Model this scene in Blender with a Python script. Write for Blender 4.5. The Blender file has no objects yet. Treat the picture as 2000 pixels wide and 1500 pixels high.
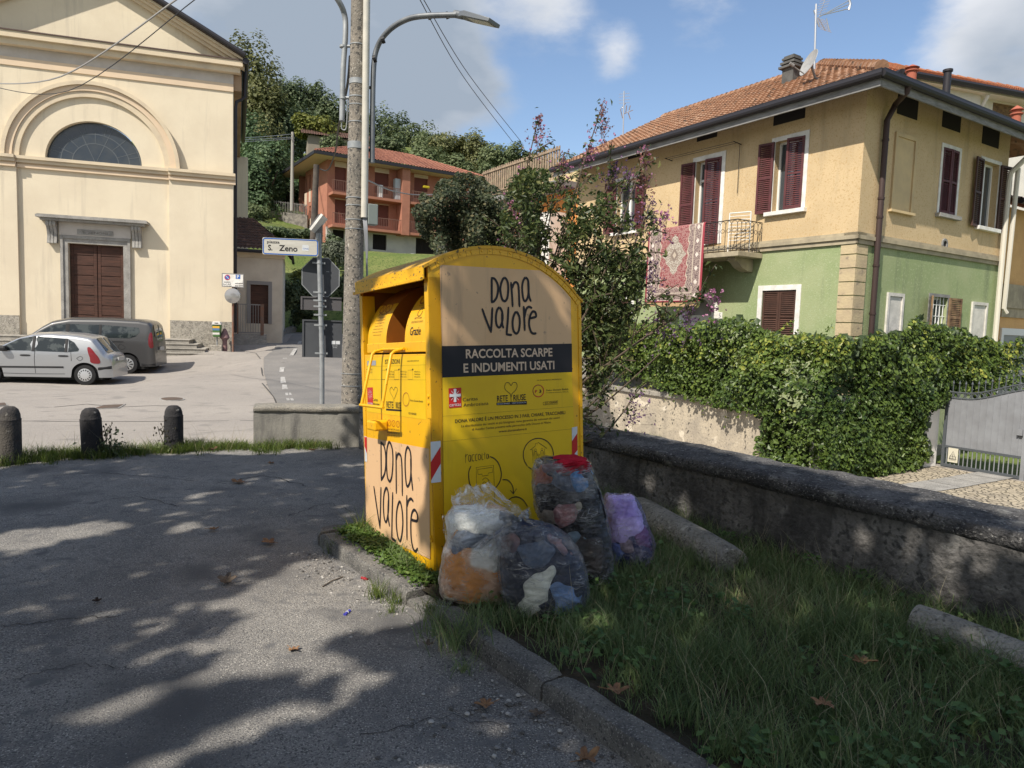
import bpy, bmesh, math, random
import numpy as np
from mathutils import Vector, Matrix, noise
random.seed(7)
RNG = np.random.default_rng(11)
rad = math.radians
sc = bpy.context.scene
COL = sc.collection

# ---------------------------------------------------------------- camera
FPX, PITCH, ROLL = 1363.36, rad(4.672), rad(1.885)
CAM = np.array([0.0, 0.0, 1.65])
_r0 = np.array([1.0, 0, 0]); _u0 = np.array([0, math.sin(PITCH), math.cos(PITCH)])
CF = np.array([0, math.cos(PITCH), -math.sin(PITCH)])
CR = math.cos(ROLL)*_r0 + math.sin(ROLL)*_u0
CU = -math.sin(ROLL)*_r0 + math.cos(ROLL)*_u0
cam = bpy.data.objects.new('camera', bpy.data.cameras.new('camera'))
COL.objects.link(cam); sc.camera = cam
cam.data.sensor_width = 36.0; cam.data.lens = 36.0*FPX/2000.0
cam.data.clip_start = 0.05; cam.data.clip_end = 3000
cam.matrix_world = Matrix(((CR[0], CU[0], -CF[0], CAM[0]), (CR[1], CU[1], -CF[1], CAM[1]), (CR[2], CU[2], -CF[2], CAM[2]), (0, 0, 0, 1)))

# ---------------------------------------------------------------- sun, sky, exposure
SUN_AZ, SUN_EL = rad(-144.0), rad(48.0)          # heading from +Y, clockwise
SUN = np.array([math.sin(SUN_AZ)*math.cos(SUN_EL), math.cos(SUN_AZ)*math.cos(SUN_EL), math.sin(SUN_EL)])
sun = bpy.data.objects.new('sun', bpy.data.lights.new('sun', 'SUN'))
COL.objects.link(sun)
sun.data.energy = 4.5; sun.data.angle = rad(0.53); sun.data.color = (1.0, 0.93, 0.82)
sun.rotation_euler = Vector(SUN).to_track_quat('Z', 'Y').to_euler()
sun.location = (-20, -20, 40)
sc.view_settings.view_transform = 'Standard'; sc.view_settings.look = 'None'
sc.view_settings.exposure = 0.42; sc.view_settings.gamma = 1.0; sc.view_settings.use_curve_mapping = False
wd = bpy.data.worlds.new('World'); sc.world = wd; wd.use_nodes = True

def ray(x, y):
    return CR*((x-1000)/FPX) - CU*((y-750)/FPX) + CF
def proj(p):
    d = np.asarray(p, float)-CAM; z = d@CF
    return 1000+FPX*(d@CR)/z, 750-FPX*(d@CU)/z
def projn(P):
    d = np.asarray(P, float)-CAM; z = d@CF
    return np.stack([1000+FPX*(d@CR)/z, 750-FPX*(d@CU)/z, z], 1)
def at(x, y, Y):
    d = ray(x, y); return CAM+d*(Y/d[1])
def gnd(x, y, z=0.0):
    d = ray(x, y); return CAM+d*((z-CAM[2])/d[2])
def hd(deg):
    a = rad(deg); return np.array([math.sin(a), math.cos(a), 0.0])

def build_world():
    nt = wd.node_tree; N, L = nt.nodes, nt.links; N.clear()
    out = N.new('ShaderNodeOutputWorld'); bg = N.new('ShaderNodeBackground'); bg.inputs['Strength'].default_value = 0.13
    sky = N.new('ShaderNodeTexSky'); sky.sky_type = 'NISHITA'; sky.sun_disc = False
    sky.sun_elevation = SUN_EL; sky.sun_rotation = SUN_AZ; sky.air_density = 1.0; sky.dust_density = 1.2; sky.ozone_density = 1.6
    tc = N.new('ShaderNodeTexCoord')
    # cloud layer: noise over the direction of view, denser in given parts of the sky
    mp = N.new('ShaderNodeMapping'); mp.inputs['Scale'].default_value = (1, 1, 2.0); L.new(tc.outputs['Generated'], mp.inputs['Vector'])
    n1 = N.new('ShaderNodeTexNoise'); n1.inputs['Scale'].default_value = 5.0; n1.inputs['Detail'].default_value = 9; n1.inputs['Roughness'].default_value = 0.58
    L.new(mp.outputs[0], n1.inputs['Vector'])
    def blob(px, py, r0, r1, amt):
        d = np.array(px, float) if isinstance(px, tuple) else ray(px, py); d = d/np.linalg.norm(d)
        v = N.new('ShaderNodeVectorMath'); v.operation = 'DISTANCE'; L.new(tc.outputs['Generated'], v.inputs[0]); v.inputs[1].default_value = tuple(d)
        m = N.new('ShaderNodeMapRange'); m.interpolation_type = 'SMOOTHSTEP'; m.inputs['From Min'].default_value = r1; m.inputs['From Max'].default_value = r0
        m.inputs['To Min'].default_value = 0; m.inputs['To Max'].default_value = amt; L.new(v.outputs['Value'], m.inputs['Value']); return m.outputs[0]
    def add(a, b, op='ADD'):
        m = N.new('ShaderNodeMath'); m.operation = op
        for i, x in enumerate((a, b)):
            if isinstance(x, (int, float)): m.inputs[i].default_value = x
            else: L.new(x, m.inputs[i])
        return m.outputs[0]
    s = None
    for b in CLOUDS:
        o = blob(*b); s = o if s is None else add(s, o)
    dens = add(add(n1.outputs['Fac'], -0.5), s)
    mr = N.new('ShaderNodeMapRange'); mr.interpolation_type = 'SMOOTHSTEP'; mr.inputs['From Min'].default_value = 0.10; mr.inputs['From Max'].default_value = 0.46; L.new(dens, mr.inputs['Value'])
    # cloud colour: bright where thin, grey where thick and towards the big bank
    n2 = N.new('ShaderNodeTexNoise'); n2.inputs['Scale'].default_value = 6.5; n2.inputs['Detail'].default_value = 8; L.new(mp.outputs[0], n2.inputs['Vector'])
    g = None
    for b in GREYS:
        o = blob(*b); g = o if g is None else add(g, o)
    gm = add(add(add(n2.outputs['Fac'], -0.5), 1.5, 'MULTIPLY'), g)
    gr = N.new('ShaderNodeMapRange'); gr.inputs['From Min'].default_value = -0.15; gr.inputs['From Max'].default_value = 0.75; L.new(gm, gr.inputs['Value'])
    cm = N.new('ShaderNodeMix'); cm.data_type = 'RGBA'; L.new(gr.outputs[0], cm.inputs['Factor'])
    cm.inputs['A'].default_value = (4.7, 4.85, 5.15, 1); cm.inputs['B'].default_value = (2.15, 2.55, 3.1, 1)
    mx = N.new('ShaderNodeMix'); mx.data_type = 'RGBA'; L.new(mr.outputs[0], mx.inputs['Factor']); L.new(sky.outputs[0], mx.inputs['A']); L.new(cm.outputs['Result'], mx.inputs['B'])
    L.new(mx.outputs['Result'], bg.inputs['Color']); L.new(bg.outputs[0], out.inputs[0])
CLOUDS = [(560, 60, 0.10, 0.30, 0.55), (760, 200, 0.05, 0.17, 0.42), (860, 60, 0.02, 0.12, 0.2), (1080, -5, 0.02, 0.10, 0.27), (975, 205, 0.01, 0.055, 0.22), (1985, 60, 0.03, 0.13, 0.5),
          (1380, -15, 0.01, 0.09, 0.25), (1205, 92, 0.005, 0.05, 0.26), ((-.3, -.9, .4), 0, .5, 1.35, .5), ((0, 0, 1), 0, .1, .6, .2)]  # last two: unseen clouds behind and overhead, added to brighten and neutralise the shade
GREYS = [(740, 250, 0.05, 0.30, 0.75), (700, 30, 0.05, 0.2, 0.35), (430, 10, 0.03, 0.16, 0.35), (1995, 130, 0.02, 0.10, 0.5)]
build_world()

# ---------------------------------------------------------------- materials
def lin(r, g, b, k=1.0):
    f = lambda c: ((c/255.0)/12.92 if c <= 10 else (((c/255.0)+0.055)/1.055)**2.4)*k
    return (f(r), f(g), f(b), 1.0)
MATS = {}
def mat(name, col, rough=0.75, metal=0.0, spec=0.3, col2=None, nscale=4.0, lo=0.4, hi=0.62, detail=7, stretch=None, bump=0.0, bscale=60.0, bdetail=4, trans=0.0,
        speck=None, streak=None, coat=0.0, alpha=1.0):
    """plain surface with a second tone by noise, optional fine specks (colour, scale, threshold), streaks and bump"""
    if name in MATS: return MATS[name]
    m = bpy.data.materials.new(name); m.use_nodes = True; MATS[name] = m
    N, L = m.node_tree.nodes, m.node_tree.links; b = N['Principled BSDF']
    b.inputs['Roughness'].default_value = rough; b.inputs['Metallic'].default_value = metal; b.inputs['Specular IOR Level'].default_value = spec
    b.inputs['Coat Weight'].default_value = coat
    tc = N.new('ShaderNodeTexCoord'); co = tc.outputs['Object']
    mp = N.new('ShaderNodeMapping'); L.new(co, mp.inputs['Vector'])
    if stretch: mp.inputs['Scale'].default_value = stretch
    cur = None
    def mixc(fac, A, B):
        x = N.new('ShaderNodeMix'); x.data_type = 'RGBA'; L.new(fac, x.inputs['Factor'])
        if isinstance(A, tuple): x.inputs['A'].default_value = A
        else: L.new(A, x.inputs['A'])
        x.inputs['B'].default_value = B; return x.outputs['Result']
    def nz(scale, det, vec, a, c, rough_=0.6):
        n = N.new('ShaderNodeTexNoise'); n.inputs['Scale'].default_value = scale; n.inputs['Detail'].default_value = det; n.inputs['Roughness'].default_value = rough_; L.new(vec, n.inputs['Vector'])
        r = N.new('ShaderNodeMapRange'); r.inputs['From Min'].default_value = a; r.inputs['From Max'].default_value = c; L.new(n.outputs['Fac'], r.inputs['Value']); return r.outputs[0], n
    cur = tuple(col)
    if col2:
        f, _ = nz(nscale, detail, mp.outputs[0], lo, hi); cur = mixc(f, cur, tuple(col2))
    if streak:
        c, s, a, d = streak
        m2 = N.new('ShaderNodeMapping'); m2.inputs['Scale'].default_value = s; L.new(co, m2.inputs['Vector'])
        f, _ = nz(1.0, 5, m2.outputs[0], a, d); cur = mixc(f, cur, tuple(c))
    for sp in (speck or []):
        c, s, a, d = sp
        f, _ = nz(s, 2, co, a, d, 0.5); cur = mixc(f, cur, tuple(c))
    if isinstance(cur, tuple): b.inputs['Base Color'].default_value = cur
    else: L.new(cur, b.inputs['Base Color'])
    if bump:
        n = N.new('ShaderNodeTexNoise'); n.inputs['Scale'].default_value = bscale; n.inputs['Detail'].default_value = bdetail; L.new(mp.outputs[0], n.inputs['Vector'])
        bp = N.new('ShaderNodeBump'); bp.inputs['Strength'].default_value = bump; bp.inputs['Distance'].default_value = 0.02; L.new(n.outputs['Fac'], bp.inputs['Height']); L.new(bp.outputs[0], b.inputs['Normal'])
    if trans: b.inputs['Transmission Weight'].default_value = trans
    return m
def leafmat(name, c0, c1, c2=None, rough=0.55, tl=0.3):
    """foliage: colour by the per-leaf attribute v, partly translucent"""
    if name in MATS: return MATS[name]
    m = bpy.data.materials.new(name); m.use_nodes = True; MATS[name] = m
    N, L = m.node_tree.nodes, m.node_tree.links; b = N['Principled BSDF']; out = N['Material Output']
    a = N.new('ShaderNodeAttribute'); a.attribute_name = 'v'
    r = N.new('ShaderNodeValToRGB'); e = r.color_ramp.elements; e[0].color = c0; e[1].color = c1; e[1].position = 0.8 if c2 else 1.0
    if c2: x = e.new(0.98); x.color = c2
    L.new(a.outputs['Fac'], r.inputs['Fac']); L.new(r.outputs['Color'], b.inputs['Base Color'])
    b.inputs['Roughness'].default_value = rough; b.inputs['Specular IOR Level'].default_value = 0.35
    t = N.new('ShaderNodeBsdfTranslucent'); L.new(r.outputs['Color'], t.inputs['Color'])
    mx = N.new('ShaderNodeMixShader'); mx.inputs[0].default_value = tl; L.new(b.outputs[0], mx.inputs[1]); L.new(t.outputs[0], mx.inputs[2]); L.new(mx.outputs[0], out.inputs['Surface'])
    return m

# ---------------------------------------------------------------- objects
OFF = {}
def tag(o, label=None, cat=None, group=None, kind=None):
    if label: o['label'] = label
    if cat: o['category'] = cat
    if group: o['group'] = group
    if kind: o['kind'] = kind
    return o
def thing(name, label, cat, loc=(0, 0, 0), group=None):
    o = bpy.data.objects.new(name, None); COL.objects.link(o); o.location = tuple(loc); o.empty_display_size = 0.2
    OFF[o.name] = np.array(loc, float); return tag(o, label, cat, group)
class Fr:
    """a frame: P(s, n, z) = o + s*a + n*b + z*c"""
    def __init__(s, o, a, n, c=(0, 0, 1)):
        s.o = np.array(o, float); s.a = np.array(a, float); s.n = np.array(n, float); s.c = np.array(c, float)
    def P(s, x, n, z): return s.o+x*s.a+n*s.n+z*s.c
    def px(s, x, y, n=0.0):
        """where the line of sight through photograph pixel (x, y) meets the plane n"""
        d = ray(x, y); o = s.o+n*s.n; t = ((o-CAM)@s.n)/(d@s.n); p = CAM+d*t-o; return float(p@s.a), float(p@s.c)
    def pxs(s, x, y, s0):
        d = ray(x, y); o = s.o+s0*s.a; t = ((o-CAM)@s.a)/(d@s.a); p = CAM+d*t-o; return float(p@s.n), float(p@s.c)
WORLD = Fr((0, 0, 0), (1, 0, 0), (0, 1, 0))
class MB:
    def __init__(s): s.v = []; s.f = []; s.m = []; s.sm = []
    def add(s, V, F, mi=0, smooth=False):
        k = len(s.v); s.v.extend([tuple(map(float, p)) for p in V])
        for f in F: s.f.append([i+k for i in f]); s.m.append(mi); s.sm.append(smooth)
    def box(s, F, s0, s1, n0, n1, z0, z1, mi=0):
        V = [F.P(a, b, c) for c in (z0, z1) for b in (n0, n1) for a in (s0, s1)]
        s.add(V, [(0, 2, 3, 1), (4, 5, 7, 6), (0, 1, 5, 4), (2, 6, 7, 3), (0, 4, 6, 2), (1, 3, 7, 5)], mi)
    def prism(s, F, poly, n0, n1, mi=0, smooth=False):
        k = len(poly); V = [F.P(a, n0, c) for a, c in poly]+[F.P(a, n1, c) for a, c in poly]
        s.add(V, [list(range(k))[::-1], list(range(k, 2*k))], mi)
        s.add(V, [(i, (i+1) % k, k+(i+1) % k, k+i) for i in range(k)], mi, smooth)
    def face(s, P, mi=0): s.add(P, [list(range(len(P)))], mi)
    def tube(s, pts, r, seg=8, mi=0, cap=True, smooth=True):
        pts = [np.array(p, float) for p in pts]; n = len(pts); rr = r if hasattr(r, '__len__') else [r]*n
        V = []; up = None
        for i, p in enumerate(pts):
            t = pts[min(i+1, n-1)]-pts[max(i-1, 0)]; t = t/(np.linalg.norm(t)+1e-12)
            if up is None: up = np.array([0, 0, 1.0]) if abs(t[2]) < 0.9 else np.array([1.0, 0, 0])
            x = np.cross(up, t); x /= np.linalg.norm(x)+1e-12; y = np.cross(t, x); up = y
            for k in range(seg):
                a = 2*math.pi*k/seg; V.append(p+rr[i]*(math.cos(a)*x+math.sin(a)*y))
        F = [(i*seg+k, i*seg+(k+1) % seg, (i+1)*seg+(k+1) % seg, (i+1)*seg+k) for i in range(n-1) for k in range(seg)]
        s.add(V, F, mi, smooth)
        if cap: s.add(V[:seg][::-1], [list(range(seg))], mi); s.add(V[-seg:], [list(range(seg))], mi)
    def lathe(s, o, prof, seg=20, mi=0, ax=None, smooth=True):
        F = ax or Fr(o, (1, 0, 0), (0, 1, 0)); V = []
        for r, z in prof:
            for k in range(seg):
                a = 2*math.pi*k/seg; V.append(F.P(r*math.cos(a), r*math.sin(a), z))
        n = len(prof); s.add(V, [(i*seg+k, i*seg+(k+1) % seg, (i+1)*seg+(k+1) % seg, (i+1)*seg+k) for i in range(n-1) for k in range(seg)], mi, smooth)
    def grid(s, fn, nu, nv, mi=0, smooth=True):
        V = [fn(i/nu, j/nv) for j in range(nv+1) for i in range(nu+1)]
        s.add(V, [(j*(nu+1)+i, j*(nu+1)+i+1, (j+1)*(nu+1)+i+1, (j+1)*(nu+1)+i) for j in range(nv) for i in range(nu)], mi, smooth)
    def build(s, name, mats, parent=None, bevel=0.0, loc=None, angle=35):
        V = np.array(s.v, float).reshape(-1, 3)
        if parent is not None: off = OFF[parent.name]
        elif loc is not None: off = np.array(loc, float)
        else: off = np.array([(V[:, 0].min()+V[:, 0].max())/2, (V[:, 1].min()+V[:, 1].max())/2, V[:, 2].min()])
        me = bpy.data.meshes.new(name); me.from_pydata((V-off).tolist(), [], s.f)
        ml = mats if isinstance(mats, (list, tuple)) else [mats]
        for m in ml: me.materials.append(m)
        if len(ml) > 1: me.polygons.foreach_set('material_index', s.m)
        me.polygons.foreach_set('use_smooth', s.sm)
        bm = bmesh.new(); bm.from_mesh(me); bmesh.ops.remove_doubles(bm, verts=bm.verts, dist=1e-6); bmesh.ops.recalc_face_normals(bm, faces=bm.faces); bm.to_mesh(me); bm.free()
        if any(s.sm): me.set_sharp_from_angle(angle=rad(angle))
        o = bpy.data.objects.new(name, me); COL.objects.link(o); OFF[o.name] = off
        if parent is not None: o.parent = parent
        else: o.location = tuple(off)
        if bevel:
            b = o.modifiers.new('bevel', 'BEVEL'); b.width = bevel; b.segments = 2; b.limit_method = 'ANGLE'; b.angle_limit = rad(40)
        return o
def raw(name, V, F, mats, parent=None, attr=None, smooth=False, loc=None):
    """fast mesh from numpy arrays (all faces with the same number of corners)"""
    V = np.asarray(V, float); F = np.asarray(F, np.int32)
    if parent is not None: off = OFF[parent.name]
    elif loc is not None: off = np.array(loc, float)
    else: off = np.array([(V[:, 0].min()+V[:, 0].max())/2, (V[:, 1].min()+V[:, 1].max())/2, V[:, 2].min()])
    me = bpy.data.meshes.new(name); k = F.shape[1]
    me.vertices.add(len(V)); me.vertices.foreach_set('co', (V-off).astype(np.float32).ravel())
    me.loops.add(F.size); me.loops.foreach_set('vertex_index', F.ravel())
    me.polygons.add(len(F)); me.polygons.foreach_set('loop_start', np.arange(0, F.size, k, dtype=np.int32))
    me.polygons.foreach_set('use_smooth', np.full(len(F), smooth))
    if attr is not None:
        a = me.attributes.new('v', 'FLOAT', 'FACE'); a.data.foreach_set('value', np.asarray(attr, np.float32))
    me.update(calc_edges=True); me.validate()
    for m in (mats if isinstance(mats, (list, tuple)) else [mats]): me.materials.append(m)
    o = bpy.data.objects.new(name, me); COL.objects.link(o); OFF[o.name] = off
    if parent is not None: o.parent = parent
    else: o.location = tuple(off)
    return o
def plate(F, outer, holes, n0, n1, name, m, parent=None):
    """a flat plate with holes, between planes n0 and n1 of the frame"""
    cu = bpy.data.curves.new('tmp', 'CURVE'); cu.dimensions = '2D'; cu.fill_mode = 'BOTH'; cu.extrude = abs(n1-n0)/2
    for poly in [outer]+list(holes):
        sp = cu.splines.new('POLY'); sp.points.add(len(poly)-1); sp.use_cyclic_u = True
        for q, (a, c) in zip(sp.points, poly): q.co = (a, c, 0, 1)
    o = bpy.data.objects.new('tmp', cu); COL.objects.link(o)
    me = bpy.data.meshes.new_from_object(o.evaluated_get(bpy.context.evaluated_depsgraph_get())); bpy.data.objects.remove(o); bpy.data.curves.remove(cu)
    mid = (n0+n1)/2; V = [F.P(v.co[0], mid+v.co[2], v.co[1]) for v in me.vertices]; b = MB(); b.add(V, [list(p.vertices) for p in me.polygons]); bpy.data.meshes.remove(me)
    return b.build(name, m, parent) if name else b
def rect(a0, a1, c0, c1): return [(a0, c0), (a1, c0), (a1, c1), (a0, c1)]
_TX = {}
def text2d(t, bold=0.0):
    if (t, bold) in _TX: return _TX[(t, bold)]
    cu = bpy.data.curves.new('tmp', 'FONT'); cu.body = t; cu.size = 1.0; cu.offset = bold; cu.resolution_u = 3
    o = bpy.data.objects.new('tmp', cu); COL.objects.link(o)
    me = bpy.data.meshes.new_from_object(o.evaluated_get(bpy.context.evaluated_depsgraph_get())); bpy.data.objects.remove(o); bpy.data.curves.remove(cu)
    V = np.array([v.co[:2] for v in me.vertices]) if len(me.vertices) else np.zeros((0, 2)); Fc = [list(p.vertices) for p in me.polygons]; bpy.data.meshes.remove(me)
    _TX[(t, bold)] = (V, Fc); return V, Fc
def put_text(mb, F, t, s0, z0, s1, z1, h, n, mi=0, bold=0.0):
    """text from (s0, z0) to (s1, z1) along the baseline, capital height h"""
    V, Fc = text2d(t, bold)
    if not len(V): return
    x0, x1 = V[:, 0].min(), V[:, 0].max(); u = (V[:, 0]-x0)/(x1-x0); w = V[:, 1]/0.72*h
    mb.add([F.P(s0+(s1-s0)*a, n, z0+(z1-z0)*a+b) for a, b in zip(u, w)], Fc, mi)
def put_text_px(mb, F, t, a, b, hpx, n, mi=0, bold=0.0):
    s0, z0 = F.px(*a, n); s1, z1 = F.px(*b, n); m = ((a[0]+b[0])/2, (a[1]+b[1])/2)
    h = F.px(m[0], m[1]-hpx, n)[1]-F.px(m[0], m[1], n)[1]
    put_text(mb, F, t, s0, z0, s1, z1, h, n, mi, bold)
def smooth_line(P, k=6, closed=False):
    P = [np.array(p, float) for p in P]; n = len(P)
    if n < 3: return P
    out = []
    for i in range(n if closed else n-1):
        if closed: p0, p1, p2, p3 = P[i-1], P[i], P[(i+1) % n], P[(i+2) % n]
        else: p0, p1, p2, p3 = P[max(i-1, 0)], P[i], P[i+1], P[min(i+2, n-1)]
        for j in range(k):
            t = j/k; out.append(0.5*((2*p1)+(p2-p0)*t+(2*p0-5*p1+4*p2-p3)*t*t+(3*p1-p0-3*p2+p3)*t**3))
    out.append(P[0] if closed else P[-1]); return out
_RB = [0]
def ribbon(mb, F, pts, w, n, mi=0, cap=True):
    """a flat painted stroke of width w along points (s, z)"""
    _RB[0] = (_RB[0]+1) % 40; n = n+_RB[0]*2.5e-5
    P = [np.array(p, float) for p in pts]; L, R = [], []; k = len(P)
    if cap:
        d = P[0]-P[1]; d /= np.linalg.norm(d)+1e-9; P[0] = P[0]+d*w*0.35; d = P[-1]-P[-2]; d /= np.linalg.norm(d)+1e-9; P[-1] = P[-1]+d*w*0.35
    for i in range(k):
        t = P[min(i+1, k-1)]-P[max(i-1, 0)]; t /= np.linalg.norm(t)+1e-9; q = np.array([-t[1], t[0]])
        ww = w*(0.6 if cap and i in (0, k-1) else 1.0)/2; L.append(P[i]+q*ww); R.append(P[i]-q*ww)
    V = [F.P(p[0], n, p[1]) for p in L]+[F.P(p[0], n, p[1]) for p in R]
    mb.add(V, [(i, i+1, k+i+1, k+i) for i in range(k-1)], mi)
def stroke_px(mb, F, pts, wpx, n, mi=0, k=5, closed=False):
    S = [F.px(x, y, n) for x, y in pts]; S = smooth_line(S, k, closed)
    m = pts[len(pts)//2]; w = abs(F.px(m[0], m[1]-wpx, n)[1]-F.px(m[0], m[1], n)[1])
    ribbon(mb, F, S, w, n, mi, cap=not closed)
def inpoly(P, poly):
    P = np.asarray(P, float); x, y = P[:, 0], P[:, 1]; r = np.zeros(len(P), bool); q = np.asarray(poly, float); n = len(q); j = n-1
    for i in range(n):
        c = ((q[i, 1] > y) != (q[j, 1] > y)) & (x < (q[j, 0]-q[i, 0])*(y-q[i, 1])/(q[j, 1]-q[i, 1]+1e-12)+q[i, 0]); r ^= c; j = i
    return r
def leaves(C, Nn, size, rng=RNG, aspect=0.5, fold=0.15):
    """pointed quad leaves at points C with normals Nn"""
    n = len(C); Nn = Nn/(np.linalg.norm(Nn, axis=1, keepdims=True)+1e-9); r = rng.normal(size=(n, 3)); t = np.cross(Nn, r); t /= np.linalg.norm(t, axis=1, keepdims=True)+1e-9
    b = np.cross(Nn, t); s = (np.ones(n)*size).reshape(-1, 1)*rng.uniform(0.65, 1.25, (n, 1)); 
    V = np.stack([C-t*s*0.5, C+b*s*aspect*0.5-t*s*0.06+Nn*s*fold, C+t*s*0.5, C-b*s*aspect*0.5-t*s*0.06+Nn*s*fold], 1).reshape(-1, 3)
    return V, np.arange(4*n).reshape(-1, 4)
def vnoise(P, sc_, seed=0.0):
    return np.array([noise.noise(Vector((p[0]*sc_+seed, p[1]*sc_+seed*1.7, p[2]*sc_-seed))) for p in P])
# ---------------------------------------------------------------- ground
HA = -32.4
UD, VD = hd(HA+90), hd(HA)
def uv(p): p = np.asarray(p, float); return float(p[0]*UD[0]+p[1]*UD[1]), float(p[0]*VD[0]+p[1]*VD[1])
def XY(u, v, z=0.0): q = u*UD+v*VD; return np.array([q[0], q[1], z])
def _A(x, y, D): p = at(x, y, D); return tuple(p)
GP = [(-9, 6.6, -.02), (-5.4, 8.0, -.03), (-3.2, 9.6, -.05), (-1, 10.5, -.1), (-12, 10, -.12), (-7, 13, -.16), (-3, 13.5, -.12),
      _A(168, 753, 20.2), _A(20, 753, 19.2), _A(250, 730, 23.5), _A(300, 712, 26), _A(350, 697, 27.2), _A(402, 684, 28.9), _A(455, 687, 30.2), _A(520, 672, 33), _A(590, 652, 40),
      _A(620, 645, 48), _A(640, 790, 14.5), _A(600, 700, 27), _A(540, 740, 20.5), _A(420, 740, 20.5), (-20, 12, -.3), (-25, 20, -.3), (-24, 27, -.2), (-17, 26.4, -.15), (-6, 60, 2.2), (-12, 55, 2.0),
      (4, 12, -1.05), (5, 14, -1.1), (9, 15, -1.1), (3, 17.5, -1.1), (2.4, 19, -1.1), (12, 12, -1.1), (6, 8, -1.1), (8, 4, -1.1), (11, 7, -1.1), (2.2, 9.5, -1.0), (0.2, 14, -.6), (1, 22, -.9), (-2, 24, -.2), (16, 20, -1.1), (14, 2, -1.1), (9, -4, -1.1), (20, 10, -1.1)]
GP = np.array(GP)
def zg(X, Y):
    d2 = (GP[:, 0]-X)**2+(GP[:, 1]-Y)**2+0.6; w = 1.0/d2**2.2; return float((w*GP[:, 2]).sum()/w.sum())
def hit(x, y, off=0.0, f=zg, t0=6, t1=90):
    d = ray(x, y); lo = t0
    for t in np.arange(t0, t1, 0.5):
        p = CAM+d*t
        if p[2] < f(p[0], p[1])+off: 
            a, b = t-0.5, t
            for _ in range(18):
                m = (a+b)/2; p = CAM+d*m
                if p[2] < f(p[0], p[1])+off: b = m
                else: a = m
            p = CAM+d*b; p[2] = f(p[0], p[1])+off; return p
    return CAM+d*t1
SPK = lin(205, 200, 190)
ASPH = mat('asphalt worn', (.285, .27, .248, 1), .92, col2=(.175, .167, .158, 1), nscale=1.3, lo=.38, hi=.66, bump=.7, bscale=150, bdetail=3,
           speck=[((.085, .083, .083, 1), 105, .50, .66), ((.52, .49, .44, 1), 135, .57, .69), ((.15, .147, .145, 1), 9, .56, .74), ((.12, .117, .115, 1), 1.1, .57, .70), ((.58, .55, .50, 1), 60, .70, .77)])
PIAZ = mat('asphalt piazza', (.345, .312, .278, 1), .95, col2=(.285, .258, .232, 1), nscale=.35, lo=.35, hi=.65, bump=.5, bscale=70, bdetail=3,
           speck=[((.20, .185, .17, 1), 48, .55, .72), ((.44, .41, .37, 1), 60, .60, .72), ((.24, .22, .20, 1), 2.2, .58, .72)])
ROADM = mat('asphalt road', (.225, .212, .198, 1), .95, col2=(.18, .172, .164, 1), nscale=.8, bump=.4, bscale=70, speck=[((.09, .09, .09, 1), 50, .56, .72)])
SOIL = mat('soil', (.055, .042, .028, 1), .95, col2=(.03, .028, .016, 1), nscale=6, bump=1, bscale=40)
HILL = mat('hill grass', (.105, .145, .035, 1), .95, col2=(.16, .175, .055, 1), nscale=.5, bump=1.0, bscale=9, speck=[((.05, .08, .018, 1), 7, .5, .68)])
PAINT = mat('road paint', (.44, .43, .41, 1), .85, col2=(.24, .23, .22, 1), nscale=9, lo=.45, hi=.62)
STONE = mat('stone granite', (.36, .345, .32, 1), .85, col2=(.25, .24, .225, 1), nscale=3, bump=.5, bscale=70, speck=[((.16, .155, .15, 1), 55, .55, .68), ((.55, .53, .5, 1), 70, .6, .7)])
WALLD = mat('wall dark stone', (.20, .19, .18, 1), .95, col2=(.06, .057, .056, 1), nscale=2.2, lo=.40, hi=.66, bump=1.0, bscale=32, bdetail=6,
            speck=[((.26, .25, .235, 1), 6, .60, .70), ((.07, .068, .066, 1), 24, .52, .66)], streak=((.05, .048, .048, 1), (7, 7, .9), .5, .72))
CAPM = mat('wall cap granite', (.135, .13, .128, 1), .9, col2=(.055, .054, .056, 1), nscale=3, bump=1.4, bscale=70, speck=[((.30, .29, .275, 1), 60, .60, .70), ((.24, .235, .22, 1), 9, .60, .74), ((.035, .035, .036, 1), 36, .55, .68)])
CONC = mat('concrete kerb', (.20, .19, .172, 1), .92, col2=(.10, .096, .092, 1), nscale=5, bump=.8, bscale=130, speck=[((.36, .345, .315, 1), 120, .58, .68), ((.07, .07, .07, 1), 70, .56, .68)])

# far ground to the horizon
b = MB(); b.face([(-700, -700, -3.5), (700, -700, -3.5), (700, 900, -3.5), (-700, 900, -3.5)]); o = b.build('ground', HILL, loc=(0, 0, -3.5)); tag(o, kind='structure')
# forecourt: flat worn asphalt up to the row of bollards and the walls
KU = 1.545         # u of the kerb's outer face at its far end; it drifts outwards towards the viewpoint
def KS(u, v): return .085*(4.72-v)*np.clip((2.75-u)/1.1, 0, 1)
def XYB(u, v, z=0.0): return XY(u+float(KS(u, v)), v, z)
def fz(u, v): return 0.012*noise.noise(Vector((u*.7, v*.7, 3)))+0.006*noise.noise(Vector((u*2.5, v*2.5, 9)))
def sheet(name, m, us, vs, zf, keep=None, XY=XY):
    V = [(*XY(u, v)[:2], zf(u, v)) for v in vs for u in us]; n = len(us); F = []
    for j in range(len(vs)-1):
        for i in range(n-1):
            if keep is None or keep((us[i]+us[i+1])/2, (vs[j]+vs[j+1])/2): F.append((j*n+i, j*n+i+1, (j+1)*n+i+1, (j+1)*n+i))
    o = raw(name, V, F, m, smooth=True); tag(o, kind='structure'); return o
sheet('forecourt', ASPH, np.arange(-13, 4.31, .13), np.arange(-7, 9.56, .13), fz)
def zp(u, v):
    p = XY(u, v); z = zg(p[0], p[1])
    return z
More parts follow.
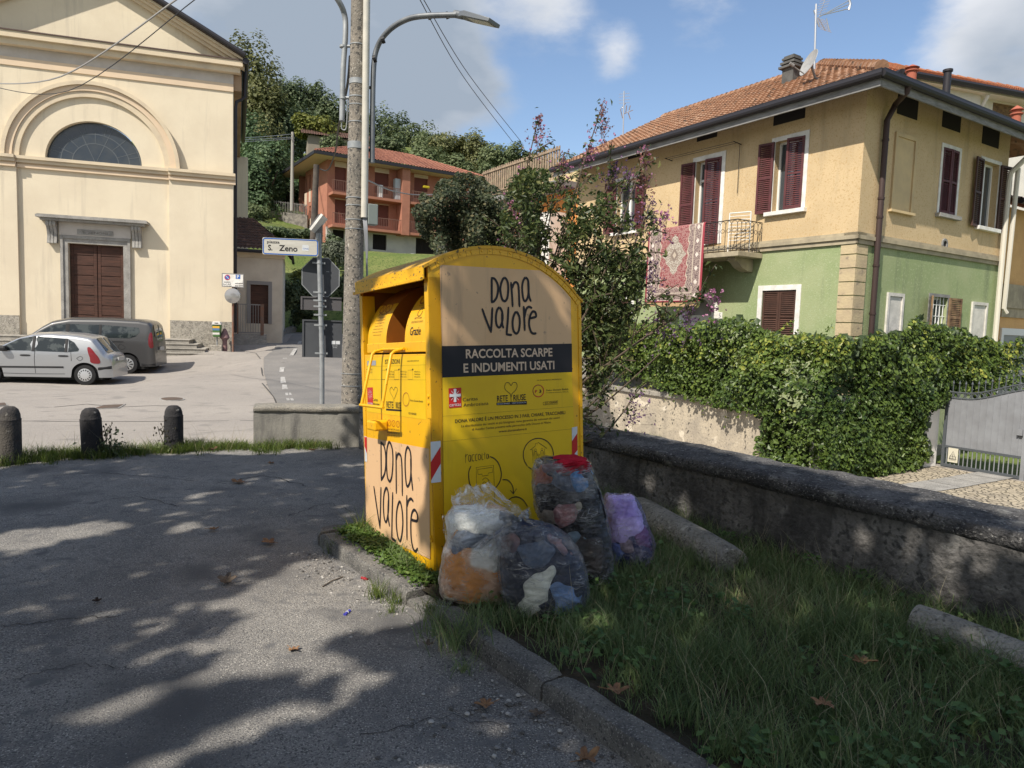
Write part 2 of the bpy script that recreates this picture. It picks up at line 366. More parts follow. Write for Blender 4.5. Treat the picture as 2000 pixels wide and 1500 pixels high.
usP = np.concatenate([np.arange(-34, -14, 2.0), np.arange(-14, 22, .6), np.arange(22, 34, 2.0)]); vsP = np.concatenate([np.arange(-12, 9.5, 1.5), np.arange(9.5, 40, .6), np.arange(40, 76, 2.0)])
sheet('piazza', PIAZ, usP, vsP, lambda u, v: zp(u, v)-(0.0 if v > 9.55 or u > 4.6 else 0.35), lambda u, v: v > 9.4 or u > 4.3)

# the street running up past the church: a slightly darker strip with dashed line
def strip(name, m, left, right, n, lift):
    L = smooth_line(left, n); R_ = smooth_line(right, n); b = MB(); k = 5
    V = []
    for a, c in zip(L, R_):
        for i in range(k+1):
            q = a+(c-a)*i/k; V.append((q[0], q[1], zg(q[0], q[1])+lift))
    N_ = len(L); b.add(V, [(j*(k+1)+i, j*(k+1)+i+1, (j+1)*(k+1)+i+1, (j+1)*(k+1)+i) for j in range(N_-1) for i in range(k)], 0, True)
    o = b.build(name, m); tag(o, kind='structure'); return o
lp = [hit(*q)[:2] for q in ((548, 800), (522, 752), (515, 716), (520, 696), (548, 672), (583, 652))]
rp = [hit(*q)[:2] for q in ((760, 800), (735, 752), (720, 716), (705, 696), (690, 672), (655, 652))]
strip('road', ROADM, lp, rp, 10, 0.03)
b = MB()
for q in [((565, 694), (573, 694), (590, 666), (584, 666)), ((549, 707), (558, 707), (561, 699), (553, 699)), ((545, 726), (554, 726), (556, 717), (547, 717)), ((548, 748), (559, 748), (556, 736), (548, 736)),
          ((551, 760), (562, 760), (560, 751), (551, 751)), ((560, 782), (566, 782), (562, 767), (557, 767)), ((568, 782), (574, 782), (568, 767), (564, 767))]:
    b.face([hit(x, y, 0.036) for x, y in q])
tag(b.build('road_markings', PAINT), kind='structure')
# thin joint lines and patches in the piazza paving
JT = mat('tar joint', (.075, .072, .07, 1), .9)
b = MB()
for pts in [[(40, 822), (160, 823), (300, 823), (420, 822), (514, 821)], [(522, 752), (512, 730), (508, 700), (500, 690), (470, 683)], [(105, 795), (170, 789), (230, 795), (300, 792), (345, 793)], [(512, 748), (535, 775), (541, 790)]]:
    P = [hit(x, y, .004) for x, y in pts]
    for i in range(len(P)-1):
        d = P[i+1]-P[i]; q = np.array([-d[1], d[0], 0]); q = q/np.linalg.norm(q)*0.018; b.face([P[i]-q, P[i+1]-q, P[i+1]+q, P[i]+q])
tag(b.build('paving_joint_line', JT), kind='structure')
def crack(pts, w, seed):
    P = smooth_line([gnd(x, y)[:2] for x, y in pts], 14); V = []; k = len(P)
    for i in range(k):
        t = P[min(i+1, k-1)]-P[max(i-1, 0)]; t /= np.linalg.norm(t)+1e-9; q = np.array([-t[1], t[0]]); j = .05*noise.noise(Vector((i*.35, seed, 0)))+.02*noise.noise(Vector((i*1.1, seed, 4))); ww = w*(.4+.9*abs(noise.noise(Vector((i*.5, seed, 9)))))*(1 if 0 < i < k-1 else .1)
        for s in (-1, 1): c = P[i]+q*(j+s*ww/2); V.append((c[0], c[1], fz(*uv((c[0], c[1], 0)))+.0035))
    b = MB(); b.add(V, [(2*i, 2*i+1, 2*i+3, 2*i+2) for i in range(k-1)]); tag(b.build('asphalt_crack_line', mat('crack dark', (.035, .034, .035, 1), .95)), kind='structure')
for i, (pts, w) in enumerate((([(-30, 1226), (60, 1218), (140, 1208), (235, 1205)], .012), ([(150, 985), (260, 972), (350, 990)], .012), ([(420, 945), (520, 930), (600, 950)], .02), ([(560, 1010), (640, 985), (690, 1000)], .012), ([(20, 1330), (160, 1300), (260, 1310)], .006), ([(700, 1440), (860, 1400), (1010, 1420)], .006), ([(90, 930), (220, 925), (380, 940)], .014))): crack(pts, w, i*3.7)
RUST = mat('iron cover', (.13, .085, .06, 1), .8, col2=(.09, .075, .065, 1), nscale=9, bump=.8, bscale=40)
def cover(name, label, P, th=.012):
    b = MB(); P = [np.array(p) for p in P]; k = len(P); top = [p+np.array([0, 0, th]) for p in P]; b.face(top); b.add(P+top, [(i, (i+1) % k, k+(i+1) % k, k+i) for i in range(k)])
    c = sum(top)/k; b.face([c+(p-c)*.86+np.array([0, 0, .003]) for p in top], 1); tag(b.build(name, [STONE, RUST]), label, 'manhole cover')
cover('manhole_cover', 'round rusty iron cover set in the sunny piazza asphalt', [hit(336+25*math.cos(a), 780+3.6*math.sin(a)) for a in np.linspace(0, 2*math.pi, 24, endpoint=False)])
cover('manhole_cover', 'rectangular rusty iron plate in the piazza asphalt behind the middle bollard', [hit(x, y) for x, y in ((178, 800), (232, 798), (246, 790), (200, 792))])
cover('manhole_cover', 'pale square drain cover at the left edge of the piazza beyond the bollards', [hit(x, y) for x, y in ((-22, 796), (16, 793), (12, 787), (-22, 789))])

# raised planting bed: soil, kerb, grass
BZ = 0.085
def bedz(u, v): return BZ+0.03*noise.noise(Vector((u*1.3, v*1.3, 1)))+0.02*noise.noise(Vector((u*3, v*3, 5)))+0.05*max(0, min(1, (u-2.6)/1.4))
sheet('planting_bed_soil', SOIL, np.arange(KU+.10, 4.4, .12), np.arange(-3, 5.15, .12), bedz, None, XYB)
KERB = MB()
kv = [4.98, 3.66, 3.36, 2.42, .5, -1.6]
for i in range(len(kv)-1):
    v1, v0 = kv[i]-.006, kv[i+1]+.006; d = .012*noise.noise(Vector((i*3.1, 0, 0))); hz = .10+.012*noise.noise(Vector((i*1.7, 4, 0)))
    if i == 1: hz -= .035
    n = max(6, int((kv[i]-kv[i+1])/.06)); V = []; F = []
    prof = [(0.0, -.05), (.002, hz*.5), (.004, hz-.016), (.012, hz-.003), (.026, hz), (.13, hz+.002), (.143, hz-.008), (.148, -.05)]
    for j in range(n+1):
        v = v0+(v1-v0)*j/n; en = .018 if j in (0, n) else 0
        for (a, z) in prof:
            w = .007*noise.noise(Vector((v*6, a*20, z*20+i))); p = XYB(KU+a+d+w, v); V.append((p[0], p[1], z-(en if z > 0 else 0)+.007*noise.noise(Vector((v*7, a*9, 8)))))
    k = len(prof); F = [(j*k+q, j*k+q+1, (j+1)*k+q+1, (j+1)*k+q) for j in range(n) for q in range(k-1)]+[list(range(k)), list(range(n*k, n*k+k))]
    KERB.add(V, F, 0, True)
# rounded end of the kerb turning behind the bin
for i in range(3):
    a0 = i*.5; V = []
    for j in range(5):
        t = a0+j*.11
        for (a, z) in [(0.0, -.05), (.0, .07), (.02, .10), (.12, .10), (.145, .07), (.145, -.05)]:
            ang = min(t/.35, 1)*math.pi/2; 
            p = XYB(KU+.145+max(0, t-.35)-(.145-a)*math.cos(ang)*1.0, 4.99+(.145-a)*math.sin(ang)+.0); V.append((p[0], p[1], z+.008*noise.noise(Vector((t*9, a*9, 2)))))
    KERB.add(V, [(j*6+q, j*6+q+1, (j+1)*6+q+1, (j+1)*6+q) for j in range(4) for q in range(5)]+[list(range(6)), list(range(24, 30))], 0, True)
tag(KERB.build('kerb', CONC), kind='structure')

# hillside
HP = np.array([(-16, 43, 1.8), (-10, 43, 1.8), (-14, 52, 5.4), (-10, 63, 7.6), (-4, 66, 7.9), (2, 72, 8), (-25, 60, 10.0), (-28, 70, 13), (-20, 80, 15), (-30, 90, 21), (-45, 110, 28), (-20, 110, 28), (0, 100, 19), (20, 110, 20), (40, 100, 17), (-60, 80, 19),
               (10, 60, 4), (30, 60, 2), (5, 48, 1.5), (-35, 48, 5), (-50, 50, 7), (50, 60, 3), (0, 130, 26), (-60, 130, 30), (60, 130, 22), (-8, 50, 4.6)])
def zh(X, Y):
    d2 = (HP[:, 0]-X)**2+(HP[:, 1]-Y)**2+2; w = 1.0/d2**2; return float((w*HP[:, 2]).sum()/w.sum())
xs = np.arange(-75, 76, 2.5); ys = np.arange(41, 131, 2.2); V = [(x, y, zh(x, y)-max(0, 44-y)*1.2+.35*noise.noise(Vector((x*.2, y*.2, 0)))) for y in ys for x in xs]; n = len(xs)
tag(raw('hillside', V, [(j*n+i, j*n+i+1, (j+1)*n+i+1, (j+1)*n+i) for j in range(len(ys)-1) for i in range(n-1)], HILL, smooth=True), kind='structure')
# ---------------------------------------------------------------- church
CREAM = mat('stucco cream', (.695, .61, .465, 1), .9, col2=(.645, .56, .425, 1), nscale=.7, bump=.2, bscale=14, streak=((.47, .41, .325, 1), (2.6, 2.6, .22), .55, .82))
CREAM2 = mat('stucco cream trim', (.63, .53, .385, 1), .9, col2=(.53, .445, .335, 1), nscale=1.5, lo=.45, hi=.7, bump=.3, bscale=20)
PEACH = mat('stucco peach band', (.68, .535, .385, 1), .9, col2=(.63, .50, .365, 1), nscale=1.2)
GREYS_ = mat('stucco grey frieze', (.54, .50, .46, 1), .9, col2=(.48, .44, .40, 1), nscale=2)
DKMET = mat('dark painted metal', (.035, .033, .038, 1), .5, metal=.3)
TERR = mat('plinth roughcast', (.37, .34, .29, 1), .95, col2=(.24, .22, .19, 1), nscale=7, lo=.45, hi=.62, bump=1.2, bscale=26, speck=[((.16, .15, .13, 1), 18, .56, .66), ((.50, .47, .42, 1), 22, .6, .7)])
WOOD = mat('door wood', (.085, .038, .026, 1), .6, col2=(.05, .024, .017, 1), nscale=2, stretch=(1, 1, 9), bump=.3, bscale=30)
GLASSD = mat('dark leaded glass', (.030, .042, .058, 1), .12, spec=.6, col2=(.045, .055, .065, 1), nscale=2)
ROOFD = mat('roof dark', (.10, .07, .06, 1), .8)
c0 = at(187, 655, 29.0); CH = 73.05
CF_ = Fr((c0[0], c0[1], 0), hd(CH), hd(CH+90))
ch = thing('church', 'cream stucco church with gable pediment, arched window and brown double door', 'church', (c0[0], c0[1], 0))
def cs(x, y, n=0.0): return CF_.px(x, y, n)
sR = cs(455, 400)[0]; sL = -sR; zb = -.6; zT = cs(440, 172)[1]     # right edge, cornice underside
zF = cs(187, 657)[1]                                               # church floor
sPr, sPl = cs(332, 500)[0], cs(38, 500)[0]
zs0, zs1 = cs(332, 352)[1], cs(332, 331)[1]                        # string course
zA = cs(187, 321)[1]; rO = (cs(353, 330)[0]-cs(5, 300)[0])/2; sA = (cs(353, 330)[0]+cs(5, 300)[0])/2; rI = (cs(322, 328)[0]-cs(38, 303)[0])/2
# lunette window: half disc
wl, wr = cs(88, 311)[0], cs(277, 326)[0]; sW = (wl+wr)/2; rW = (wr-wl)/2; zW = zs1+.02
def arc(sc_, zc, r, a0, a1, n, sq=1.0): return [(sc_+r*math.cos(a), zc+r*sq*math.sin(a)) for a in np.linspace(a0, a1, n)]
lun = arc(sW, zW, rW, 0, math.pi, 30, .93)
dl, dr, dzt = cs(135, 560)[0], cs(242, 560)[0], cs(190, 478)[1]
apexz = zT+2.75
def cz(y): return cs(440, y)[1]
z1, z2, z3, z4, z5 = cz(178), cz(163), cz(144), cz(133), cz(122); slope = (apexz-zT)/sR
wall = [(sL, zb), (dl, zb), (dl, dzt), (dr, dzt), (dr, zb), (sR, zb), (sR, zT), (sR, z5), (0, z5+slope*(sR+.46)-.05), (sL, z5), (sL, zT)]
plate(CF_, wall, [lun], -.35, 0, 'facade', CREAM, ch)
b = MB(); LC = 13.5
CS = Fr(CF_.o, CF_.a, -hd(-21.6)); b.box(CS, sR-.3, sR, -LC, -.36, zb, z5); b.box(CF_, sL, sL+.3, -LC, -.36, zb, zT); b.box(CF_, sL+.31, sR-.31, -LC, -LC+.3, zb, zT)
b.build('side_wall', CREAM, ch)
# pilaster strips
for s0_, s1_ in ((sPr, sR+.02), (sL-.02, sPl)): b = MB(); b.box(CF_, s0_, s1_, .003, .13, zb, zs0); b.build('pilaster', CREAM, ch)
# plinth of the strips
zpl = cs(390, 627)[1]
for s0_, s1_ in ((sPr+.01, sR+.05), (sL-.05, sPl-.01)): b = MB(); b.box(CF_, s0_, s1_, .131, .16, zb, zpl); b.build('plinth', TERR, ch)
# string course (steps forward over the strips)
def course(b, prof, s0, s1, base):
    z = None
    for (n, z0, z1, mi) in prof: b.box(CF_, s0-n*.0, s1+n*.0, base, base+n, z0, z1, mi)
h = zs1-zs0
SP = [(.10, zs0, zs0+h*.28, 1), (.06, zs0+h*.285, zs0+h*.42, 1), (.16, zs0+h*.425, zs0+h*.72, 0), (.24, zs0+h*.725, zs1, 0)]
b = MB(); course(b, SP, sPl+.003, sPr-.003, .002); course(b, SP, sPr, sR+.12, .132); course(b, SP, sL-.12, sPl, .132)
b.build('string_course', [CREAM2, PEACH], ch)
# arch moulding in three steps
b = MB()
for r0, r1, n, mi in [(rO-.14, rO, .26, 0), (rO-.36, rO-.145, .17, 1), (rI, rO-.365, .12, 0)]:
    A = arc(sA, zA, r1, 0, math.pi, 48); B = arc(sA, zA, r0, 0, math.pi, 48)
    V = [CF_.P(x, .003, z) for x, z in A]+[CF_.P(x, .003, z) for x, z in B]+[CF_.P(x, n, z) for x, z in A]+[CF_.P(x, n, z) for x, z in B]; k = 48
    F = [(2*k+i, 2*k+i+1, 3*k+i+1, 3*k+i) for i in range(k-1)]; b.add(V, F, mi)
    b.add(V, [(i, i+1, 2*k+i+1, 2*k+i) for i in range(k-1)]+[(k+i, k+i+1, 3*k+i+1, 3*k+i) for i in range(k-1)], mi, True)
b.build('arch_moulding', [CREAM2, PEACH], ch)
# lunette
b = MB(); b.prism(CF_, arc(sW, zW, rW-.03, 0, math.pi, 30, .93), -.34, -.22)
wn = b.build('window', GLASSD, ch)
b = MB(); LEAD = mat('window bars', (.10, .115, .13, 1), .5, metal=.3)
rr = rW-.05
for f in (.50, .74, .985):
    ribbon(b, CF_, arc(sW, zW, rr*f, 0, math.pi, 40, .93), .035, -.215)
for a in np.linspace(0, math.pi, 9)[1:-1]:
    r0 = 0 if abs(a-math.pi*.375) < .02 or abs(a-math.pi*.625) < .02 else .5
    ribbon(b, CF_, [(sW+rr*r*math.cos(a), zW+.93*rr*r*math.sin(a)) for r in (r0, (r0+.98)/2, .98)], .03, -.214)
for a in np.linspace(0, math.pi, 13)[1:-1:2]:
    ribbon(b, CF_, [(sW+rr*r*math.cos(a), zW+.93*rr*r*math.sin(a)) for r in (.74, .86, .98)], .03, -.213)
b.build('window_bars', LEAD, wn)
# cornice below the pediment, then the pediment's raking cornice
b = MB()
b.box(CF_, sL-.02, sR+.02, .004, .05, z1, z2, 1); b.box(CF_, sL-.02, sR+.02, .004, .03, z2+.003, z3, 2); b.box(CF_, sL-.30, sR+.30, .004, .32, z3+.003, z4, 0); b.box(CF_, sL-.42, sR+.42, .004, .46, z4+.003, z5, 0)
b.box(CF_, sL-.44, sR+.44, .004, .50, z5+.003, z5+.05, 3)
b.build('cornice', [CREAM2, PEACH, GREYS_, ROOFD], ch)
def rake(o0, o1, n0, n1, mi, b):
    """a bar following both slopes, between offsets o0..o1 above the wall's sloping edge"""
    e = sR+.46; zE = z5+.06-.0
    for sg in (-1, 1):
        FF_ = Fr(CF_.o, CF_.a, -hd(-21.6)) if n0 < -1 else CF_
        P = [(sg*e, zE+o0), (0, zE+o0+slope*e), (0, zE+o1+slope*e), (sg*e, zE+o1)]
        b.prism(FF_, P if sg > 0 else P[::-1], n0, n1, mi)
b = MB(); rake(-.34, -.20, .004, .22, 0, b); rake(-.198, -.06, .004, .36, 0, b); rake(-.058, .04, .004, .50, 0, b); b.build('raking_cornice', CREAM2, ch)
b = MB(); rake(.043, .22, -LC-.3, .56, 0, b)
for sg in (-1, 1):
    P0 = CF_.P(sg*(sR+.52), .62, z5+.2); P1 = CF_.P(0, .62, z5+.2+slope*(sR+.52)); b.tube([P0, P1], .11, 10, 1)
b.build('roof', [ROOFD, DKMET], ch)
# side eaves: brown soffit box and dark gutter with downpipe
BRN = mat('soffit brown', (.36, .25, .165, 1), .85, col2=(.28, .19, .12, 1), nscale=1.5, stretch=(1, 1, .4))
CS = Fr(CF_.o, CF_.a, -hd(-21.6)); b = MB(); b.box(CS, sR+.003, sR+.34, -LC, -.02, zT-.05, z4-.05, 0); b.build('eave_soffit', BRN, ch)
b = MB(); b.tube([CS.P(sR+.50, .55, z5+.0), CS.P(sR+.50, -LC-.2, z5+.0)], .13, 10)
zk = cs(458, 190)[1]
b.tube([CF_.P(sR+.46, -.35, z5-.1), CF_.P(sR+.44, -.35, zk+.15), CF_.P(sR+.30, -.30, zk), CF_.P(sR+.12, -.2, zk-.12), CF_.P(sR+.09, -.15, zk-.4), CF_.P(sR+.09, -.15, 1.0)], .065, 8)
b.build('gutter', DKMET, ch)
# portal
b = MB(); jw = cs(255, 560)[0]-dr; zj = dzt+jw*.95
b.box(CF_, dl-jw, dl-.004, -.15, .06, zF-.1, zj); b.box(CF_, dr+.004, dr+jw, -.15, .06, zF-.1, zj); b.box(CF_, dl-.003, dr+.003, -.15, .06, dzt+.003, zj)
b.box(CF_, dl-jw-.02, dl-jw+.08, .062, .11, zF-.1, zj+.06); b.box(CF_, dr+jw-.08, dr+jw+.02, .062, .11, zF-.1, zj+.06); b.box(CF_, dl-jw+.083, dr+jw-.083, .062, .11, zj-.05, zj+.06)
b.build('door_frame', STONE, ch)
fz0, fz1 = zj+.07, cs(185, 438)[1]
b = MB(); b.box(CF_, dl-jw-.05, dr+jw+.05, .004, .09, fz0, fz1); b.build('door_frieze', GREYS_, ch)
b = MB(); b.box(CF_, dl+.35, dr-.35, .092, .115, fz0+.06, fz0+.26); pl = b.build('plaque', STONE, ch)
b = MB(); put_text(b, CF_, 'S. ZENONI', dl+.55, fz0+.11, dr-.55, fz0+.11, .09, .118); b.build('lettering', mat('faded lettering', (.12, .11, .10, 1), .9), pl)
b = MB(); b.box(CF_, dl-jw-.62, dr+jw+.62, .004, .42, fz1+.003, fz1+.10); b.box(CF_, dl-jw-.74, dr+jw+.74, .004, .54, fz1+.103, fz1+.20); b.box(CF_, dl-jw-.70, dr+jw+.70, .004, .5, fz1+.203, fz1+.23)
b.build('door_hood', STONE, ch)
for s in (dl-jw-.28, dr+jw+.28):
    b = MB(); z0 = fz0-.36
    for k in (-1, 0, 1):
        P = smooth_line([(.10, z0+.02), (.20, z0), (.17, z0+.18), (.16, z0+.35), (.24, z0+.6), (.34, z0+.72), (.34, fz1)], 4)
        Q = Fr(CF_.o, CF_.n, CF_.a); poly = [(x, z) for x, z in P]+[(.005, fz1), (.005, z0+.02)]
        b.prism(Q, poly, s+k*.12-.05, s+k*.12+.05)
    b.build('bracket', STONE, ch)
def leafdoor(s0, s1, name):
    b = MB(); b.box(CF_, s0, s1, -.22, -.17, zF-.05, dzt)
    b.box(CF_, s0+.01, s0+.13, -.168, -.14, zF, dzt-.01); b.box(CF_, s1-.13, s1-.01, -.168, -.14, zF, dzt-.01); k = 9
    for i in range(k):
        z0 = zF+.05+(dzt-zF-.1)*i/k; z1_ = zF+.05+(dzt-zF-.1)*(i+1)/k; b.box(CF_, s0+.133, s1-.133, -.168, -.15, z0+.022, z1_-.022)
    return b.build(name, WOOD, ch, bevel=.006)
leafdoor(dl+.01, (dl+dr)/2-.005, 'door'); leafdoor((dl+dr)/2+.005, dr-.01, 'door')
# steps of the church
SSTEP = mat('step stone', (.36, .335, .295, 1), .92, col2=(.24, .225, .20, 1), nscale=2.5, lo=.42, hi=.66, bump=.7, bscale=24, speck=[((.15, .145, .13, 1), 30, .55, .7)])
b = MB(); sq = cs(368, 664, 1.6)[0]
for i in range(6):
    zt = zF-.168*i; s1 = sq+.34*i
    b.box(CF_, sL-1.5-.3*i, s1, .165 if i == 0 else 1.45+.34*(i-1)-.02, 1.45+.34*i, zt-.168-.25, zt-.035); b.box(CF_, sL-1.5-.3*i, s1+.03, .165 if i == 0 else 1.45+.34*(i-1)-.02, 1.48+.34*i, zt-.034, zt)
    if i: b.box(CF_, sq+.34*(i-1)+.005, s1, .18, 1.45+.34*(i-1)-.03, zt-.42, zt)
tag(b.build('church_steps', SSTEP, bevel=.008), 'worn stone steps leading up to the church door behind the grey van', 'steps')

# ---------------------------------------------------------------- annex behind the church, its gate and steps
TILE = mat('roof tile terracotta', (.34, .185, .11, 1), .9, col2=(.26, .145, .09, 1), nscale=1.3, lo=.35, hi=.65, bump=.5, bscale=20, speck=[((.42, .27, .18, 1), 3.2, .56, .68), ((.12, .085, .065, 1), 5.0, .57, .68)])
TILED = mat('roof tile dark', (.15, .085, .065, 1), .9, col2=(.09, .06, .05, 1), nscale=3, bump=.5, bscale=20, speck=[((.26, .15, .11, 1), 5, .57, .7)])
TILEO = mat('roof tile orange', (.42, .17, .085, 1), .9, col2=(.32, .13, .07, 1), nscale=2, speck=[((.27, .12, .08, 1), 6, .56, .7)])
def tiles(b, P0, P1, P2, P3, ncol, nrow, amp=.045, mi=0):
    """tiled slope: P0-P1 the eave, P3-P2 the top edge; corrugated across, stepped along"""
    P0, P1, P2, P3 = [np.array(p, float) for p in (P0, P1, P2, P3)]; nrm = np.cross(P1-P0, P3-P0); nrm /= np.linalg.norm(nrm)
    if nrm[2] < 0: nrm = -nrm
    k = 4; V = []; W = ncol*k
    L0 = np.linalg.norm(P1-P0)
    for j in range(nrow):
        for e in (0, 1):
            t = (j+(.0 if e == 0 else 1.0))/nrow; A = P0+(P3-P0)*t; B = P1+(P2-P1)*t; lift = .035 if e == 0 else .0
            for i in range(W+1):
                q = A+(B-A)*i/W; x = np.dot(q-P0, (P1-P0)/L0)/L0*ncol; V.append(q+nrm*(amp*abs(math.sin(math.pi*x))+lift+.006*noise.noise(Vector((q[0]*5, q[1]*5, q[2]*5)))))
    F = [(r*(W+1)+i, r*(W+1)+i+1, (r+1)*(W+1)+i+1, (r+1)*(W+1)+i) for r in range(2*nrow-1) for i in range(W)]
    b.add(V, F, mi, True)
SHADEW = mat('stucco annex', (.62, .56, .47, 1), .9, col2=(.54, .48, .40, 1), nscale=1.2, bump=.3, bscale=20)
DA = 35.0; a0 = at(552, 560, DA); AF = Fr((a0[0], a0[1], 0), hd(CH), hd(CH+90))
an = thing('annex', 'low grey stucco annex with tiled roof and stone-framed dark door beside the church', 'building', (a0[0], a0[1], 0))
zE = AF.px(500, 492)[1]; sE = AF.px(440, 500)[0]
adl, adr, adz = AF.px(489, 600)[0], AF.px(524, 600)[0], AF.px(505, 556)[1]; ab = AF.px(505, 632)[1]
plate(AF, [(sE-2, 0), (0, 0), (0, zE), (sE-2, zE)], [rect(adl, adr, ab, adz)], -.25, 0, 'wall', SHADEW, an)
b = MB(); b.box(AF, -.25, 0, -6, -.253, 0, zE); b.build('side_wall', SHADEW, an)
b = MB(); b.box(AF, adl, adr, -.2, -.14, ab, adz); d_ = b.build('door', WOOD, an)
b = MB(); w = .17; b.box(AF, adl-w, adl-.003, -.05, .04, ab, adz+w); b.box(AF, adr+.003, adr+w, -.05, .04, ab, adz+w); b.box(AF, adl-.002, adr+.002, -.05, .04, adz+.003, adz+w); b.build('door_frame', mat('stone grey', (.26, .25, .25, 1), .9), an)
b = MB(); b.box(AF, sE-2, .12, .003, .10, zE-.28, zE-.1); b.box(AF, sE-2, .25, .003, .22, zE-.098, zE); b.build('cornice', CREAM2, an)
b = MB(); zr = AF.px(470, 452)[1]; tiles(b, AF.P(sE-2, .42, zE+.06), AF.P(.4, .42, zE+.06), AF.P(-1.6, -3.2, zE+2.0), AF.P(sE-2, -3.2, zE+2.0), 26, 12, .07); tiles(b, AF.P(.4, .42, zE+.06), AF.P(.4, -6.4, zE+.06), AF.P(-1.6, -3.2, zE+2.0), AF.P(-1.6, -3.2, zE+2.0), 26, 10, .07)
b.tube([AF.P(sE-2, .45, zE), AF.P(.44, .45, zE), AF.P(.44, -6, zE)], .08, 8, 1); b.build('roof', [TILED, DKMET], an)
RUSTY = mat('rusty iron', (.17, .12, .10, 1), .8, col2=(.22, .10, .06, 1), nscale=5)
g0 = hit(463, 660); DG = 33.0; gz = at(463, 652, DG)[2]; GF = Fr((*at(463, 655, DG)[:2], 0), hd(CH), hd(CH+90))
gt = thing('iron_gate', 'small rusty iron gate at the top of the steps beside the church corner', 'gate', GF.P(0, 0, gz))
s1 = GF.px(513, 655)[0]; gh = GF.px(480, 593)[1]
for q_ in ((0, .06, -.03, .03), (s1-.1, s1+.05, -.06, .06)): b = MB(); b.box(GF, *q_, gz-.05, gh); b.build('post', RUSTY, gt)
b = MB(); b.box(GF, .065, s1-.105, -.015, .015, gh-.06, gh-.01); b.box(GF, .065, s1-.105, -.015, .015, gz+.04, gz+.10)
for s in np.linspace(.14, s1-.2, 8): b.tube([GF.P(s, 0, gz+.1), GF.P(s, 0, gh-.06)], .012, 6)
b.build('bars', mat('iron grey', (.26, .25, .25, 1), .6), gt)
b = MB()
for i in range(4): b.box(GF, -.15, s1+.15+.03*i, -.2+(.26*i if i else -.4), .06+.26*i, gz-.13*i-.6, gz-.13*i)
tag(b.build('gate_steps', STONE, bevel=.01), 'low grey stone steps below the small iron gate by the church', 'steps')
# low stone kerb wall climbing along the lane
LOWW = mat('low rubble wall', (.27, .25, .22, 1), .95, col2=(.14, .13, .12, 1), nscale=4, bump=1.2, bscale=18)
b = MB(); pts = [hit(*q) for q in ((516, 668), (545, 662), (575, 648), (592, 640))]
for i in range(3):
    A, B = pts[i], pts[i+1]; d = B-A; q = np.array([-d[1], d[0], 0]); q = q/np.linalg.norm(q)*.15
    for j in (0, 1): pass
    V = [A-q, B-q, B+q, A+q]; H = np.array([0, 0, .38]); V = [p-np.array([0, 0, .3]) for p in V]+[p+H for p in V]
    b.add(V, [(0, 1, 5, 4), (1, 2, 6, 5), (2, 3, 7, 6), (3, 0, 4, 7), (4, 5, 6, 7)])
tag(b.build('low_wall', LOWW), 'low mossy stone wall climbing beside the lane behind the street sign', 'wall')
# ---------------------------------------------------------------- two-tone house on the right
YEL = mat('stucco yellow', (.60, .455, .27, 1), .95, col2=(.53, .40, .235, 1), nscale=.8, bump=.35, bscale=55, bdetail=4, streak=((.38, .29, .18, 1), (2.5, 2.5, .3), .55, .82), speck=[((.48, .33, .165, 1), 26, .55, .68)])
GRN = mat('stucco green', (.275, .335, .165, 1), .95, col2=(.335, .375, .205, 1), nscale=1.0, bump=.45, bscale=50, bdetail=4, streak=((.165, .195, .115, 1), (2.2, 2.2, .3), .54, .8), speck=[((.36, .41, .24, 1), 22, .56, .68)])
BANDM = mat('band stone', (.42, .36, .25, 1), .9, col2=(.31, .265, .19, 1), nscale=3, streak=((.24, .20, .15, 1), (5, 5, .6), .55, .8))
QUO = mat('quoin stone', (.52, .42, .26, 1), .9, col2=(.44, .35, .23, 1), nscale=2.5, lo=.42, hi=.62, bump=.4, bscale=20, speck=[((.28, .23, .17, 1), 5, .62, .72)])
WHITE = mat('white paint', (.78, .76, .72, 1), .7, col2=(.64, .62, .58, 1), nscale=5, bump=.2, bscale=20)
WSTUC = mat('white stucco', (.74, .71, .66, 1), .9, col2=(.66, .63, .58, 1), nscale=1.5, bump=.3, bscale=20)
SHUT = mat('shutter maroon', (.115, .035, .038, 1), .6, col2=(.08, .028, .03, 1), nscale=4)
SHUTB = mat('shutter brown', (.085, .042, .030, 1), .6, col2=(.06, .032, .024, 1), nscale=4)
SHUTW = mat('shutter weathered', (.24, .155, .085, 1), .8, col2=(.12, .07, .045, 1), nscale=6)
GLASS = mat('window glass', (.045, .055, .065, 1), .06, spec=.8)
FRAMEW = mat('window frame white', (.72, .72, .70, 1), .5)
CURT = mat('curtain', (.55, .55, .54, 1), .9, col2=(.42, .42, .42, 1), nscale=3, stretch=(9, 9, .3))
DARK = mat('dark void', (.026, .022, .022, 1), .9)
SOFF = mat('soffit boards', (.15, .125, .105, 1), .9, col2=(.11, .095, .08, 1), nscale=2)
FASC = mat('fascia weathered', (.26, .255, .25, 1), .85, col2=(.17, .165, .16, 1), nscale=3, stretch=(1, 1, 6))
DPIPE = mat('downpipe brown', (.055, .035, .032, 1), .5, metal=.2)
IRON = mat('wrought iron', (.045, .04, .04, 1), .6, metal=.3)
hc = at(1673, 478, 16.0); HO = (hc[0], hc[1], 0)
HF = Fr(HO, hd(HA), hd(HA-90)); HS = Fr(HO, hd(HA+90), hd(HA+180))
ho = thing('house', 'two-storey house with yellow upper wall, green ground floor and maroon shutters', 'house', (hc[0], hc[1], -1.1))
LF = HF.px(1128, 420)[0]; LS = HS.px(1958, 450)[0]
zb0 = -1.1; zB = HF.px(1671, 474)[1]; zBt = zB+.24; zE = HF.px(1690, 190)[1]+.02; OV = .70; zW = zE+OV*.62
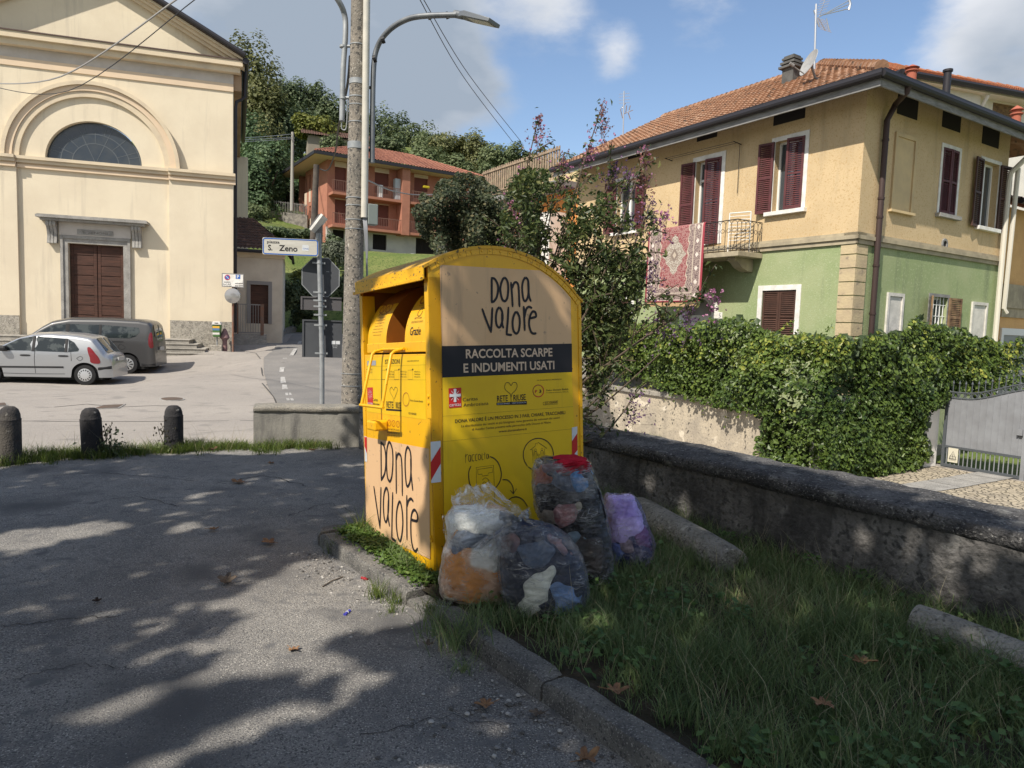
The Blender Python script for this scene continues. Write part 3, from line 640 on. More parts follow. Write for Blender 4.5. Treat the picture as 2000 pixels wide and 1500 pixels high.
def hole_px(F, x0, x1, y0, y1, xm=None):
    a = F.px((x0+x1)/2, y0)[1]; c = F.px((x0+x1)/2, y1)[1]; s0, s1 = F.px(x0, (y0+y1)/2)[0], F.px(x1, (y0+y1)/2)[0]
    return (min(s0, s1), max(s0, s1), min(a, c), max(a, c))
W1 = hole_px(HF, 1512, 1569, 272, 410)      # upper window near the corner
W2 = hole_px(HF, 1357, 1406, 312, 478)      # balcony door
W3 = hole_px(HF, 1205, 1243, 352, 452)      # upper left window
W4 = hole_px(HF, 1487, 1553, 567, 668)      # ground window
W5 = hole_px(HF, 1339, 1389, 582, 700)      # arched entrance
W6 = hole_px(HF, 1190, 1232, 585, 660)      # ground left window
S1 = hole_px(HS, 1837, 1869, 290, 421); S2 = hole_px(HS, 1913, 1947, 316, 446); S3 = hole_px(HS, 1814, 1848, 580, 655)
S0 = hole_px(HS, 1742, 1785, 262, 414)
plate(HF, rect(.3, LF, zBt, zW), [rect(*w) for w in (W1, W2, W3)], -.3, 0, 'upper_wall', YEL, ho)
plate(HF, rect(.3, LF, zb0, zB), [rect(*w) for w in (W4, W6)]+[[(W5[0], zb0+.01), (W5[1], zb0+.01)]+arc((W5[0]+W5[1])/2, W5[3]-(W5[1]-W5[0])/2, (W5[1]-W5[0])/2, 0, math.pi, 16)], -.3, 0, 'lower_wall', GRN, ho)
plate(HS, rect(-.0, LS, zBt, zW), [rect(*w) for w in (S1, S2)], -.3, 0, 'upper_wall', YEL, ho)
plate(HS, rect(-.0, LS, zb0, zB), [rect(*S3)], -.3, 0, 'lower_wall', GRN, ho)
b = MB()
for F, L_, e in ((HF, LF, .0), (HS, LS, .0)):
    b.box(F, -.05, L_, .003, .05, zB-.02, zB+.08); b.box(F, -.09, L_, .003, .09, zB+.083, zB+.17); b.box(F, -.04, L_, -.3, .04, zB+.173, zBt)
b.build('band', BANDM, ho)
b = MB(); z = zb0; i = 0
while z < zB-.06:
    z1_ = min(z+.31, zB-.03); qa = .36+.0*(i % 2)
    b.box(HF, -.028, qa, .003, .03, z+.012, z1_-.012); b.box(HS, .003, qa+.05, .003, .03, z+.012, z1_-.012); z = z1_; i += 1
b.build('quoin', QUO, ho)
# eaves: soffit, fascia, gutter

def eave_z(d): return zE+.04
b = MB(); b.face([HF.P(-OV, OV, zE+.02), HF.P(LF+.5, OV, zE+.02), HF.P(LF+.5, -.02, zW+.03), HF.P(.02, -.02, zW+.03)]); b.face([HS.P(-OV, OV, zE+.02), HS.P(LS+.2, OV, zE+.02), HS.P(LS+.2, -.02, zW+.03), HS.P(.02, -.02, zW+.03)]); b.build('eave_soffit', SOFF, ho)
b = MB(); b.box(HF, -OV-.03, LF+.5, OV, OV+.04, zE-.13, zE+.10); b.box(HS, -OV+.01, LS+.2, OV, OV+.04, zE-.13, zE+.10); b.build('fascia', FASC, ho)
# dark vent openings high on the walls
for F, q in [(HF, (1512, 1573, 203, 238)), (HF, (1362, 1401, 250, 272)), (HF, (1227, 1256, 293, 308)), (HS, (1752, 1793, 190, 229)), (HS, (1840, 1877, 215, 254)), (HS, (1918, 1952, 247, 286))]:
    h_ = hole_px(F, *q); b = MB(); b.box(F, h_[0], h_[1], .003, .006, h_[2], min(h_[3], zW-.04)); b.build('vent', DARK, ho)
b = MB(); e = OV+.10
b.tube([HF.P(-e-.02, e, zE+.10), HF.P(LF+.6, e, zE+.10)], .085, 10); b.tube([HS.P(-e-.02, e, zE+.10), HS.P(LS+.25, e, zE+.10)], .085, 10)
b.box(HF, -e, LF+.55, e-.09, e+.05, zE+.105, zE+.20); b.box(HS, -e, LS+.22, e-.09, e+.05, zE+.106, zE+.201); b.build('gutter', DKMET, ho)
# hip roof of pantiles with ridge tiles
RE = OV+.02; zR0 = zE+.17
HD = 9.6; RH = 2.55
P0 = HF.P(-RE, RE, zR0); P1 = HF.P(LF+.6, RE, zR0); half = HD/2
K = HF.P(half-RE, RE-half, zR0+RH); K2 = HF.P(LF+.6-.3, RE-half, zR0+RH)
Q1 = HF.P(-RE, RE-HD, zR0); Q2 = HF.P(LF+.6, RE-HD, zR0)
b = MB(); tiles(b, P0, P1, K2, K, 62, 17, .05); tiles(b, Q1, P0, K, K, 42, 17, .05); b.face([Q2, Q1, K, K2])
def ridge(b, A, B, n, r=.12, mi=0):
    A, B = np.array(A), np.array(B)
    for i in range(n): 
        p = A+(B-A)*i/n; q = A+(B-A)*(i+1.12)/n; b.tube([p+np.array([0, 0, .015]), q], [r*1.12, r*.88], 8, mi)
ridge(b, K, K2, 32); ridge(b, P0+np.array([0, 0, .08]), K+np.array([0, 0, .05]), 18, .13)
b.build('roof', TILE, ho)
# downpipe from the corner
g0_ = HS.px(1775, 172, OV+.1); a = HS.px(1735, 213, .12); bq = HS.px(1731, 300, .10); bb = HS.px(1701, 668, .10)
b = MB(); b.tube([HS.P(g0_[0], OV+.1, zE+.1), HS.P(g0_[0], OV+.06, zE-.08), HS.P(a[0]+.12, .22, a[1]+.12), HS.P(a[0], .11, a[1]-.25), HS.P(a[0], .11, zb0)], .065, 10)
for z in (zE-.9, zE-2.2, zB+.6, zB-.5, zB-1.6): b.tube([HS.P(a[0], .11, z), HS.P(a[0], .11, z+.05)], .078, 10)
b.build('downpipe', DPIPE, ho)
b = MB(); s = HS.px(1957, 400)[0]
z9 = HS.px(1955, 330)[1]
b.tube([HS.P(s, OV, zE), HS.P(s, .5, zE-.4), HS.P(s-.02, .16, zE-.75), HS.P(s-.02, .13, zE-1.0), HS.P(s-.02, .13, zB-2.5)], .07, 8); b.tube([HS.P(s+.28, .2, zE-.6), HS.P(s+.27, .16, zB-1.2), HS.P(s+.36, .2, zB-1.32)], .06, 8)
b.build('waste_pipe', mat('pipe cream', (.62, .58, .50, 1), .6), ho)
# windows
def shutter(mb, F, s0, s1, n, z0, z1, mid=True, ang=0.0, hinge=0):
    """louvred leaf in the plane n, swung by ang about its hinge edge (0: s0, 1: s1)"""
    h_ = s0 if hinge == 0 else s1; ca, sa = math.cos(ang), math.sin(ang)
    a = F.a*ca+F.n*sa*(1 if hinge == 0 else -1); nn = F.n*ca-F.a*sa*(1 if hinge == 0 else -1)
    G = Fr(F.P(h_, n, 0), a, nn); x0, x1 = (0, s1-s0) if hinge == 0 else (s0-s1, 0); w = .055
    mb.box(G, x0, x0+w, 0, .04, z0, z1); mb.box(G, x1-w, x1, 0, .04, z0, z1)
    mids = [z0, (z0+z1)/2-w/2, z1-w] if mid else [z0, z1-w]
    for z in mids: mb.box(G, x0+w, x1-w, .001, .039, z, z+w)
    k = int((z1-z0)/.052)
    for i in range(k):
        z = z0+w+(z1-z0-2*w)*(i+.5)/k
        if any(abs(z-(q+w/2)) < w*.75 for q in mids): continue
        mb.add([G.P(x0+w, .008, z+.022), G.P(x1-w, .008, z+.022), G.P(x1-w, .036, z-.018), G.P(x0+w, .036, z-.018), G.P(x0+w, .002, z+.016), G.P(x1-w, .002, z+.016), G.P(x1-w, .030, z-.024), G.P(x0+w, .030, z-.024)],
               [(0, 1, 2, 3), (7, 6, 5, 4), (0, 3, 7, 4), (1, 5, 6, 2)])
def sash(parent, F, w, curtain=.55, mull=True, tr=None):
    b = MB(); b.box(F, w[0]+.05, w[1]-.05, -.22, -.20, w[2]+.05, w[3]-.05, 0)
    win = b.build('window', GLASS, parent); b = MB(); t = .055
    b.box(F, w[0], w[0]+t, -.24, -.16, w[2], w[3]); b.box(F, w[1]-t, w[1], -.24, -.16, w[2], w[3]); b.box(F, w[0]+t, w[1]-t, -.24, -.16, w[3]-t, w[3]); b.box(F, w[0]+t, w[1]-t, -.24, -.16, w[2], w[2]+t)
    m = (w[0]+w[1])/2
    if mull: b.box(F, m-.05, m+.05, -.24, -.15, w[2]+t, w[3]-t)
    if tr: b.box(F, w[0]+t, w[1]-t, -.239, -.155, tr, tr+.06)
    b.build('frame', FRAMEW, win)
    if curtain:
        b = MB(); b.grid(lambda u, v: F.P(w[0]+.06+(w[1]-w[0]-.12)*u*curtain, -.30+.02*math.sin(u*40), w[2]+.06+(w[3]-w[2]-.12)*v), 40, 2); b.build('curtain', CURT, win)
    return win
def surround(parent, F, w, t=.11, n=.02, m=WHITE, arch=False):
    b = MB(); b.box(F, w[0]-t, w[0]-.001, .002, n, w[2], w[3]+t); b.box(F, w[1]+.001, w[1]+t, .002, n, w[2], w[3]+t); b.box(F, w[0], w[1], .002, n, w[3]+.001, w[3]+t); return b.build('window_surround', m, parent)
def sill(parent, F, w, o=.16, n=.12, m=WHITE):
    b = MB(); b.box(F, w[0]-o, w[1]+o, -.15, n, w[2]-.10, w[2]-.003); return b.build('sill', m, parent, bevel=.006)
def shut(parent, F, s0, s1, n, z0, z1, m=SHUT, **k):
    b = MB(); shutter(b, F, s0, s1, n, z0, z1, **k); return b.build('shutter', m, parent)
# front, first floor (s grows to the left of the picture)
w = W1; wd_ = (w[1]-w[0])/2; sash(ho, HF, w, .0); surround(ho, HF, w); sill(ho, HF, w)
shut(ho, HF, w[1]+.01, w[1]+wd_+.01, .03, w[2]-.02, w[3], ang=.16, hinge=0); shut(ho, HF, w[0]+.0, w[0]+wd_*1.05, .0, w[2]+.01, w[3]-.01, ang=.22, hinge=0)
b = MB(); b.grid(lambda u, v: HF.P(w[0]+wd_*1.25+.25*wd_*u, -.27+.02*math.sin(u*20), w[2]+.05+(w[3]-w[2]-.1)*v), 12, 2); b.build('curtain', CURT, ho)
w = W2; wd_ = (w[1]-w[0])/2; sash(ho, HF, w, .6, True, w[3]-.55); surround(ho, HF, w, .13)
shut(ho, HF, w[1]+.02, w[1]+wd_+.02, .03, w[2], w[3], ang=.14, hinge=0); shut(ho, HF, w[0], w[0]+wd_*1.1, .0, w[2]+.01, w[3]-.01, ang=.18, hinge=0)
w = W3; wd_ = (w[1]-w[0])/2; sash(ho, HF, w, .5); surround(ho, HF, w); sill(ho, HF, w)
shut(ho, HF, w[1]+.01, w[1]+wd_+.01, .03, w[2]-.02, w[3], ang=.2, hinge=0); shut(ho, HF, w[0]-wd_-.01, w[0]-.01, .03, w[2]-.02, w[3], ang=.2, hinge=1)
# front, ground floor
w = W4; m_ = (w[0]+w[1])/2; surround(ho, HF, w, .13, .025); shut(ho, HF, w[0]+.01, m_-.004, -.05, w[2], w[3]-.01, m=SHUTB); shut(ho, HF, m_+.004, w[1]-.01, -.05, w[2], w[3]-.01, m=SHUTB)
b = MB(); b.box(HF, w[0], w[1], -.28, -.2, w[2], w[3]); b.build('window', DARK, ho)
w = W6; m_ = (w[0]+w[1])/2; surround(ho, HF, w, .13, .025); shut(ho, HF, w[0]+.01, m_-.004, -.05, w[2], w[3]-.01, m=SHUTB); shut(ho, HF, m_+.004, w[1]-.01, -.05, w[2], w[3]-.01, m=SHUTB)
# arched entrance
w = W5; sm = (w[0]+w[1])/2; r = (w[1]-w[0])/2; zc = w[3]-r
b = MB(); A = arc(sm, zc, r+.24, 0, math.pi, 24); Bq = arc(sm, zc, r-.002, 0, math.pi, 24); k = 24
V = [HF.P(x, .004, z) for x, z in A+Bq]+[HF.P(x, .035, z) for x, z in A+Bq]
b.add(V, [(i, i+1, k+i+1, k+i) for i in range(k-1)]+[(2*k+i, 2*k+i+1, 3*k+i+1, 3*k+i) for i in range(k-1)]+[(i, i+1, 2*k+i+1, 2*k+i) for i in range(k-1)]+[(k+i, k+i+1, 3*k+i+1, 3*k+i) for i in range(k-1)])
b.box(HF, sm-r-.24, sm-r-.001, .004, .035, zb0, zc-.002); b.box(HF, sm+r+.001, sm+r+.24, .004, .035, zb0, zc-.002); b.build('door_surround', WHITE, ho)
b = MB(); b.box(HF, w[0], w[1], -.25, -.10, zc-.32, zc-.002); b.build('door_transom', WHITE, ho)
b = MB(); b.prism(HF, [(sm-r, zc)]+arc(sm, zc, r, 0, math.pi, 16)[::-1]+[(sm+r, zc)], -.26, -.2); b.build('fanlight', mat('fanlight grey', (.30, .29, .28, 1), .3), ho)
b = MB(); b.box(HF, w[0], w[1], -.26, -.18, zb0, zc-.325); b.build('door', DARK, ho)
s, z = HF.px(1404, 616); b = MB(); b.box(HF, s-.13, s+.13, .003, .02, z-.085, z+.085); pl = b.build('house_number', WHITE, ho)
b = MB(); put_text(b, Fr(HF.P(0, 0, 0), -HF.a, HF.n), '35', -s-.085, z-.055, -s+.085, z-.055, .11, .0225); b.build('lettering', mat('number blue grey', (.10, .11, .16, 1), .7), pl)
# side, first floor
w = S0; b = MB(); t = .09; b.box(HS, w[0], w[0]+t, .003, .045, w[2], w[3]); b.box(HS, w[1]-t, w[1], .003, .045, w[2], w[3]); b.box(HS, w[0]+t, w[1]-t, .003, .045, w[3]-t, w[3]); b.box(HS, w[0]-.05, w[1]+.05, .003, .09, w[2]-.06, w[2]-.002)
b.box(HS, w[0]+t+.002, w[1]-t-.002, .003, .012, w[2], w[3]-t-.002); b.build('blind_window', mat('stucco blind', (.60, .46, .26, 1), .9, col2=(.52, .40, .24, 1), nscale=2), ho)
w = S1; wd_ = (w[1]-w[0])/2; surround(ho, HS, w, .09); sill(ho, HS, w, .14, .13, STONE); m_ = (w[0]+w[1])/2; sash(ho, HS, w, 0)
shut(ho, HS, w[0]+.02, m_-.004, -.02, w[2]+.02, w[3]-.01, ang=.10, hinge=0); shut(ho, HS, m_+.004, w[1]-.02, -.02, w[2]+.02, w[3]-.01, ang=.10, hinge=1)
w = S2; sash(ho, HS, w, .45); surround(ho, HS, w, .09); sill(ho, HS, w, .14, .13, WHITE); wd_ = .52
shut(ho, HS, w[0]-wd_, w[0]-.02, .03, w[2]-.05, w[3], ang=.12, hinge=1, m=SHUTB); shut(ho, HS, w[1]+.02, w[1]+wd_, .03, w[2]-.05, w[3], ang=.12, hinge=0, m=SHUTB)
# side, ground floor
for q in ((1727, 1759, 572, 700), (1893, 1923, 590, 690)):
    w = hole_px(HS, *q); b = MB(); t = .08; b.box(HS, w[0], w[0]+t, .003, .05, w[2], w[3]); b.box(HS, w[1]-t, w[1], .003, .05, w[2], w[3]); b.box(HS, w[0]+t, w[1]-t, .003, .05, w[3]-t, w[3]); b.box(HS, w[0]+t+.002, w[1]-t-.002, .003, .018, w[2], w[3]-t-.002)
    b.build('blind_panel', mat('panel white grey', (.66, .63, .58, 1), .85, col2=(.52, .50, .46, 1), nscale=4, bump=.3, bscale=20), ho)
w = S3; sash(ho, HS, w, .0); surround(ho, HS, w, .08, .02, FASC); b = MB()
for s in np.linspace(w[0]+.1, w[1]-.1, 5): b.tube([HS.P(s, -.05, w[2]), HS.P(s, -.05, w[3])], .012, 6)
for z in np.linspace(w[2]+.2, w[3]-.2, 3): b.tube([HS.P(w[0], -.05, z), HS.P(w[1], -.05, z)], .01, 6)
b.build('window_grille', FRAMEW, ho)
shut(ho, HS, w[0]-.42, w[0]-.01, .03, w[2]-.05, w[3], ang=.5, hinge=1, m=SHUTW); shut(ho, HS, w[1]+.02, w[1]+.52, .03, w[2]-.05, w[3], ang=.12, hinge=0, m=SHUTW)
s, z = HS.px(1844, 477); G = Fr(HS.P(s, 0, z), HS.a, HS.c, HS.n); b = MB(); b.lathe(None, [(.085, .003), (.085, .03), (.14, .03), (.15, .003)], 18, 0, G); b.lathe(None, [(.0, .006), (.086, .006)], 18, 1, G); b.build('round_vent', [FASC, DARK], ho)
# balcony: slab, bracket, wrought-iron railing
BN = 0.95; bs0 = HF.px(1442, 488)[0]-.02; s_r = HF.px(1441, 430, BN)[0]; s_l = HF.px(1268, 460, BN)[0]; zS = HF.px(1440, 489, BN)[1]; zRl = HF.px(1440, 428, BN)[1]
ba = MB(); ba.box(HF, s_r-.06, s_l+.06, .01, BN-.01, zS-.13, zS-.005); ba.build('balcony_slab', BANDM, ho, bevel=.01)
for s in (s_r+.35, s_l-.35):
    b = MB(); Q = Fr(HF.o, HF.n, HF.a); P = [(.005, zS-.135), (.72, zS-.135), (.72, zS-.2), (.6, zS-.24), (.45, zS-.36), (.2, zS-.45), (.005, zS-.46)]; b.prism(Q, P, s-.13, s+.13); b.build('balcony_bracket', BANDM, ho)
b = MB()
def rail_run(A, B, n):
    A, B = np.array(A), np.array(B)
    for z in (zS+.06, zRl): b.tube([A+np.array([0, 0, z]), B+np.array([0, 0, z])], .013, 6)
    L_ = np.linalg.norm(B-A); d = (B-A)/L_; up = np.array([0, 0, 1.0])
    for i in range(n+1):
        p = A+d*L_*i/n; b.tube([p+up*zS, p+up*(zRl-.12)], .008, 5)
        if i < n:
            m = p+d*L_*.5/n; r = L_*.5/n
            b.tube([m+d*r*math.cos(t)+up*(zRl-.12+.10*math.sin(t)) for t in np.linspace(0, math.pi, 9)], .007, 5); b.tube([m+d*r*.7*math.cos(t)+up*(zRl-.26+.05*math.sin(t)) for t in np.linspace(0, 2*math.pi, 10)], .006, 5)
            b.tube([m+d*r*math.cos(t)+up*(zS+.16-.08*math.sin(t)) for t in np.linspace(0, math.pi, 9)], .006, 5)
rail_run(HF.P(s_r, BN, 0), HF.P(s_l, BN, 0), 17); rail_run(HF.P(s_r, .02, 0), HF.P(s_r, BN, 0), 6); rail_run(HF.P(s_l, .02, 0), HF.P(s_l, BN, 0), 6)
b.build('balcony_railing', IRON, ho)
# airer on the balcony, clothes line on the wall
b = MB(); w_ = Fr(HF.P(s_r+.12, .25, 0), HF.n*.3+HF.a*.95, HF.a); zt = zRl+.28
for x in (.05, .62): b.tube([w_.P(x, 0, zS), w_.P(x, 0, zt)], .016, 6)
for z in np.linspace(zS+.35, zt, 9): b.tube([w_.P(.05, 0, z), w_.P(.62, 0, z)], .009 if z < zt-.01 else .016, 6)
tag(b.build('clothes_airer', FRAMEW), 'white folding clothes airer standing on the balcony', 'airer')
b = MB(); p0 = HF.px(1313, 312); p1 = HF.px(1448, 280)
for dn in (.12, .28): b.tube([HF.P(p0[0], dn, p0[1]), HF.P(p1[0], dn, p1[1])], .007, 5)
for p in (p0, p1): b.tube([HF.P(p[0], .0, p[1]-.03), HF.P(p[0], .3, p[1])], .012, 5)
b.tube([HF.P(p1[0], .05, p1[1]), HF.P(p1[0], .05, p1[1]-1.3)], .008, 5); tag(b.build('clothes_line', IRON), 'thin iron clothes line fixed to the yellow wall above the balcony', 'clothes line')
# the carpet hung over the railing
RN = BN+.035; q = [HF.px(x, y, RN) for x, y in ((1269, 441), (1378, 424), (1372, 582), (1258, 599))]
cl, cr = q[0][0], q[1][0]; ct = zRl+.02; cb = (q[2][1]+q[3][1])/2
def carpet_mat():
    m = bpy.data.materials.new('carpet oriental'); m.use_nodes = True; N, L = m.node_tree.nodes, m.node_tree.links; bs = N['Principled BSDF']; bs.inputs['Roughness'].default_value = .95; bs.inputs['Specular IOR Level'].default_value = .1
    at_ = N.new('ShaderNodeAttribute'); at_.attribute_name = 'w'   # (0..1 across, 0..1 down, 0)
    sp = N.new('ShaderNodeSeparateXYZ'); L.new(at_.outputs['Vector'], sp.inputs[0])
    def mth(op, a, c=None, d=None):
        n = N.new('ShaderNodeMath'); n.operation = op
        for i, x in enumerate((a, c, d)):
            if x is None: continue
            if isinstance(x, (int, float)): n.inputs[i].default_value = x
            else: L.new(x, n.inputs[i])
        return n.outputs[0]
    x, y = sp.outputs[0], sp.outputs[1]
    ax = mth('ABSOLUTE', mth('SUBTRACT', x, .5)); 
    e = mth('MINIMUM', mth('SUBTRACT', .5, ax), mth('MULTIPLY', mth('SUBTRACT', 1.0, y), 1.35))   # distance to the edge (sides and bottom)
    def mix(f, A, B):
        n = N.new('ShaderNodeMix'); n.data_type = 'RGBA'; L.new(f, n.inputs['Factor'])
        for k_, c in (('A', A), ('B', B)):
            if isinstance(c, tuple): n.inputs[k_].default_value = c
            else: L.new(c, n.inputs[k_])
        return n.outputs['Result']
    def pat(scale, lo, hi, mirror=True):
        cb_ = N.new('ShaderNodeCombineXYZ'); L.new(ax if mirror else x, cb_.inputs[0]); L.new(mth('MULTIPLY', y, 1.3), cb_.inputs[1]); v = N.new('ShaderNodeTexVoronoi'); v.inputs['Scale'].default_value = scale; L.new(cb_.outputs[0], v.inputs['Vector'])
        r = N.new('ShaderNodeMapRange'); r.inputs['From Min'].default_value = lo; r.inputs['From Max'].default_value = hi; L.new(v.outputs['Distance'], r.inputs['Value']); return r.outputs[0]
    red, cream, dkr, blk = (.30, .06, .07, 1), (.50, .42, .34, 1), (.15, .035, .045, 1), (.06, .04, .05, 1)
    f1 = pat(46, .30, .52); field = mix(f1, (.30, .055, .065, 1), (.50, .30, .27, 1)); f2 = pat(90, .25, .5); field = mix(mth('MULTIPLY', f2, .55), field, dkr)
    bord = mix(pat(60, .28, .5), (.13, .075, .085, 1), (.47, .37, .32, 1)); bord = mix(mth('MULTIPLY', pat(120, .3, .55), .5), bord, blk)
    med = mix(pat(70, .34, .46), (.60, .56, .48, 1), (.30, .24, .20, 1))
    rv = mth('ADD', mth('MULTIPLY', ax, 1.0), mth('MULTIPLY', mth('ABSOLUTE', mth('SUBTRACT', y, .40)), .80))
    wav = mth('MULTIPLY', mth('SINE', mth('MULTIPLY', y, 60.0)), .012)
    c = mix(mth('LESS_THAN', mth('ADD', rv, wav), .215), field, med); c = mix(mth('LESS_THAN', rv, .075), c, (.24, .19, .16, 1)); c = mix(mth('LESS_THAN', rv, .035), c, cream)
    ew = mth('ADD', e, mth('MULTIPLY', mth('SINE', mth('MULTIPLY', mth('ADD', x, y), 44.0)), .012))
    c = mix(mth('LESS_THAN', ew, .255), c, cream); c = mix(mth('LESS_THAN', ew, .242), c, bord); c = mix(mth('LESS_THAN', e, .165), c, cream); c = mix(mth('LESS_THAN', e, .150), c, bord)
    dia = mth('LESS_THAN', mth('ADD', mth('ABSOLUTE', mth('SUBTRACT', mth('FRACT', mth('MULTIPLY', y, 6.0)), .5)), mth('MULTIPLY', mth('ABSOLUTE', mth('SUBTRACT', mth('SUBTRACT', .5, ax), .1)), 7.0)), .2)
    c = mix(dia, c, (.66, .58, .52, 1)); c = mix(mth('LESS_THAN', e, .048), c, (.55, .40, .36, 1)); c = mix(mth('LESS_THAN', e, .030), c, (.33, .06, .08, 1))
    L.new(c, bs.inputs['Base Color']); return m
nu, nv = 26, 40; V = []; A = []
for j in range(nv+1):
    for i in range(nu+1):
        x, y = i/nu, j/nv
        if y < .04: n = RN-.05*(1-y/.04)+.0; z = ct+.0
        else: n = RN+.025*math.sin(x*9+y*2)*min(1, y*2)+.03*y; z = ct-(ct-cb)*(y-.04)/.96
        V.append(HF.P(cl+(cr-cl)*x+.03*(y-.5)*(1-2*x)*-1, n, z)); A.append((x, y, 0))
b = MB(); b.add(V, [(j*(nu+1)+i, j*(nu+1)+i+1, (j+1)*(nu+1)+i+1, (j+1)*(nu+1)+i) for j in range(nv) for i in range(nu)], 0, True)
o = raw('carpet', V, b.f, carpet_mat(), smooth=True); a_ = o.data.attributes.new('w', 'FLOAT_VECTOR', 'POINT'); a_.data.foreach_set('vector', np.array(A, np.float32).ravel())
md = o.modifiers.new('thick', 'SOLIDIFY'); md.thickness = .012; tag(o, 'red oriental carpet with cream medallion hung over the balcony railing', 'carpet')
b = MB()
for i in range(60): 
    s = cl+(cr-cl)*(i+.5)/60; b.box(HF, s-.012, s+.012, RN+.045, RN+.055, cb-.10-.02*random.random(), cb-.003)
b.build('fringe', mat('carpet fringe', (.55, .36, .20, 1), .95), o)
# things on the roof
ant = mat('aluminium', (.55, .56, .58, 1), .35, metal=.8)
def antenna(name, label, base, top, heads, r=.022):
    b = MB(); b.tube([base, top], r, 8); 
    for (p, d, e_, n, L_) in heads:     # boom along d with n elements of length L_ along e_
        p, d, e_ = np.array(p), np.array(d)/np.linalg.norm(d), np.array(e_)/np.linalg.norm(e_)
        for i in range(n):
            q = p+d*(i/(n-1)-.5)*1.0*L_*1.4; b.tube([q-e_*L_*.5, q+e_*L_*.5], .007, 5)
        b.tube([p-d*L_*.75, p+d*L_*.75], .014, 6)
    return tag(b.build(name, ant), label, 'aerial')
D1 = 18.5; B1 = at(1592, 112, D1)-np.array([0, 0, .3]); T1 = at(1594, 8, D1); ex, ey = CR, CU
hd_ = at(1600, 33, D1)
b = MB(); b.tube([B1, T1], .03, 8)
def PX1(x, y, dd=0.0): return at(x, y, D1+dd)
for (A_, B_) in [((1600, 33), (1660, 0)), ((1602, 31), (1659, 8)), ((1604, 30), (1657, 17)), ((1600, 33), (1615, -12)), ((1598, 34), (1612, 60))]: b.tube([PX1(*A_), PX1(*B_, .25)], .012, 6)
for t in np.linspace(.15, 1, 8):
    for sg, en in ((1, (1615, -12)), (-1, (1612, 60))):
        c = np.array((1598, 33))+(np.array(en)-np.array((1598, 33)))*t; b.tube([PX1(c[0]-10, c[1]+4*sg), PX1(c[0]+12, c[1]-3*sg)], .007, 5)
b.tube([PX1(1657, -6, .25), PX1(1661, 8, .25), PX1(1658, 19, .25)], .03, 6); b.tube([PX1(1590, 20), PX1(1600, 52)], .02, 6); b.tube([PX1(1614, 36), PX1(1620, 60)], .014, 6)
tag(b.build('roof_antenna', ant), 'tall roof aerial with fan of rods behind the satellite dish', 'aerial')
D2 = 24.5; b = MB(); b.tube([at(1217, 265, D2), at(1219, 178, D2)], .022, 6)
for y in (184, 190, 196, 202): b.tube([at(1209, y, D2), at(1230, y-2, D2)], .007, 5)
for A_, B_ in [((1219, 222), (1236, 215)), ((1212, 214), (1216, 231)), ((1212, 214), (1222, 201)), ((1227, 220), (1231, 233)), ((1224, 206), (1222, 222)), ((1231, 206), (1228, 219))]: b.tube([at(*A_, D2), at(*B_, D2+.15)], .016, 6)
tag(b.build('roof_antenna', ant), 'thin white aerial rising behind the far end of the house ridge', 'aerial')
dp = at(1583, 124, 18.0); dn = hd(262)+np.array([0, 0, .38]); dn /= np.linalg.norm(dn); dx = np.cross([0, 0, 1.0], dn); dx /= np.linalg.norm(dx); G = Fr(dp, dx, np.cross(dn, dx), dn)
b = MB(); b.lathe(None, [(0, 0), (.12, .008), (.24, .03), (.33, .06), (.335, .052), (.24, .018), (.0, -.012)], 28, 0, G); b.tube([G.P(0, 0, -.01), G.P(0, -.25, -.25), G.P(0, -.3, -.7)], .03, 6, 1); b.tube([G.P(0, -.3, .03), G.P(0, -.25, .42), ], .014, 6, 1); b.tube([G.P(0, -.25, .38), G.P(0, -.23, .50)], .04, 8, 1)
tag(b.build('satellite_dish', [mat('dish grey', (.36, .36, .355, 1), .7, col2=(.30, .30, .295, 1), nscale=6), FASC]), 'round grey satellite dish by the chimney on the tiled roof', 'satellite dish')
cp = at(1547, 127, 20.5); G = Fr((cp[0], cp[1], 0), hd(HA), hd(HA-90)); z = cp[2]
cm_ = mat('chimney concrete', (.12, .118, .112, 1), .9, col2=(.08, .078, .075, 1), nscale=5)
b = MB(); b.box(G, -.18, .18, -.18, .18, z-.9, z-.12)
for i in range(3): b.box(G, -.26+.03*i, .26-.03*i, -.26+.03*i, .26-.03*i, z-.11+.115*i, z-.05+.115*i); b.box(G, -.16, .16, -.16, .16, z-.049+.115*i, z+.004+.115*i)
b.build('chimney', cm_, ho)
# ---------------------------------------------------------------- white house behind, orange house at the edge
DW = 30.0; w0 = at(1901, 200, DW); WF = Fr((w0[0], w0[1], 0), hd(72), hd(162))
wh = thing('white_house', 'tall white house with orange tiled hip roof behind the two-tone house', 'house', (w0[0], w0[1], -1))
ze = WF.px(1901, 165, .7)[1]-.18; sl = WF.px(1793, 150, 1.0)[0]
wv = hole_px(WF, 1937, 1989, 203, 260)
plate(WF, rect(0, 14, -1, ze), [rect(*wv)], -.3, 0, 'wall', WSTUC, wh)
b = MB(); b.box(WF, sl+.2, -.003, -.3, .32, -1, ze-.003); b.box(WF, sl+.2, sl+.5, -9, -.303, -1, ze-.003); b.build('wing_wall', WSTUC, wh)
b = MB(); b.box(WF, wv[0], wv[1], -.16, -.08, wv[2], wv[3]); 
for i in range(14): z = wv[2]+(wv[3]-wv[2])*i/14; b.box(WF, wv[0], wv[1], -.079, -.066, z+.01, z+(wv[3]-wv[2])/14)
b.build('roller_shutter', SHUTW, wh)
b = MB(); b.box(WF, sl-.3, 14.5, -.2, .6, ze, ze+.16); b.build('eave_soffit', WSTUC, wh)
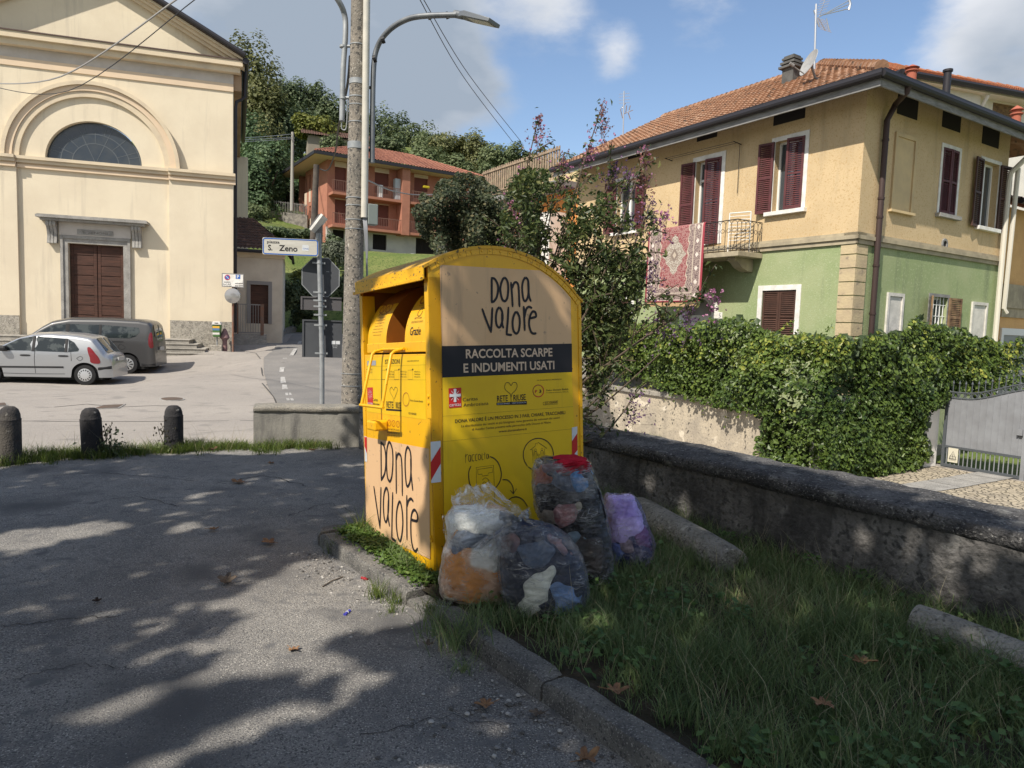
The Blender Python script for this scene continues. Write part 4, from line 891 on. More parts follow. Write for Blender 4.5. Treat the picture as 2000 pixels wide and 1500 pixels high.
b = MB(); A = WF.P(sl-.5, .7, ze+.2); B = WF.P(14.5, .7, ze+.2); K_ = WF.P(sl+3.2, -4, ze+2.55); K2_ = WF.P(12, -4, ze+2.55); C_ = WF.P(sl-.5, -9.5, ze+.2)
tiles(b, A, B, K2_, K_, 70, 15, .05); tiles(b, C_, A, K_, K_, 45, 15, .05); ridge(b, A+np.array([0, 0, .05]), K_, 14, .12); ridge(b, K_, K2_, 20, .12)
b.tube([WF.P(sl-.55, .75, ze+.13), WF.P(14.5, .75, ze+.13)], .13, 8, 1); b.tube([WF.P(sl-.55, .75, ze+.13), WF.P(sl-.55, -9, ze+.13)], .13, 8, 1); b.build('roof', [TILEO, DKMET], wh)
def flue(px, py0, py1, D, r, m, name, label, cap=True):
    B_ = at(px, py0, D); T_ = at(px, py1, D); h = T_[2]-B_[2]; b = MB()
    if cap: b.lathe(tuple(B_), [(r, -.6), (r, h*.45), (r*1.35, h*.47), (r*1.35, h*.55), (r*.95, h*.56), (r*.95, h*.72), (r*1.5, h*.73), (r*.8, h*.88), (r*.15, h)], 14)
    else: b.lathe(tuple(B_), [(r, -1.2), (r, h*.9), (r*1.3, h*.9), (r*1.3, h*1.0), (0, h*1.0)], 14)
    return tag(b.build(name, m), label, 'flue')
TC = mat('terracotta', (.36, .11, .07, 1), .85)
flue(1780, 152, 126, 26.5, .17, TC, 'chimney_pot', 'terracotta chimney pot left of the black flue, before the orange tiled roof'); flue(1984, 240, 206, 24, .14, TC, 'chimney_pot', 'terracotta chimney pot above the gutter at the right edge')
flue(1848, 180, 136, 26.5, .13, DKMET, 'flue_pipe', 'thin black flue pipe standing before the white house wall', False)
b = MB(); b.tube([WF.P(.12, .55, ze-.05), WF.P(.12, .4, ze-.3), WF.P(.12, .1, ze-.8), WF.P(.1, .1, -1)], .07, 8); b.build('downpipe', FRAMEW, wh)
ORG = mat('stucco orange', (.66, .40, .17, 1), .95, col2=(.58, .34, .15, 1), nscale=1.2, bump=.6, bscale=16)
DO = 22.5; o0 = at(1966, 500, DO); OF = Fr((o0[0], o0[1], 0), hd(57.6), hd(147.6))
oh = thing('orange_house', 'orange stucco house with white garage frame at the right edge', 'house', (o0[0], o0[1], -1.1))
zt = OF.px(1975, 405)[1]; b = MB(); b.box(OF, -.5, 9, -5, 0, -1.1, zt); b.build('wall', ORG, oh)
b = MB(); zc = OF.px(1975, 556)[1]; b.box(OF, -.12, 9, .004, .10, zc-.75, zc); b.box(OF, -.1, 9, .004, .05, zc-1.05, zc-.753); b.build('band', BANDM, oh)
zg_ = OF.px(1980, 655)[1]; b = MB(); b.box(OF, .0, .16, .003, .06, -1.1, zg_+.002); b.box(OF, .0, 6, .003, .06, zg_+.002, zg_+.22); b.build('garage_frame', FRAMEW, oh)
b = MB(); b.box(OF, .163, 6, .003, .02, -1.1, zg_-.003); b.build('garage_door', mat('garage grey', (.20, .21, .22, 1), .3), oh)
b = MB(); tiles(b, OF.P(-.7, .5, zt+.1), OF.P(9, .5, zt+.1), OF.P(9, -3, zt+1.3), OF.P(-.7, -3, zt+1.3), 40, 9, .06); b.tube([OF.P(-.7, .55, zt+.05), OF.P(9, .55, zt+.05)], .09, 8, 1); b.build('roof', [TILED, DKMET], oh)

# ---------------------------------------------------------------- terrace house left of the two-tone house
DT = 29.0; t0 = at(1128, 380, DT); TF = Fr((t0[0], t0[1], 0), hd(HA), hd(HA-90))
th = thing('terrace_house', 'orange house with wooden picket railing round its roof terrace behind the shrub', 'house', (t0[0], t0[1], -1))
tl = TF.px(972, 380)[0]; tz = TF.px(1050, 375)[1]; tr = tz+1.35
b = MB(); b.box(TF, -3, tl-1.0, -6, 0, -1, tz-.25); b.build('wall', mat('stucco bright orange', (.62, .25, .07, 1), .9, col2=(.52, .22, .07, 1), nscale=2), th)
b = MB(); b.box(TF, .6, 3.2, .003, .9, -1, tz-1.2); b.build('porch', WSTUC, th)
b = MB(); b.box(TF, .1, tl, -6, .9, tz-.24, tz); b.build('terrace_slab', FASC, th)
PICK = mat('picket wood', (.36, .27, .19, 1), .85, col2=(.24, .18, .13, 1), nscale=4)
b = MB()
for i in range(34): s = .1+(tl-.1)*(i+.5)/34; b.box(TF, s-.05, s+.05, .84, .87, tz+.05, tr-.03*random.random())
for z in (tz+.2, tr-.18): b.box(TF, .1, tl, .872, .91, z, z+.08)
b.build('picket_railing', PICK, th)
b = MB(); b.box(TF, 1.5, tl-2, -4, -1, tz+.003, tz+1.2); b.build('terrace_wall', mat('stucco pale yellow', (.62, .50, .28, 1), .9), th)

# ---------------------------------------------------------------- red apartment house on the hillside
BR = mat('brick red stucco', (.41, .18, .12, 1), .95, col2=(.36, .155, .105, 1), nscale=1.5)
BRT = mat('roof tile red', (.33, .145, .095, 1), .9, col2=(.26, .115, .08, 1), nscale=2, speck=[((.20, .08, .06, 1), 4, .56, .68)])
PALE = mat('pale panel', (.58, .47, .36, 1), .9)
RSH = mat('roller blind brown', (.16, .055, .042, 1), .8)
BASM = mat('basement wall', (.52, .50, .46, 1), .95, col2=(.44, .42, .40, 1), nscale=1)
DR = 62.0; r0 = at(638, 460, DR); RF = Fr((r0[0], r0[1], 0), hd(57.6), hd(147.6)); RL = Fr((r0[0], r0[1], 0), hd(-32.4), hd(-122.4))
rb = thing('apartment_house', 'red three-storey apartment house with tiled hip roof and long balconies on the hillside', 'apartment house', (r0[0], r0[1], 7))
zr = RF.px(645, 312)[1]; zg0 = RF.px(645, 497)[1]-1.2; zb1 = RF.px(648, 441)[1]; zb2 = RF.px(648, 378)[1]; sE_ = RF.px(918, 345)[0]; sLl = RL.px(596, 400)[0]
wins = [(654, 676, 327, 372), (732, 759, 338, 378), (809, 835, 348, 388), (884, 904, 358, 396), (654, 676, 390, 436), (732, 759, 400, 441), (809, 835, 408, 449), (884, 904, 418, 456)]
holes = [hole_px(RF, *q) for q in wins]
plate(RF, rect(0, sE_, zb1-.1, zr), [rect(*h_) for h_ in holes], -.3, 0, 'front_wall', BR, rb)
bw = [hole_px(RF, 650, 672, 449, 470), hole_px(RF, 728, 755, 458, 488), hole_px(RF, 812, 850, 466, 500)]
plate(RF, rect(0, sE_, zg0, zb1-.102), [rect(*h_) for h_ in bw], -.3, 0, 'basement_wall', BASM, rb)
lh = [hole_px(RL, *q) for q in ((595.5, 599.5, 350, 377), (604, 607, 341, 369), (595.5, 599.5, 408, 432), (604, 607, 402, 427))]
plate(RL, rect(.3, sLl, zg0, zr), [rect(*h_) for h_ in lh], -.3, 0, 'side_wall', BR, rb)
b = MB(); b.box(RF, .01, sE_-.01, -9, -8.7, zg0, zr); b.box(RF, sE_-.3, sE_-.003, -8.7, -.31, zg0, zr); b.build('rear_wall', BR, rb)
for h_ in holes:
    b = MB(); b.box(RF, h_[0], h_[1], -.28, -.16, h_[2], h_[3]); 
    for i in range(12): z = h_[2]+(h_[3]-h_[2])*i/12; b.box(RF, h_[0]+.02, h_[1]-.02, -.159, -.15, z+.03, z+(h_[3]-h_[2])/12)
    b.build('roller_shutter', RSH, rb)
for h_ in holes: b = MB(); b.box(RF, h_[0]-.03, h_[1]+.03, .003, .02, h_[3]+.003, min(h_[3]+.62, zr-.05 if h_[3] > zb2 else zb2-.35)); b.build('pale_panel', PALE, rb)
for h_ in lh: b = MB(); b.box(RL, h_[0]-.03, h_[1]+.03, .003, .02, h_[2]-1.2, h_[2]-.01); b.build('pale_panel', PALE, rb)
for h_ in lh: 
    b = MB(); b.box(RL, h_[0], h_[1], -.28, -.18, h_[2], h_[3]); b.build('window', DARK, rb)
for h_ in bw:
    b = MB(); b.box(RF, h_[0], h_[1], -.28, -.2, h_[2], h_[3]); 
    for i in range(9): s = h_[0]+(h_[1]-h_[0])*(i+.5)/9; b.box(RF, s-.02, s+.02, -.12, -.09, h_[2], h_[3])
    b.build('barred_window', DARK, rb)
b = MB(); h_ = bw[1]; b.box(RF, h_[0]-.25, h_[1]+.35, .003, .15, h_[2]-.2, h_[2]-.02); b.build('sill', BASM, rb)
BNr = 1.25; bs = RF.px(650, 378, BNr)[0]
for z in (zb1, zb2):
    b = MB(); b.box(RF, bs, sE_, .003, BNr, z-.22, z); b.build('balcony_slab', BR, rb)
    b = MB(); b.box(RF, bs, sE_, BNr-.05, BNr-.02, z+.95, z+1.0)
    for s in np.arange(bs, sE_, .16): b.box(RF, s-.012, s+.012, BNr-.045, BNr-.025, z, z+.95)
    b.build('balcony_railing', mat('railing dark', (.20, .11, .085, 1), .7), rb)
ps = RF.px(792, 380, BNr)[0]; b = MB(); b.box(RF, ps-.35, ps+.42, .01, BNr+.06, zb1-.3, zr+.1); b.build('pillar', BR, rb)
OVr = 1.5; b = MB(); b.box(RF, -OVr, sE_+OVr, -9-OVr, OVr, zr, zr+.12); b.build('eave_soffit', PALE, rb)
b = MB(); A = RF.P(-OVr, OVr+.05, zr+.25); B = RF.P(sE_+OVr, OVr+.05, zr+.25); C_ = RF.P(-OVr, -9-OVr, zr+.25); D_ = RF.P(sE_+OVr, -9-OVr, zr+.25); rh = 2.7; hd2 = (9+2*OVr)/2
K_ = RF.P(-OVr+hd2, OVr-hd2, zr+rh); K2_ = RF.P(sE_+OVr-hd2, OVr-hd2, zr+rh)
tiles(b, A, B, K2_, K_, 60, 16, .06); tiles(b, C_, A, K_, K_, 40, 16, .06); tiles(b, B, D_, K2_, K2_, 40, 16, .06); ridge(b, A, K_, 14, .12); ridge(b, K_, K2_, 14, .12); ridge(b, B, K2_, 14, .12)
b.box(RF, -OVr-.05, sE_+OVr+.05, OVr+.06, OVr+.16, zr-.03, zr+.24, 1); b.box(RL, -OVr-.05, 9+OVr, OVr+.04, OVr+.14, zr-.03, zr+.24, 1); b.build('roof', [BRT, DKMET], rb)
# things standing on its upper balcony
def small_box(name, label, cat, px0, px1, py0, py1, m, n=.6, d=.5, base=None):
    h_ = hole_px(RF, px0, px1, py0, py1); b = MB(); z0 = base if base is not None else h_[2]; b.box(RF, h_[0], h_[1], n-d/2, n+d/2, z0+.01, h_[3]); b.box(RF, h_[0]+.05, h_[1]-.05, n+d/2+.001, n+d/2+.02, z0+.1, h_[3]-.08); return tag(b.build(name, m, bevel=.02), label, cat)
small_box('fridge', 'pale blue-grey fridge standing on the upper balcony of the red apartment house', 'fridge', 765, 777, 352, 384, mat('fridge grey', (.42, .47, .50, 1), .5), base=zb2)
small_box('washing_tub', 'white washing tub on the upper balcony beside the fridge', 'tub', 733, 741, 364, 384, FRAMEW, base=zb2)
small_box('storage_box', 'small white box on the upper balcony left of the red pillar', 'box', 779, 784, 371, 386, FRAMEW, base=zb2)
small_box('yellow_basin', 'flat yellow basin on the upper balcony railing right of the pillar', 'basin', 816, 827, 367, 371, mat('yellow plastic', (.65, .5, .03, 1), .5), n=1.15, d=.3)
for q, lb in (((768, 779, 497, 503), 'leftmost grey utility box at the foot of the basement wall on the lawn'), ((788, 798, 498, 504), 'middle white utility box at the foot of the basement wall on the lawn'), ((801, 811, 500, 507), 'rightmost white utility box at the foot of the basement wall on the lawn')):
    small_box('utility_box', lb, 'utility box', *q, FRAMEW if 'white' in lb else FASC, n=1.6, d=.4)
# small ochre farmhouse high on the hill
DFm = 84; f0 = at(640, 300, DFm); FF = Fr((f0[0], f0[1], 0), hd(70), hd(160)); fh = thing('hill_cottage', 'small cottage with rusty tiled roof half hidden by trees on the hill', 'cottage', (f0[0], f0[1], f0[2]-3))
zc = FF.px(640, 268)[1]; b = MB(); b.box(FF, -2.2, 5, -4, 0, zc-5, zc); b.build('wall', mat('cottage wall', (.24, .21, .17, 1), .9), fh)
b = MB(); tiles(b, FF.P(-3, .5, zc), FF.P(5.5, .5, zc), FF.P(5.5, -2.4, zc+1.3), FF.P(-3, -2.4, zc+1.3), 30, 8, .06); b.build('roof', TILED, fh)
b = MB(); b.box(FF, .3, 1.1, .002, .03, zc-2.2, zc-.7); b.build('window', DARK, fh)
# ---------------------------------------------------------------- the yellow clothes bank
def _rot(k, a, x): return x*math.cos(a)+np.cross(k, x)*math.sin(a)+k*(k@x)*(1-math.cos(a))
_h = -0.5836; _v = np.array([math.sin(_h), math.cos(_h), 0]); _u = np.array([math.cos(_h), -math.sin(_h), 0]); _z = np.array([0, 0, 1.0])
_u, _w, _z = [_rot(_v, -.0254, q) for q in (_u, _v, _z)]; _k = _u.copy(); _u, _w, _z = [_rot(_k, -.0574, q) for q in (_u, _w, _z)]
BO = np.array([-.4362, 4.2295, .10]); BW, BD = 1.1855, 1.145; AC, AT, AR = .4746, 2.046, .9335
BRt = Fr(BO, _u, -_w, _z); BLf = Fr(BO, _w, -_u, _z)
def arch_z(a, r=AR): return AT-AR+math.sqrt(max(r*r-(a-AC)**2, 0))
YB = mat('bin yellow paint', (.80, .43, .006, 1), .38, spec=.45, col2=(.74, .38, .006, 1), nscale=3, lo=.4, hi=.75, bump=.12, bscale=6, streak=((.55, .27, .015, 1), (14, 14, .7), .58, .85), speck=[((.30, .13, .02, 1), 42, .70, .73)])
YBI = mat('bin inner shaded orange', (.27, .085, .008, 1), .6, col2=(.21, .07, .008, 1), nscale=2)  # yellow darkened to brown-orange, painting in the shade under the roof
YBR = mat('bin roof worn yellow', (.66, .36, .03, 1), .6, col2=(.30, .19, .06, 1), nscale=2.2, lo=.5, hi=.7, speck=[((.10, .07, .03, 1), 38, .62, .68)])
YBC = mat('bin fascia chipped', (.80, .44, .012, 1), .45, col2=(.72, .38, .01, 1), nscale=4, speck=[((.09, .055, .025, 1), 55, .645, .675), ((.20, .13, .05, 1), 24, .66, .70)])
STK = mat('sticker yellow', (.77, .50, .010, 1), .45, col2=(.70, .43, .012, 1), nscale=2, streak=((.56, .35, .02, 1), (8, 8, .5), .58, .85))
BEIGE = mat('sticker peach', (.68, .44, .245, 1), .5, col2=(.60, .37, .19, 1), nscale=2.4, lo=.5, hi=.75, streak=((.44, .29, .18, 1), (9, 9, .5), .56, .82), speck=[((.40, .27, .17, 1), 26, .68, .74)])
INK = mat('ink black', (.018, .015, .018, 1), .55)
BLK = mat('sticker black', (.014, .012, .016, 1), .5)
LETB = mat('lettering peach', (.62, .46, .33, 1), .5)
REDS = mat('sticker red', (.55, .025, .02, 1), .4, col2=(.48, .02, .02, 1), nscale=5)
WHS = mat('sticker white', (.66, .68, .70, 1), .35, col2=(.58, .60, .62, 1), nscale=5)
REDD = mat('ink dark red', (.30, .03, .03, 1), .5)
BLUE = mat('ink blue', (.10, .20, .36, 1), .5)
bn = thing('clothes_bank', 'yellow metal clothes bank with arched roof and black lettering on peach panels', 'clothes bank', tuple(BO))
INS = .05
ar = [(a, arch_z(a)) for a in np.linspace(BW, 0, 40)]
b = MB(); b.prism(BRt, [(0, .02), (BW, .02)]+ar, -.02, 0); b.prism(BRt, [(0, .02), (BW, .02)]+ar, -BD, -BD+.02); b.build('side_panel', YB, bn)
b = MB(); G = Fr(BRt.P(BW, 0, 0), _w, _u, _z); b.box(G, .021, BD-.021, -.02, 0, .02, arch_z(BW)-.02); b.box(BLf, .03, BD-.03, -BW+.03, -.03, .0, .03); b.build('rear_panel', YB, bn)
# roof sheet
b = MB(); V = []; rs = np.linspace(BW+.012, -.035, 40)
def rz(a): return arch_z(min(max(a, 0), BW)) + (a*.55 if a < 0 else 0)
for vv in (-.012, BD-.015):
    for a in rs: V.append(BRt.P(a, -vv, rz(a)+.012))
for vv in (-.012, BD-.015):
    for a in rs: V.append(BRt.P(a, -vv, rz(a)-.008))
k = 40; F = [(i, i+1, k+i+1, k+i) for i in range(k-1)]+[(2*k+i, 3*k+i, 3*k+i+1, 2*k+i+1) for i in range(k-1)]+[(i, 2*k+i, 2*k+i+1, i+1) for i in range(k-1)]+[(k+i, k+i+1, 3*k+i+1, 3*k+i) for i in range(k-1)]+[(0, k, 3*k, 2*k), (k-1, 3*k-1, 4*k-1, 2*k-1)][:0]
b.add(V, F, 0, True); b.build('roof', YBR, bn, angle=50)
# fascia of the roof above the opening
zf = rz(-.035)
b = MB(); b.box(BLf, -.012, BD-.02, .030, .040, zf-.072, zf+.010); b.box(BLf, -.012, BD-.012, .0405, .056, zf-.080, zf-.060); b.build('roof_fascia', YBC, bn, bevel=.002)
# arched rim with joints and rivets
b = MB(); A = [(a, arch_z(a)) for a in np.linspace(BW, 0, 60)]; r2 = AR-.042
B_ = []
for a, z in A:
    d = np.array([a-AC, z-(AT-AR)]); d /= np.linalg.norm(d); B_.append((AC+d[0]*r2, AT-AR+d[1]*r2))
k = 60; V = [BRt.P(a, .001, z) for a, z in A]+[BRt.P(a, .001, z) for a, z in B_]+[BRt.P(a, .006, z) for a, z in A]+[BRt.P(a, .006, z) for a, z in B_]
b.add(V, [(2*k+i, 2*k+i+1, 3*k+i+1, 3*k+i) for i in range(k-1)]+[(k+i, k+i+1, 3*k+i+1, 3*k+i) for i in range(k-1)]+[(i, i+1, 2*k+i+1, 2*k+i) for i in range(k-1)])
b.box(BRt, BW-.025, BW, .001, .006, .03, arch_z(BW)-.03)
rim = b.build('rim', YB, bn)
b = MB()
for i, t in enumerate(np.linspace(.03, .97, 22)):
    q = int(t*59); p, p2 = np.array(A[q]), np.array(B_[q]); d = (p2-p); tt = np.array([-d[1], d[0]])/np.linalg.norm(d)*.0012
    b.add([BRt.P(*(x[0], .0068, x[1])) for x in (p-tt, p+tt, p2+tt, p2-tt)], [(0, 1, 2, 3)], 0)
b.build('rim_joint', mat('joint dark brown', (.22, .10, .01, 1), .7), rim)  # thin brown strips marking the rim joints
b = MB()
for t in np.linspace(.05, .95, 15):
    q = int(t*59); p = (np.array(A[q])+np.array(B_[q]))/2; G = Fr(BRt.P(p[0], .006, p[1]), _u, _z, -_w); b.lathe(None, [(.0075, 0), (.006, .004), (0, .005)], 8, 0, G)
for z in np.linspace(.15, 1.6, 8):
    G = Fr(BRt.P(BW-.012, .006, z), _u, _z, -_w); b.lathe(None, [(.0075, 0), (.006, .004), (0, .005)], 8, 0, G)
b.build('rivet', YB, bn)
# opening side: posts, door, lip, slot
zD = 1.372; zO = 1.42
b = MB(); b.box(BLf, .0, .055, -.10, 0, .02, zf-.055); b.box(BLf, BD-.05, BD-.021, -.10, 0, .02, zf-.09); b.box(BLf, .0, .052, .0, .003, zD-.4, zf-.088); b.build('corner_post', YB, bn, bevel=.003)
b = MB(); b.box(BLf, .060, BD-.055, -.025, -.004, .075, zD); dr_ = b.build('door', YB, bn, bevel=.003)
b = MB(); b.box(BLf, .02, BD-.03, -.024, -.001, .0, .072); b.build('base_rail', YB, bn, bevel=.003)
b = MB(); b.box(BLf, .056, BD-.052, -.30, -.05, zD-.02, zD+.04); b.build('slot', DARK, bn)
s0c = BLf.px(826, 665)[0]; s1c = BLf.px(785, 662)[0]; s2c = BLf.px(749, 664)[0]; s3c = BD-.09
hr = .43; hn, hz = -.45, zO+.03
class Cyl:
    """surface of the hopper drum: z runs along the arc"""
    def P(s, x, n, z): a = z/hr; return BLf.P(x, hn+(hr+n)*math.cos(a), hz+(hr+n)*math.sin(a))
CY = Cyl()
def drum(b, s0, s1, a0, a1, r, mi=0, k=16, flip=False):
    V = [BLf.P(s, hn+r*math.cos(a), hz+r*math.sin(a)) for a in np.linspace(a0, a1, k) for s in (s0, s1)]
    b.add(V, [(2*i, 2*i+1, 2*i+3, 2*i+2) for i in range(k-1)], mi, True)
b = MB(); b.box(BLf, s0c-.01, s3c, -.06, -.012, zO-.035, zO+.032); b.build('lip', YB, bn, bevel=.004)
for s0, s1, nm in ((s0c-.005, s1c, 'r'), (s2c, s3c, 'l')):
    b = MB(); drum(b, s0, s1, 0, .80 if nm == 'r' else .72, hr, 0); ck = b.build('hopper_cheek', YB, bn)
    if nm == 'r': CKR = ck
    else: CKL = ck
b = MB(); a1_ = 1.55
for s in (s0c-.006, s1c, s2c, s3c+.001):
    V = [BLf.P(s, hn+hr*math.cos(a), hz+hr*math.sin(a)) for a in np.linspace(0, a1_, 14)]+[BLf.P(s, hn, hz)]
    if s in (s1c, s2c): V = [BLf.P(s, hn+hr*math.cos(a), hz+hr*math.sin(a)) for a in np.linspace(0, a1_, 14)]+[BLf.P(s, hn+.10*math.cos(a), hz+.10*math.sin(a)) for a in np.linspace(a1_, 0, 8)]
    b.face(V)
drum(b, s1c, s2c, -.1, a1_, .14); drum(b, s0c, s1c, .79, 1.6, hr-.002); drum(b, s2c, s3c, .71, 1.6, hr-.002)
b.box(BLf, s1c, s2c, hn, -.061, zO-.01, zO+.0); b.build('hopper', YBI, bn)
b = MB(); b.box(BLf, .04, BD-.03, -.72, -.70, zD, zf-.02); b.box(BLf, .030, .034, -.70, -.05, zD, zf-.06); b.box(BLf, BD-.03, BD-.026, -.70, -.02, zD, zf-.06); b.build('interior', YBI, bn)
# handle frame: two legs bent out and down, joined by a bar
HR = .0105; sa = BLf.px(786, 679)[0]; sb = BLf.px(748, 681)[0]; b = MB(); ends = []
for s, (bx, by), (ex, ey) in ((sa, (764, 688), (746, 796)), (sb, (727, 688), (706, 791))):
    n1, z1_ = BLf.pxs(bx, by, s); n2, z2_ = BLf.pxs(ex, ey, s); n1 = min(max(n1, .03), .3); n2 = min(max(n2, .05), .5)
    P = [BLf.P(s, -.012, zO-.01), BLf.P(s, n1-.02, z1_+.004), BLf.P(s, n1, z1_-.012), BLf.P(s, n2, z2_)]; b.tube(P, HR, 10); ends.append(P[-1])
d = (ends[0]-ends[1]); d /= np.linalg.norm(d); b.tube([ends[0]+d*.02, ends[1]-d*.02], HR, 10)
b.tube([BLf.P(sa-.02, .0, zO-.012), BLf.P(sb+.02, .0, zO-.012)], HR*.9, 10); b.build('handle', YB, bn)
n_, z_ = BLf.pxs(700, 833, BD-.17)
_s0 = BLf.px(731, 832, .10)[0]; b = MB(); b.box(BLf, _s0, min(_s0+.15, BD-.03), -.003, .10, BLf.px(728, 842, .10)[1], BLf.px(728, 823, .10)[1]); b.build('lock_box', YB, bn, bevel=.012)
b = MB()
for (x, y) in ((838, 774), (838, 787), (843, 1048), (844, 1056)):
    s, z = BLf.px(x, y); G = Fr(BLf.P(max(s, .02), .004, z), _w, _z, -_u); b.lathe(None, [(.011, 0), (.010, .006), (0, .008)], 10, 0, G)
b.build('bolt', YB, bn)
# --- stickers and lettering, right face
def quad_px(b, F, q, n, mi=0): b.face([F.P(*(lambda t: (t[0], n, t[1]))(F.px(x, y, n))) for x, y in q], mi)
ZI = lambda a: arch_z(a, AR-.050)
b = MB(); sA0, sA1 = .082, 1.098
zb_ = BRt.px(990, 674)[1]; quad_px(b, BRt, [(864, 737.5), (1117, 726.5), (1128, 1000), (868, 1090)], .0015); st = b.build('sticker', STK, bn)
top = 1.918; P = [(sA0, zb_), (sA1, zb_-.002), (sA1, ZI(sA1))]; aX = AC+math.sqrt((AR-.05)**2-(top-(AT-AR))**2)
P += [(a, ZI(a)) for a in np.linspace(sA1-.01, aX, 14)]+[(sA0, top)]
b = MB(); b.face([BRt.P(a, .0015, z) for a, z in P]); bg_ = b.build('sticker', BEIGE, bn)
b = MB(); quad_px(b, BRt, [(863, 676), (1117, 671), (1117.5, 726.5), (864, 737.5)], .0022); bl_ = b.build('sticker', BLK, bn)
N2 = .0032
def PL(o, k, pts): return [(o[0]+k*x, o[1]+k*y) for x, y in pts]
O2, K2s = (900, 470), .125; O5, K5 = (680, 460), .26667
b = MB(); LW = 4.9
for pts, cl in [([(483, 585), (484, 770), (483, 962)], 0), ([(483, 585), (530, 600), (575, 680), (583, 770), (562, 880), (520, 945), (483, 960)], 0),
                ([(680, 580), (722, 620), (740, 700), (740, 800), (725, 900), (690, 945), (650, 920), (625, 830), (618, 740), (640, 640)], 1),
                ([(785, 660), (800, 850), (810, 1025)], 0), ([(802, 740), (830, 668), (865, 650), (895, 685), (905, 760), (912, 900), (918, 1025)], 0),
                ([(1010, 580), (1050, 620), (1060, 740), (1052, 860), (1020, 935), (985, 930), (965, 840), (958, 720), (975, 630)], 1), ([(1054, 640), (1060, 800), (1070, 880), (1092, 940)], 0)]:
    stroke_px(b, BRt, PL(O2, K2s, pts), LW, N2, closed=bool(cl))
for pts, cl in [([(983, 540), (1012, 622), (1046, 706)], 0), ([(1046, 706), (1052, 620), (1056, 532)], 0),
                ([(1108, 528), (1128, 560), (1130, 620), (1110, 672), (1088, 655), (1082, 600), (1090, 550)], 1), ([(1128, 560), (1128, 640), (1136, 674)], 0),
                ([(1174, 528), (1168, 630), (1160, 722)], 0), ([(1160, 722), (1178, 727), (1195, 728)], 0),
                ([(1231, 560), (1252, 590), (1257, 645), (1248, 700), (1230, 718), (1211, 695), (1204, 640), (1212, 590)], 1),
                ([(1286, 522), (1290, 610), (1293, 692)], 0), ([(1291, 600), (1302, 545), (1322, 522), (1343, 530)], 0),
                ([(1330, 606), (1352, 602), (1376, 592), (1370, 562), (1350, 558), (1332, 592), (1325, 650), (1338, 702), (1356, 718), (1374, 716)], 0)]:
    stroke_px(b, BRt, PL(O5, K5, pts), LW, N2, closed=bool(cl))
b.build('lettering', INK, bg_)
b = MB(); put_text_px(b, BRt, 'RACCOLTA SCARPE', (910, 699.5), (1079, 695.5), 17, N2, 0, .022); put_text_px(b, BRt, 'E INDUMENTI USATI', (905.5, 727.5), (1083, 720.5), 17, N2, 0, .022); b.build('lettering', LETB, bl_)
b = MB(); T = lambda t, a, c, h, bold=0.0: put_text_px(b, BRt, t, a, c, h, N2, 0, bold)
T('DONA VALORE È UN PROCESSO IN 3 FASI, CHIARE, TRACCIABILI', (889, 826), (1104, 808.5), 6.6, .012); T('La distribuzione dei vestiti ai più bisognosi viene garantita dai volontari dei centri', (901, 834.5), (1093, 817.5), 4.6); T('di Ascolto Caritas presenti nelle parrocchie della Diocesi di Milano', (922, 841), (1076, 826.5), 4.6); T('www.donavalore.it', (974, 845), (1029, 839.5), 4.6, .01)
T('PER SEGNALAZIONI E INFORMAZIONI', (1049, 744), (1097, 741.5), 2.2); T('Padre Daniele Badiali', (1067, 764), (1110, 761.5), 3.6); T('Cooperativa Sociale ONLUS', (1067, 768), (1110, 766), 2); T('035 4364500', (1064.5, 790), (1089, 787.5), 5)
T('Caritas', (904, 784), (933, 781.5), 7); T('Ambrosiana', (905, 794.5), (954, 790.5), 7); T('RETE', (971, 784.5), (992, 783), 12, .012); T('RIUSE', (1003, 783), (1027, 781), 12, .012)
quad_px(b, BRt, [(970, 786.5), (1029, 783), (1029, 790), (970, 791.5)], N2)
stroke_px(b, BRt, [(998, 790), (998, 776), (996, 769), (988, 762), (985.5, 755), (988.5, 748), (994, 747.5), (998, 753), (1002, 747.5), (1008, 747.5), (1010, 754), (1007, 762), (1000, 769), (998.5, 776)], 1.1, N2)
stroke_px(b, BRt, [(1062.5, 785), (1060.5, 788), (1063, 791.5)], .7, N2); stroke_px(b, BRt, [(1064, 784.5), (1064, 791), (1090, 789), (1090, 782.5), (1064, 784.5)], .5, N2, 0, 1)
for y0, y1 in ((813, 794), (862.5, 837.5)): stroke_px(b, BRt, [(865, y0), (1119, y1)], .5, N2)
stroke_px(b, BRt, [(862.5, 520), (863, 700), (868, 1088)], .45, N2)
# process drawing: word, circles, arrows, house, bank
for pts in [[(909, 887), (909.5, 904)], [(909.5, 893), (911, 888.5), (913.5, 888)], [(919, 890), (916, 889), (914.8, 896), (917, 902), (919, 897), (919.3, 889), (919.5, 901.5)], [(926, 888), (923, 888.5), (921.7, 894), (923, 900.5), (926, 899.5)], [(932, 887), (929.4, 888), (928.4, 893), (929.4, 899.5), (932, 898.5)],
            [(937, 887), (934.6, 888), (934, 893), (935.5, 898), (938, 897), (939, 891), (937, 887)], [(941.5, 885.5), (941.5, 897.5), (944, 897)], [(946.5, 884), (947, 896.5)], [(944.5, 887.5), (949, 886.5)], [(954, 888), (951, 887), (950, 892), (951.5, 896.5), (953.5, 893), (954, 887.5), (955, 895.5)]]:
    stroke_px(b, BRt, pts, 1.15, N2, 0, 3)
cx_, cy_ = 948, 924
stroke_px(b, BRt, [(957.5, 892), (966, 896), (973.5, 905), (978, 917), (979, 930), (975, 943), (967, 954)], 2.2, N2); stroke_px(b, BRt, [(919.5, 911), (916, 920), (915.5, 930), (917, 943), (922, 955)], 2.2, N2)
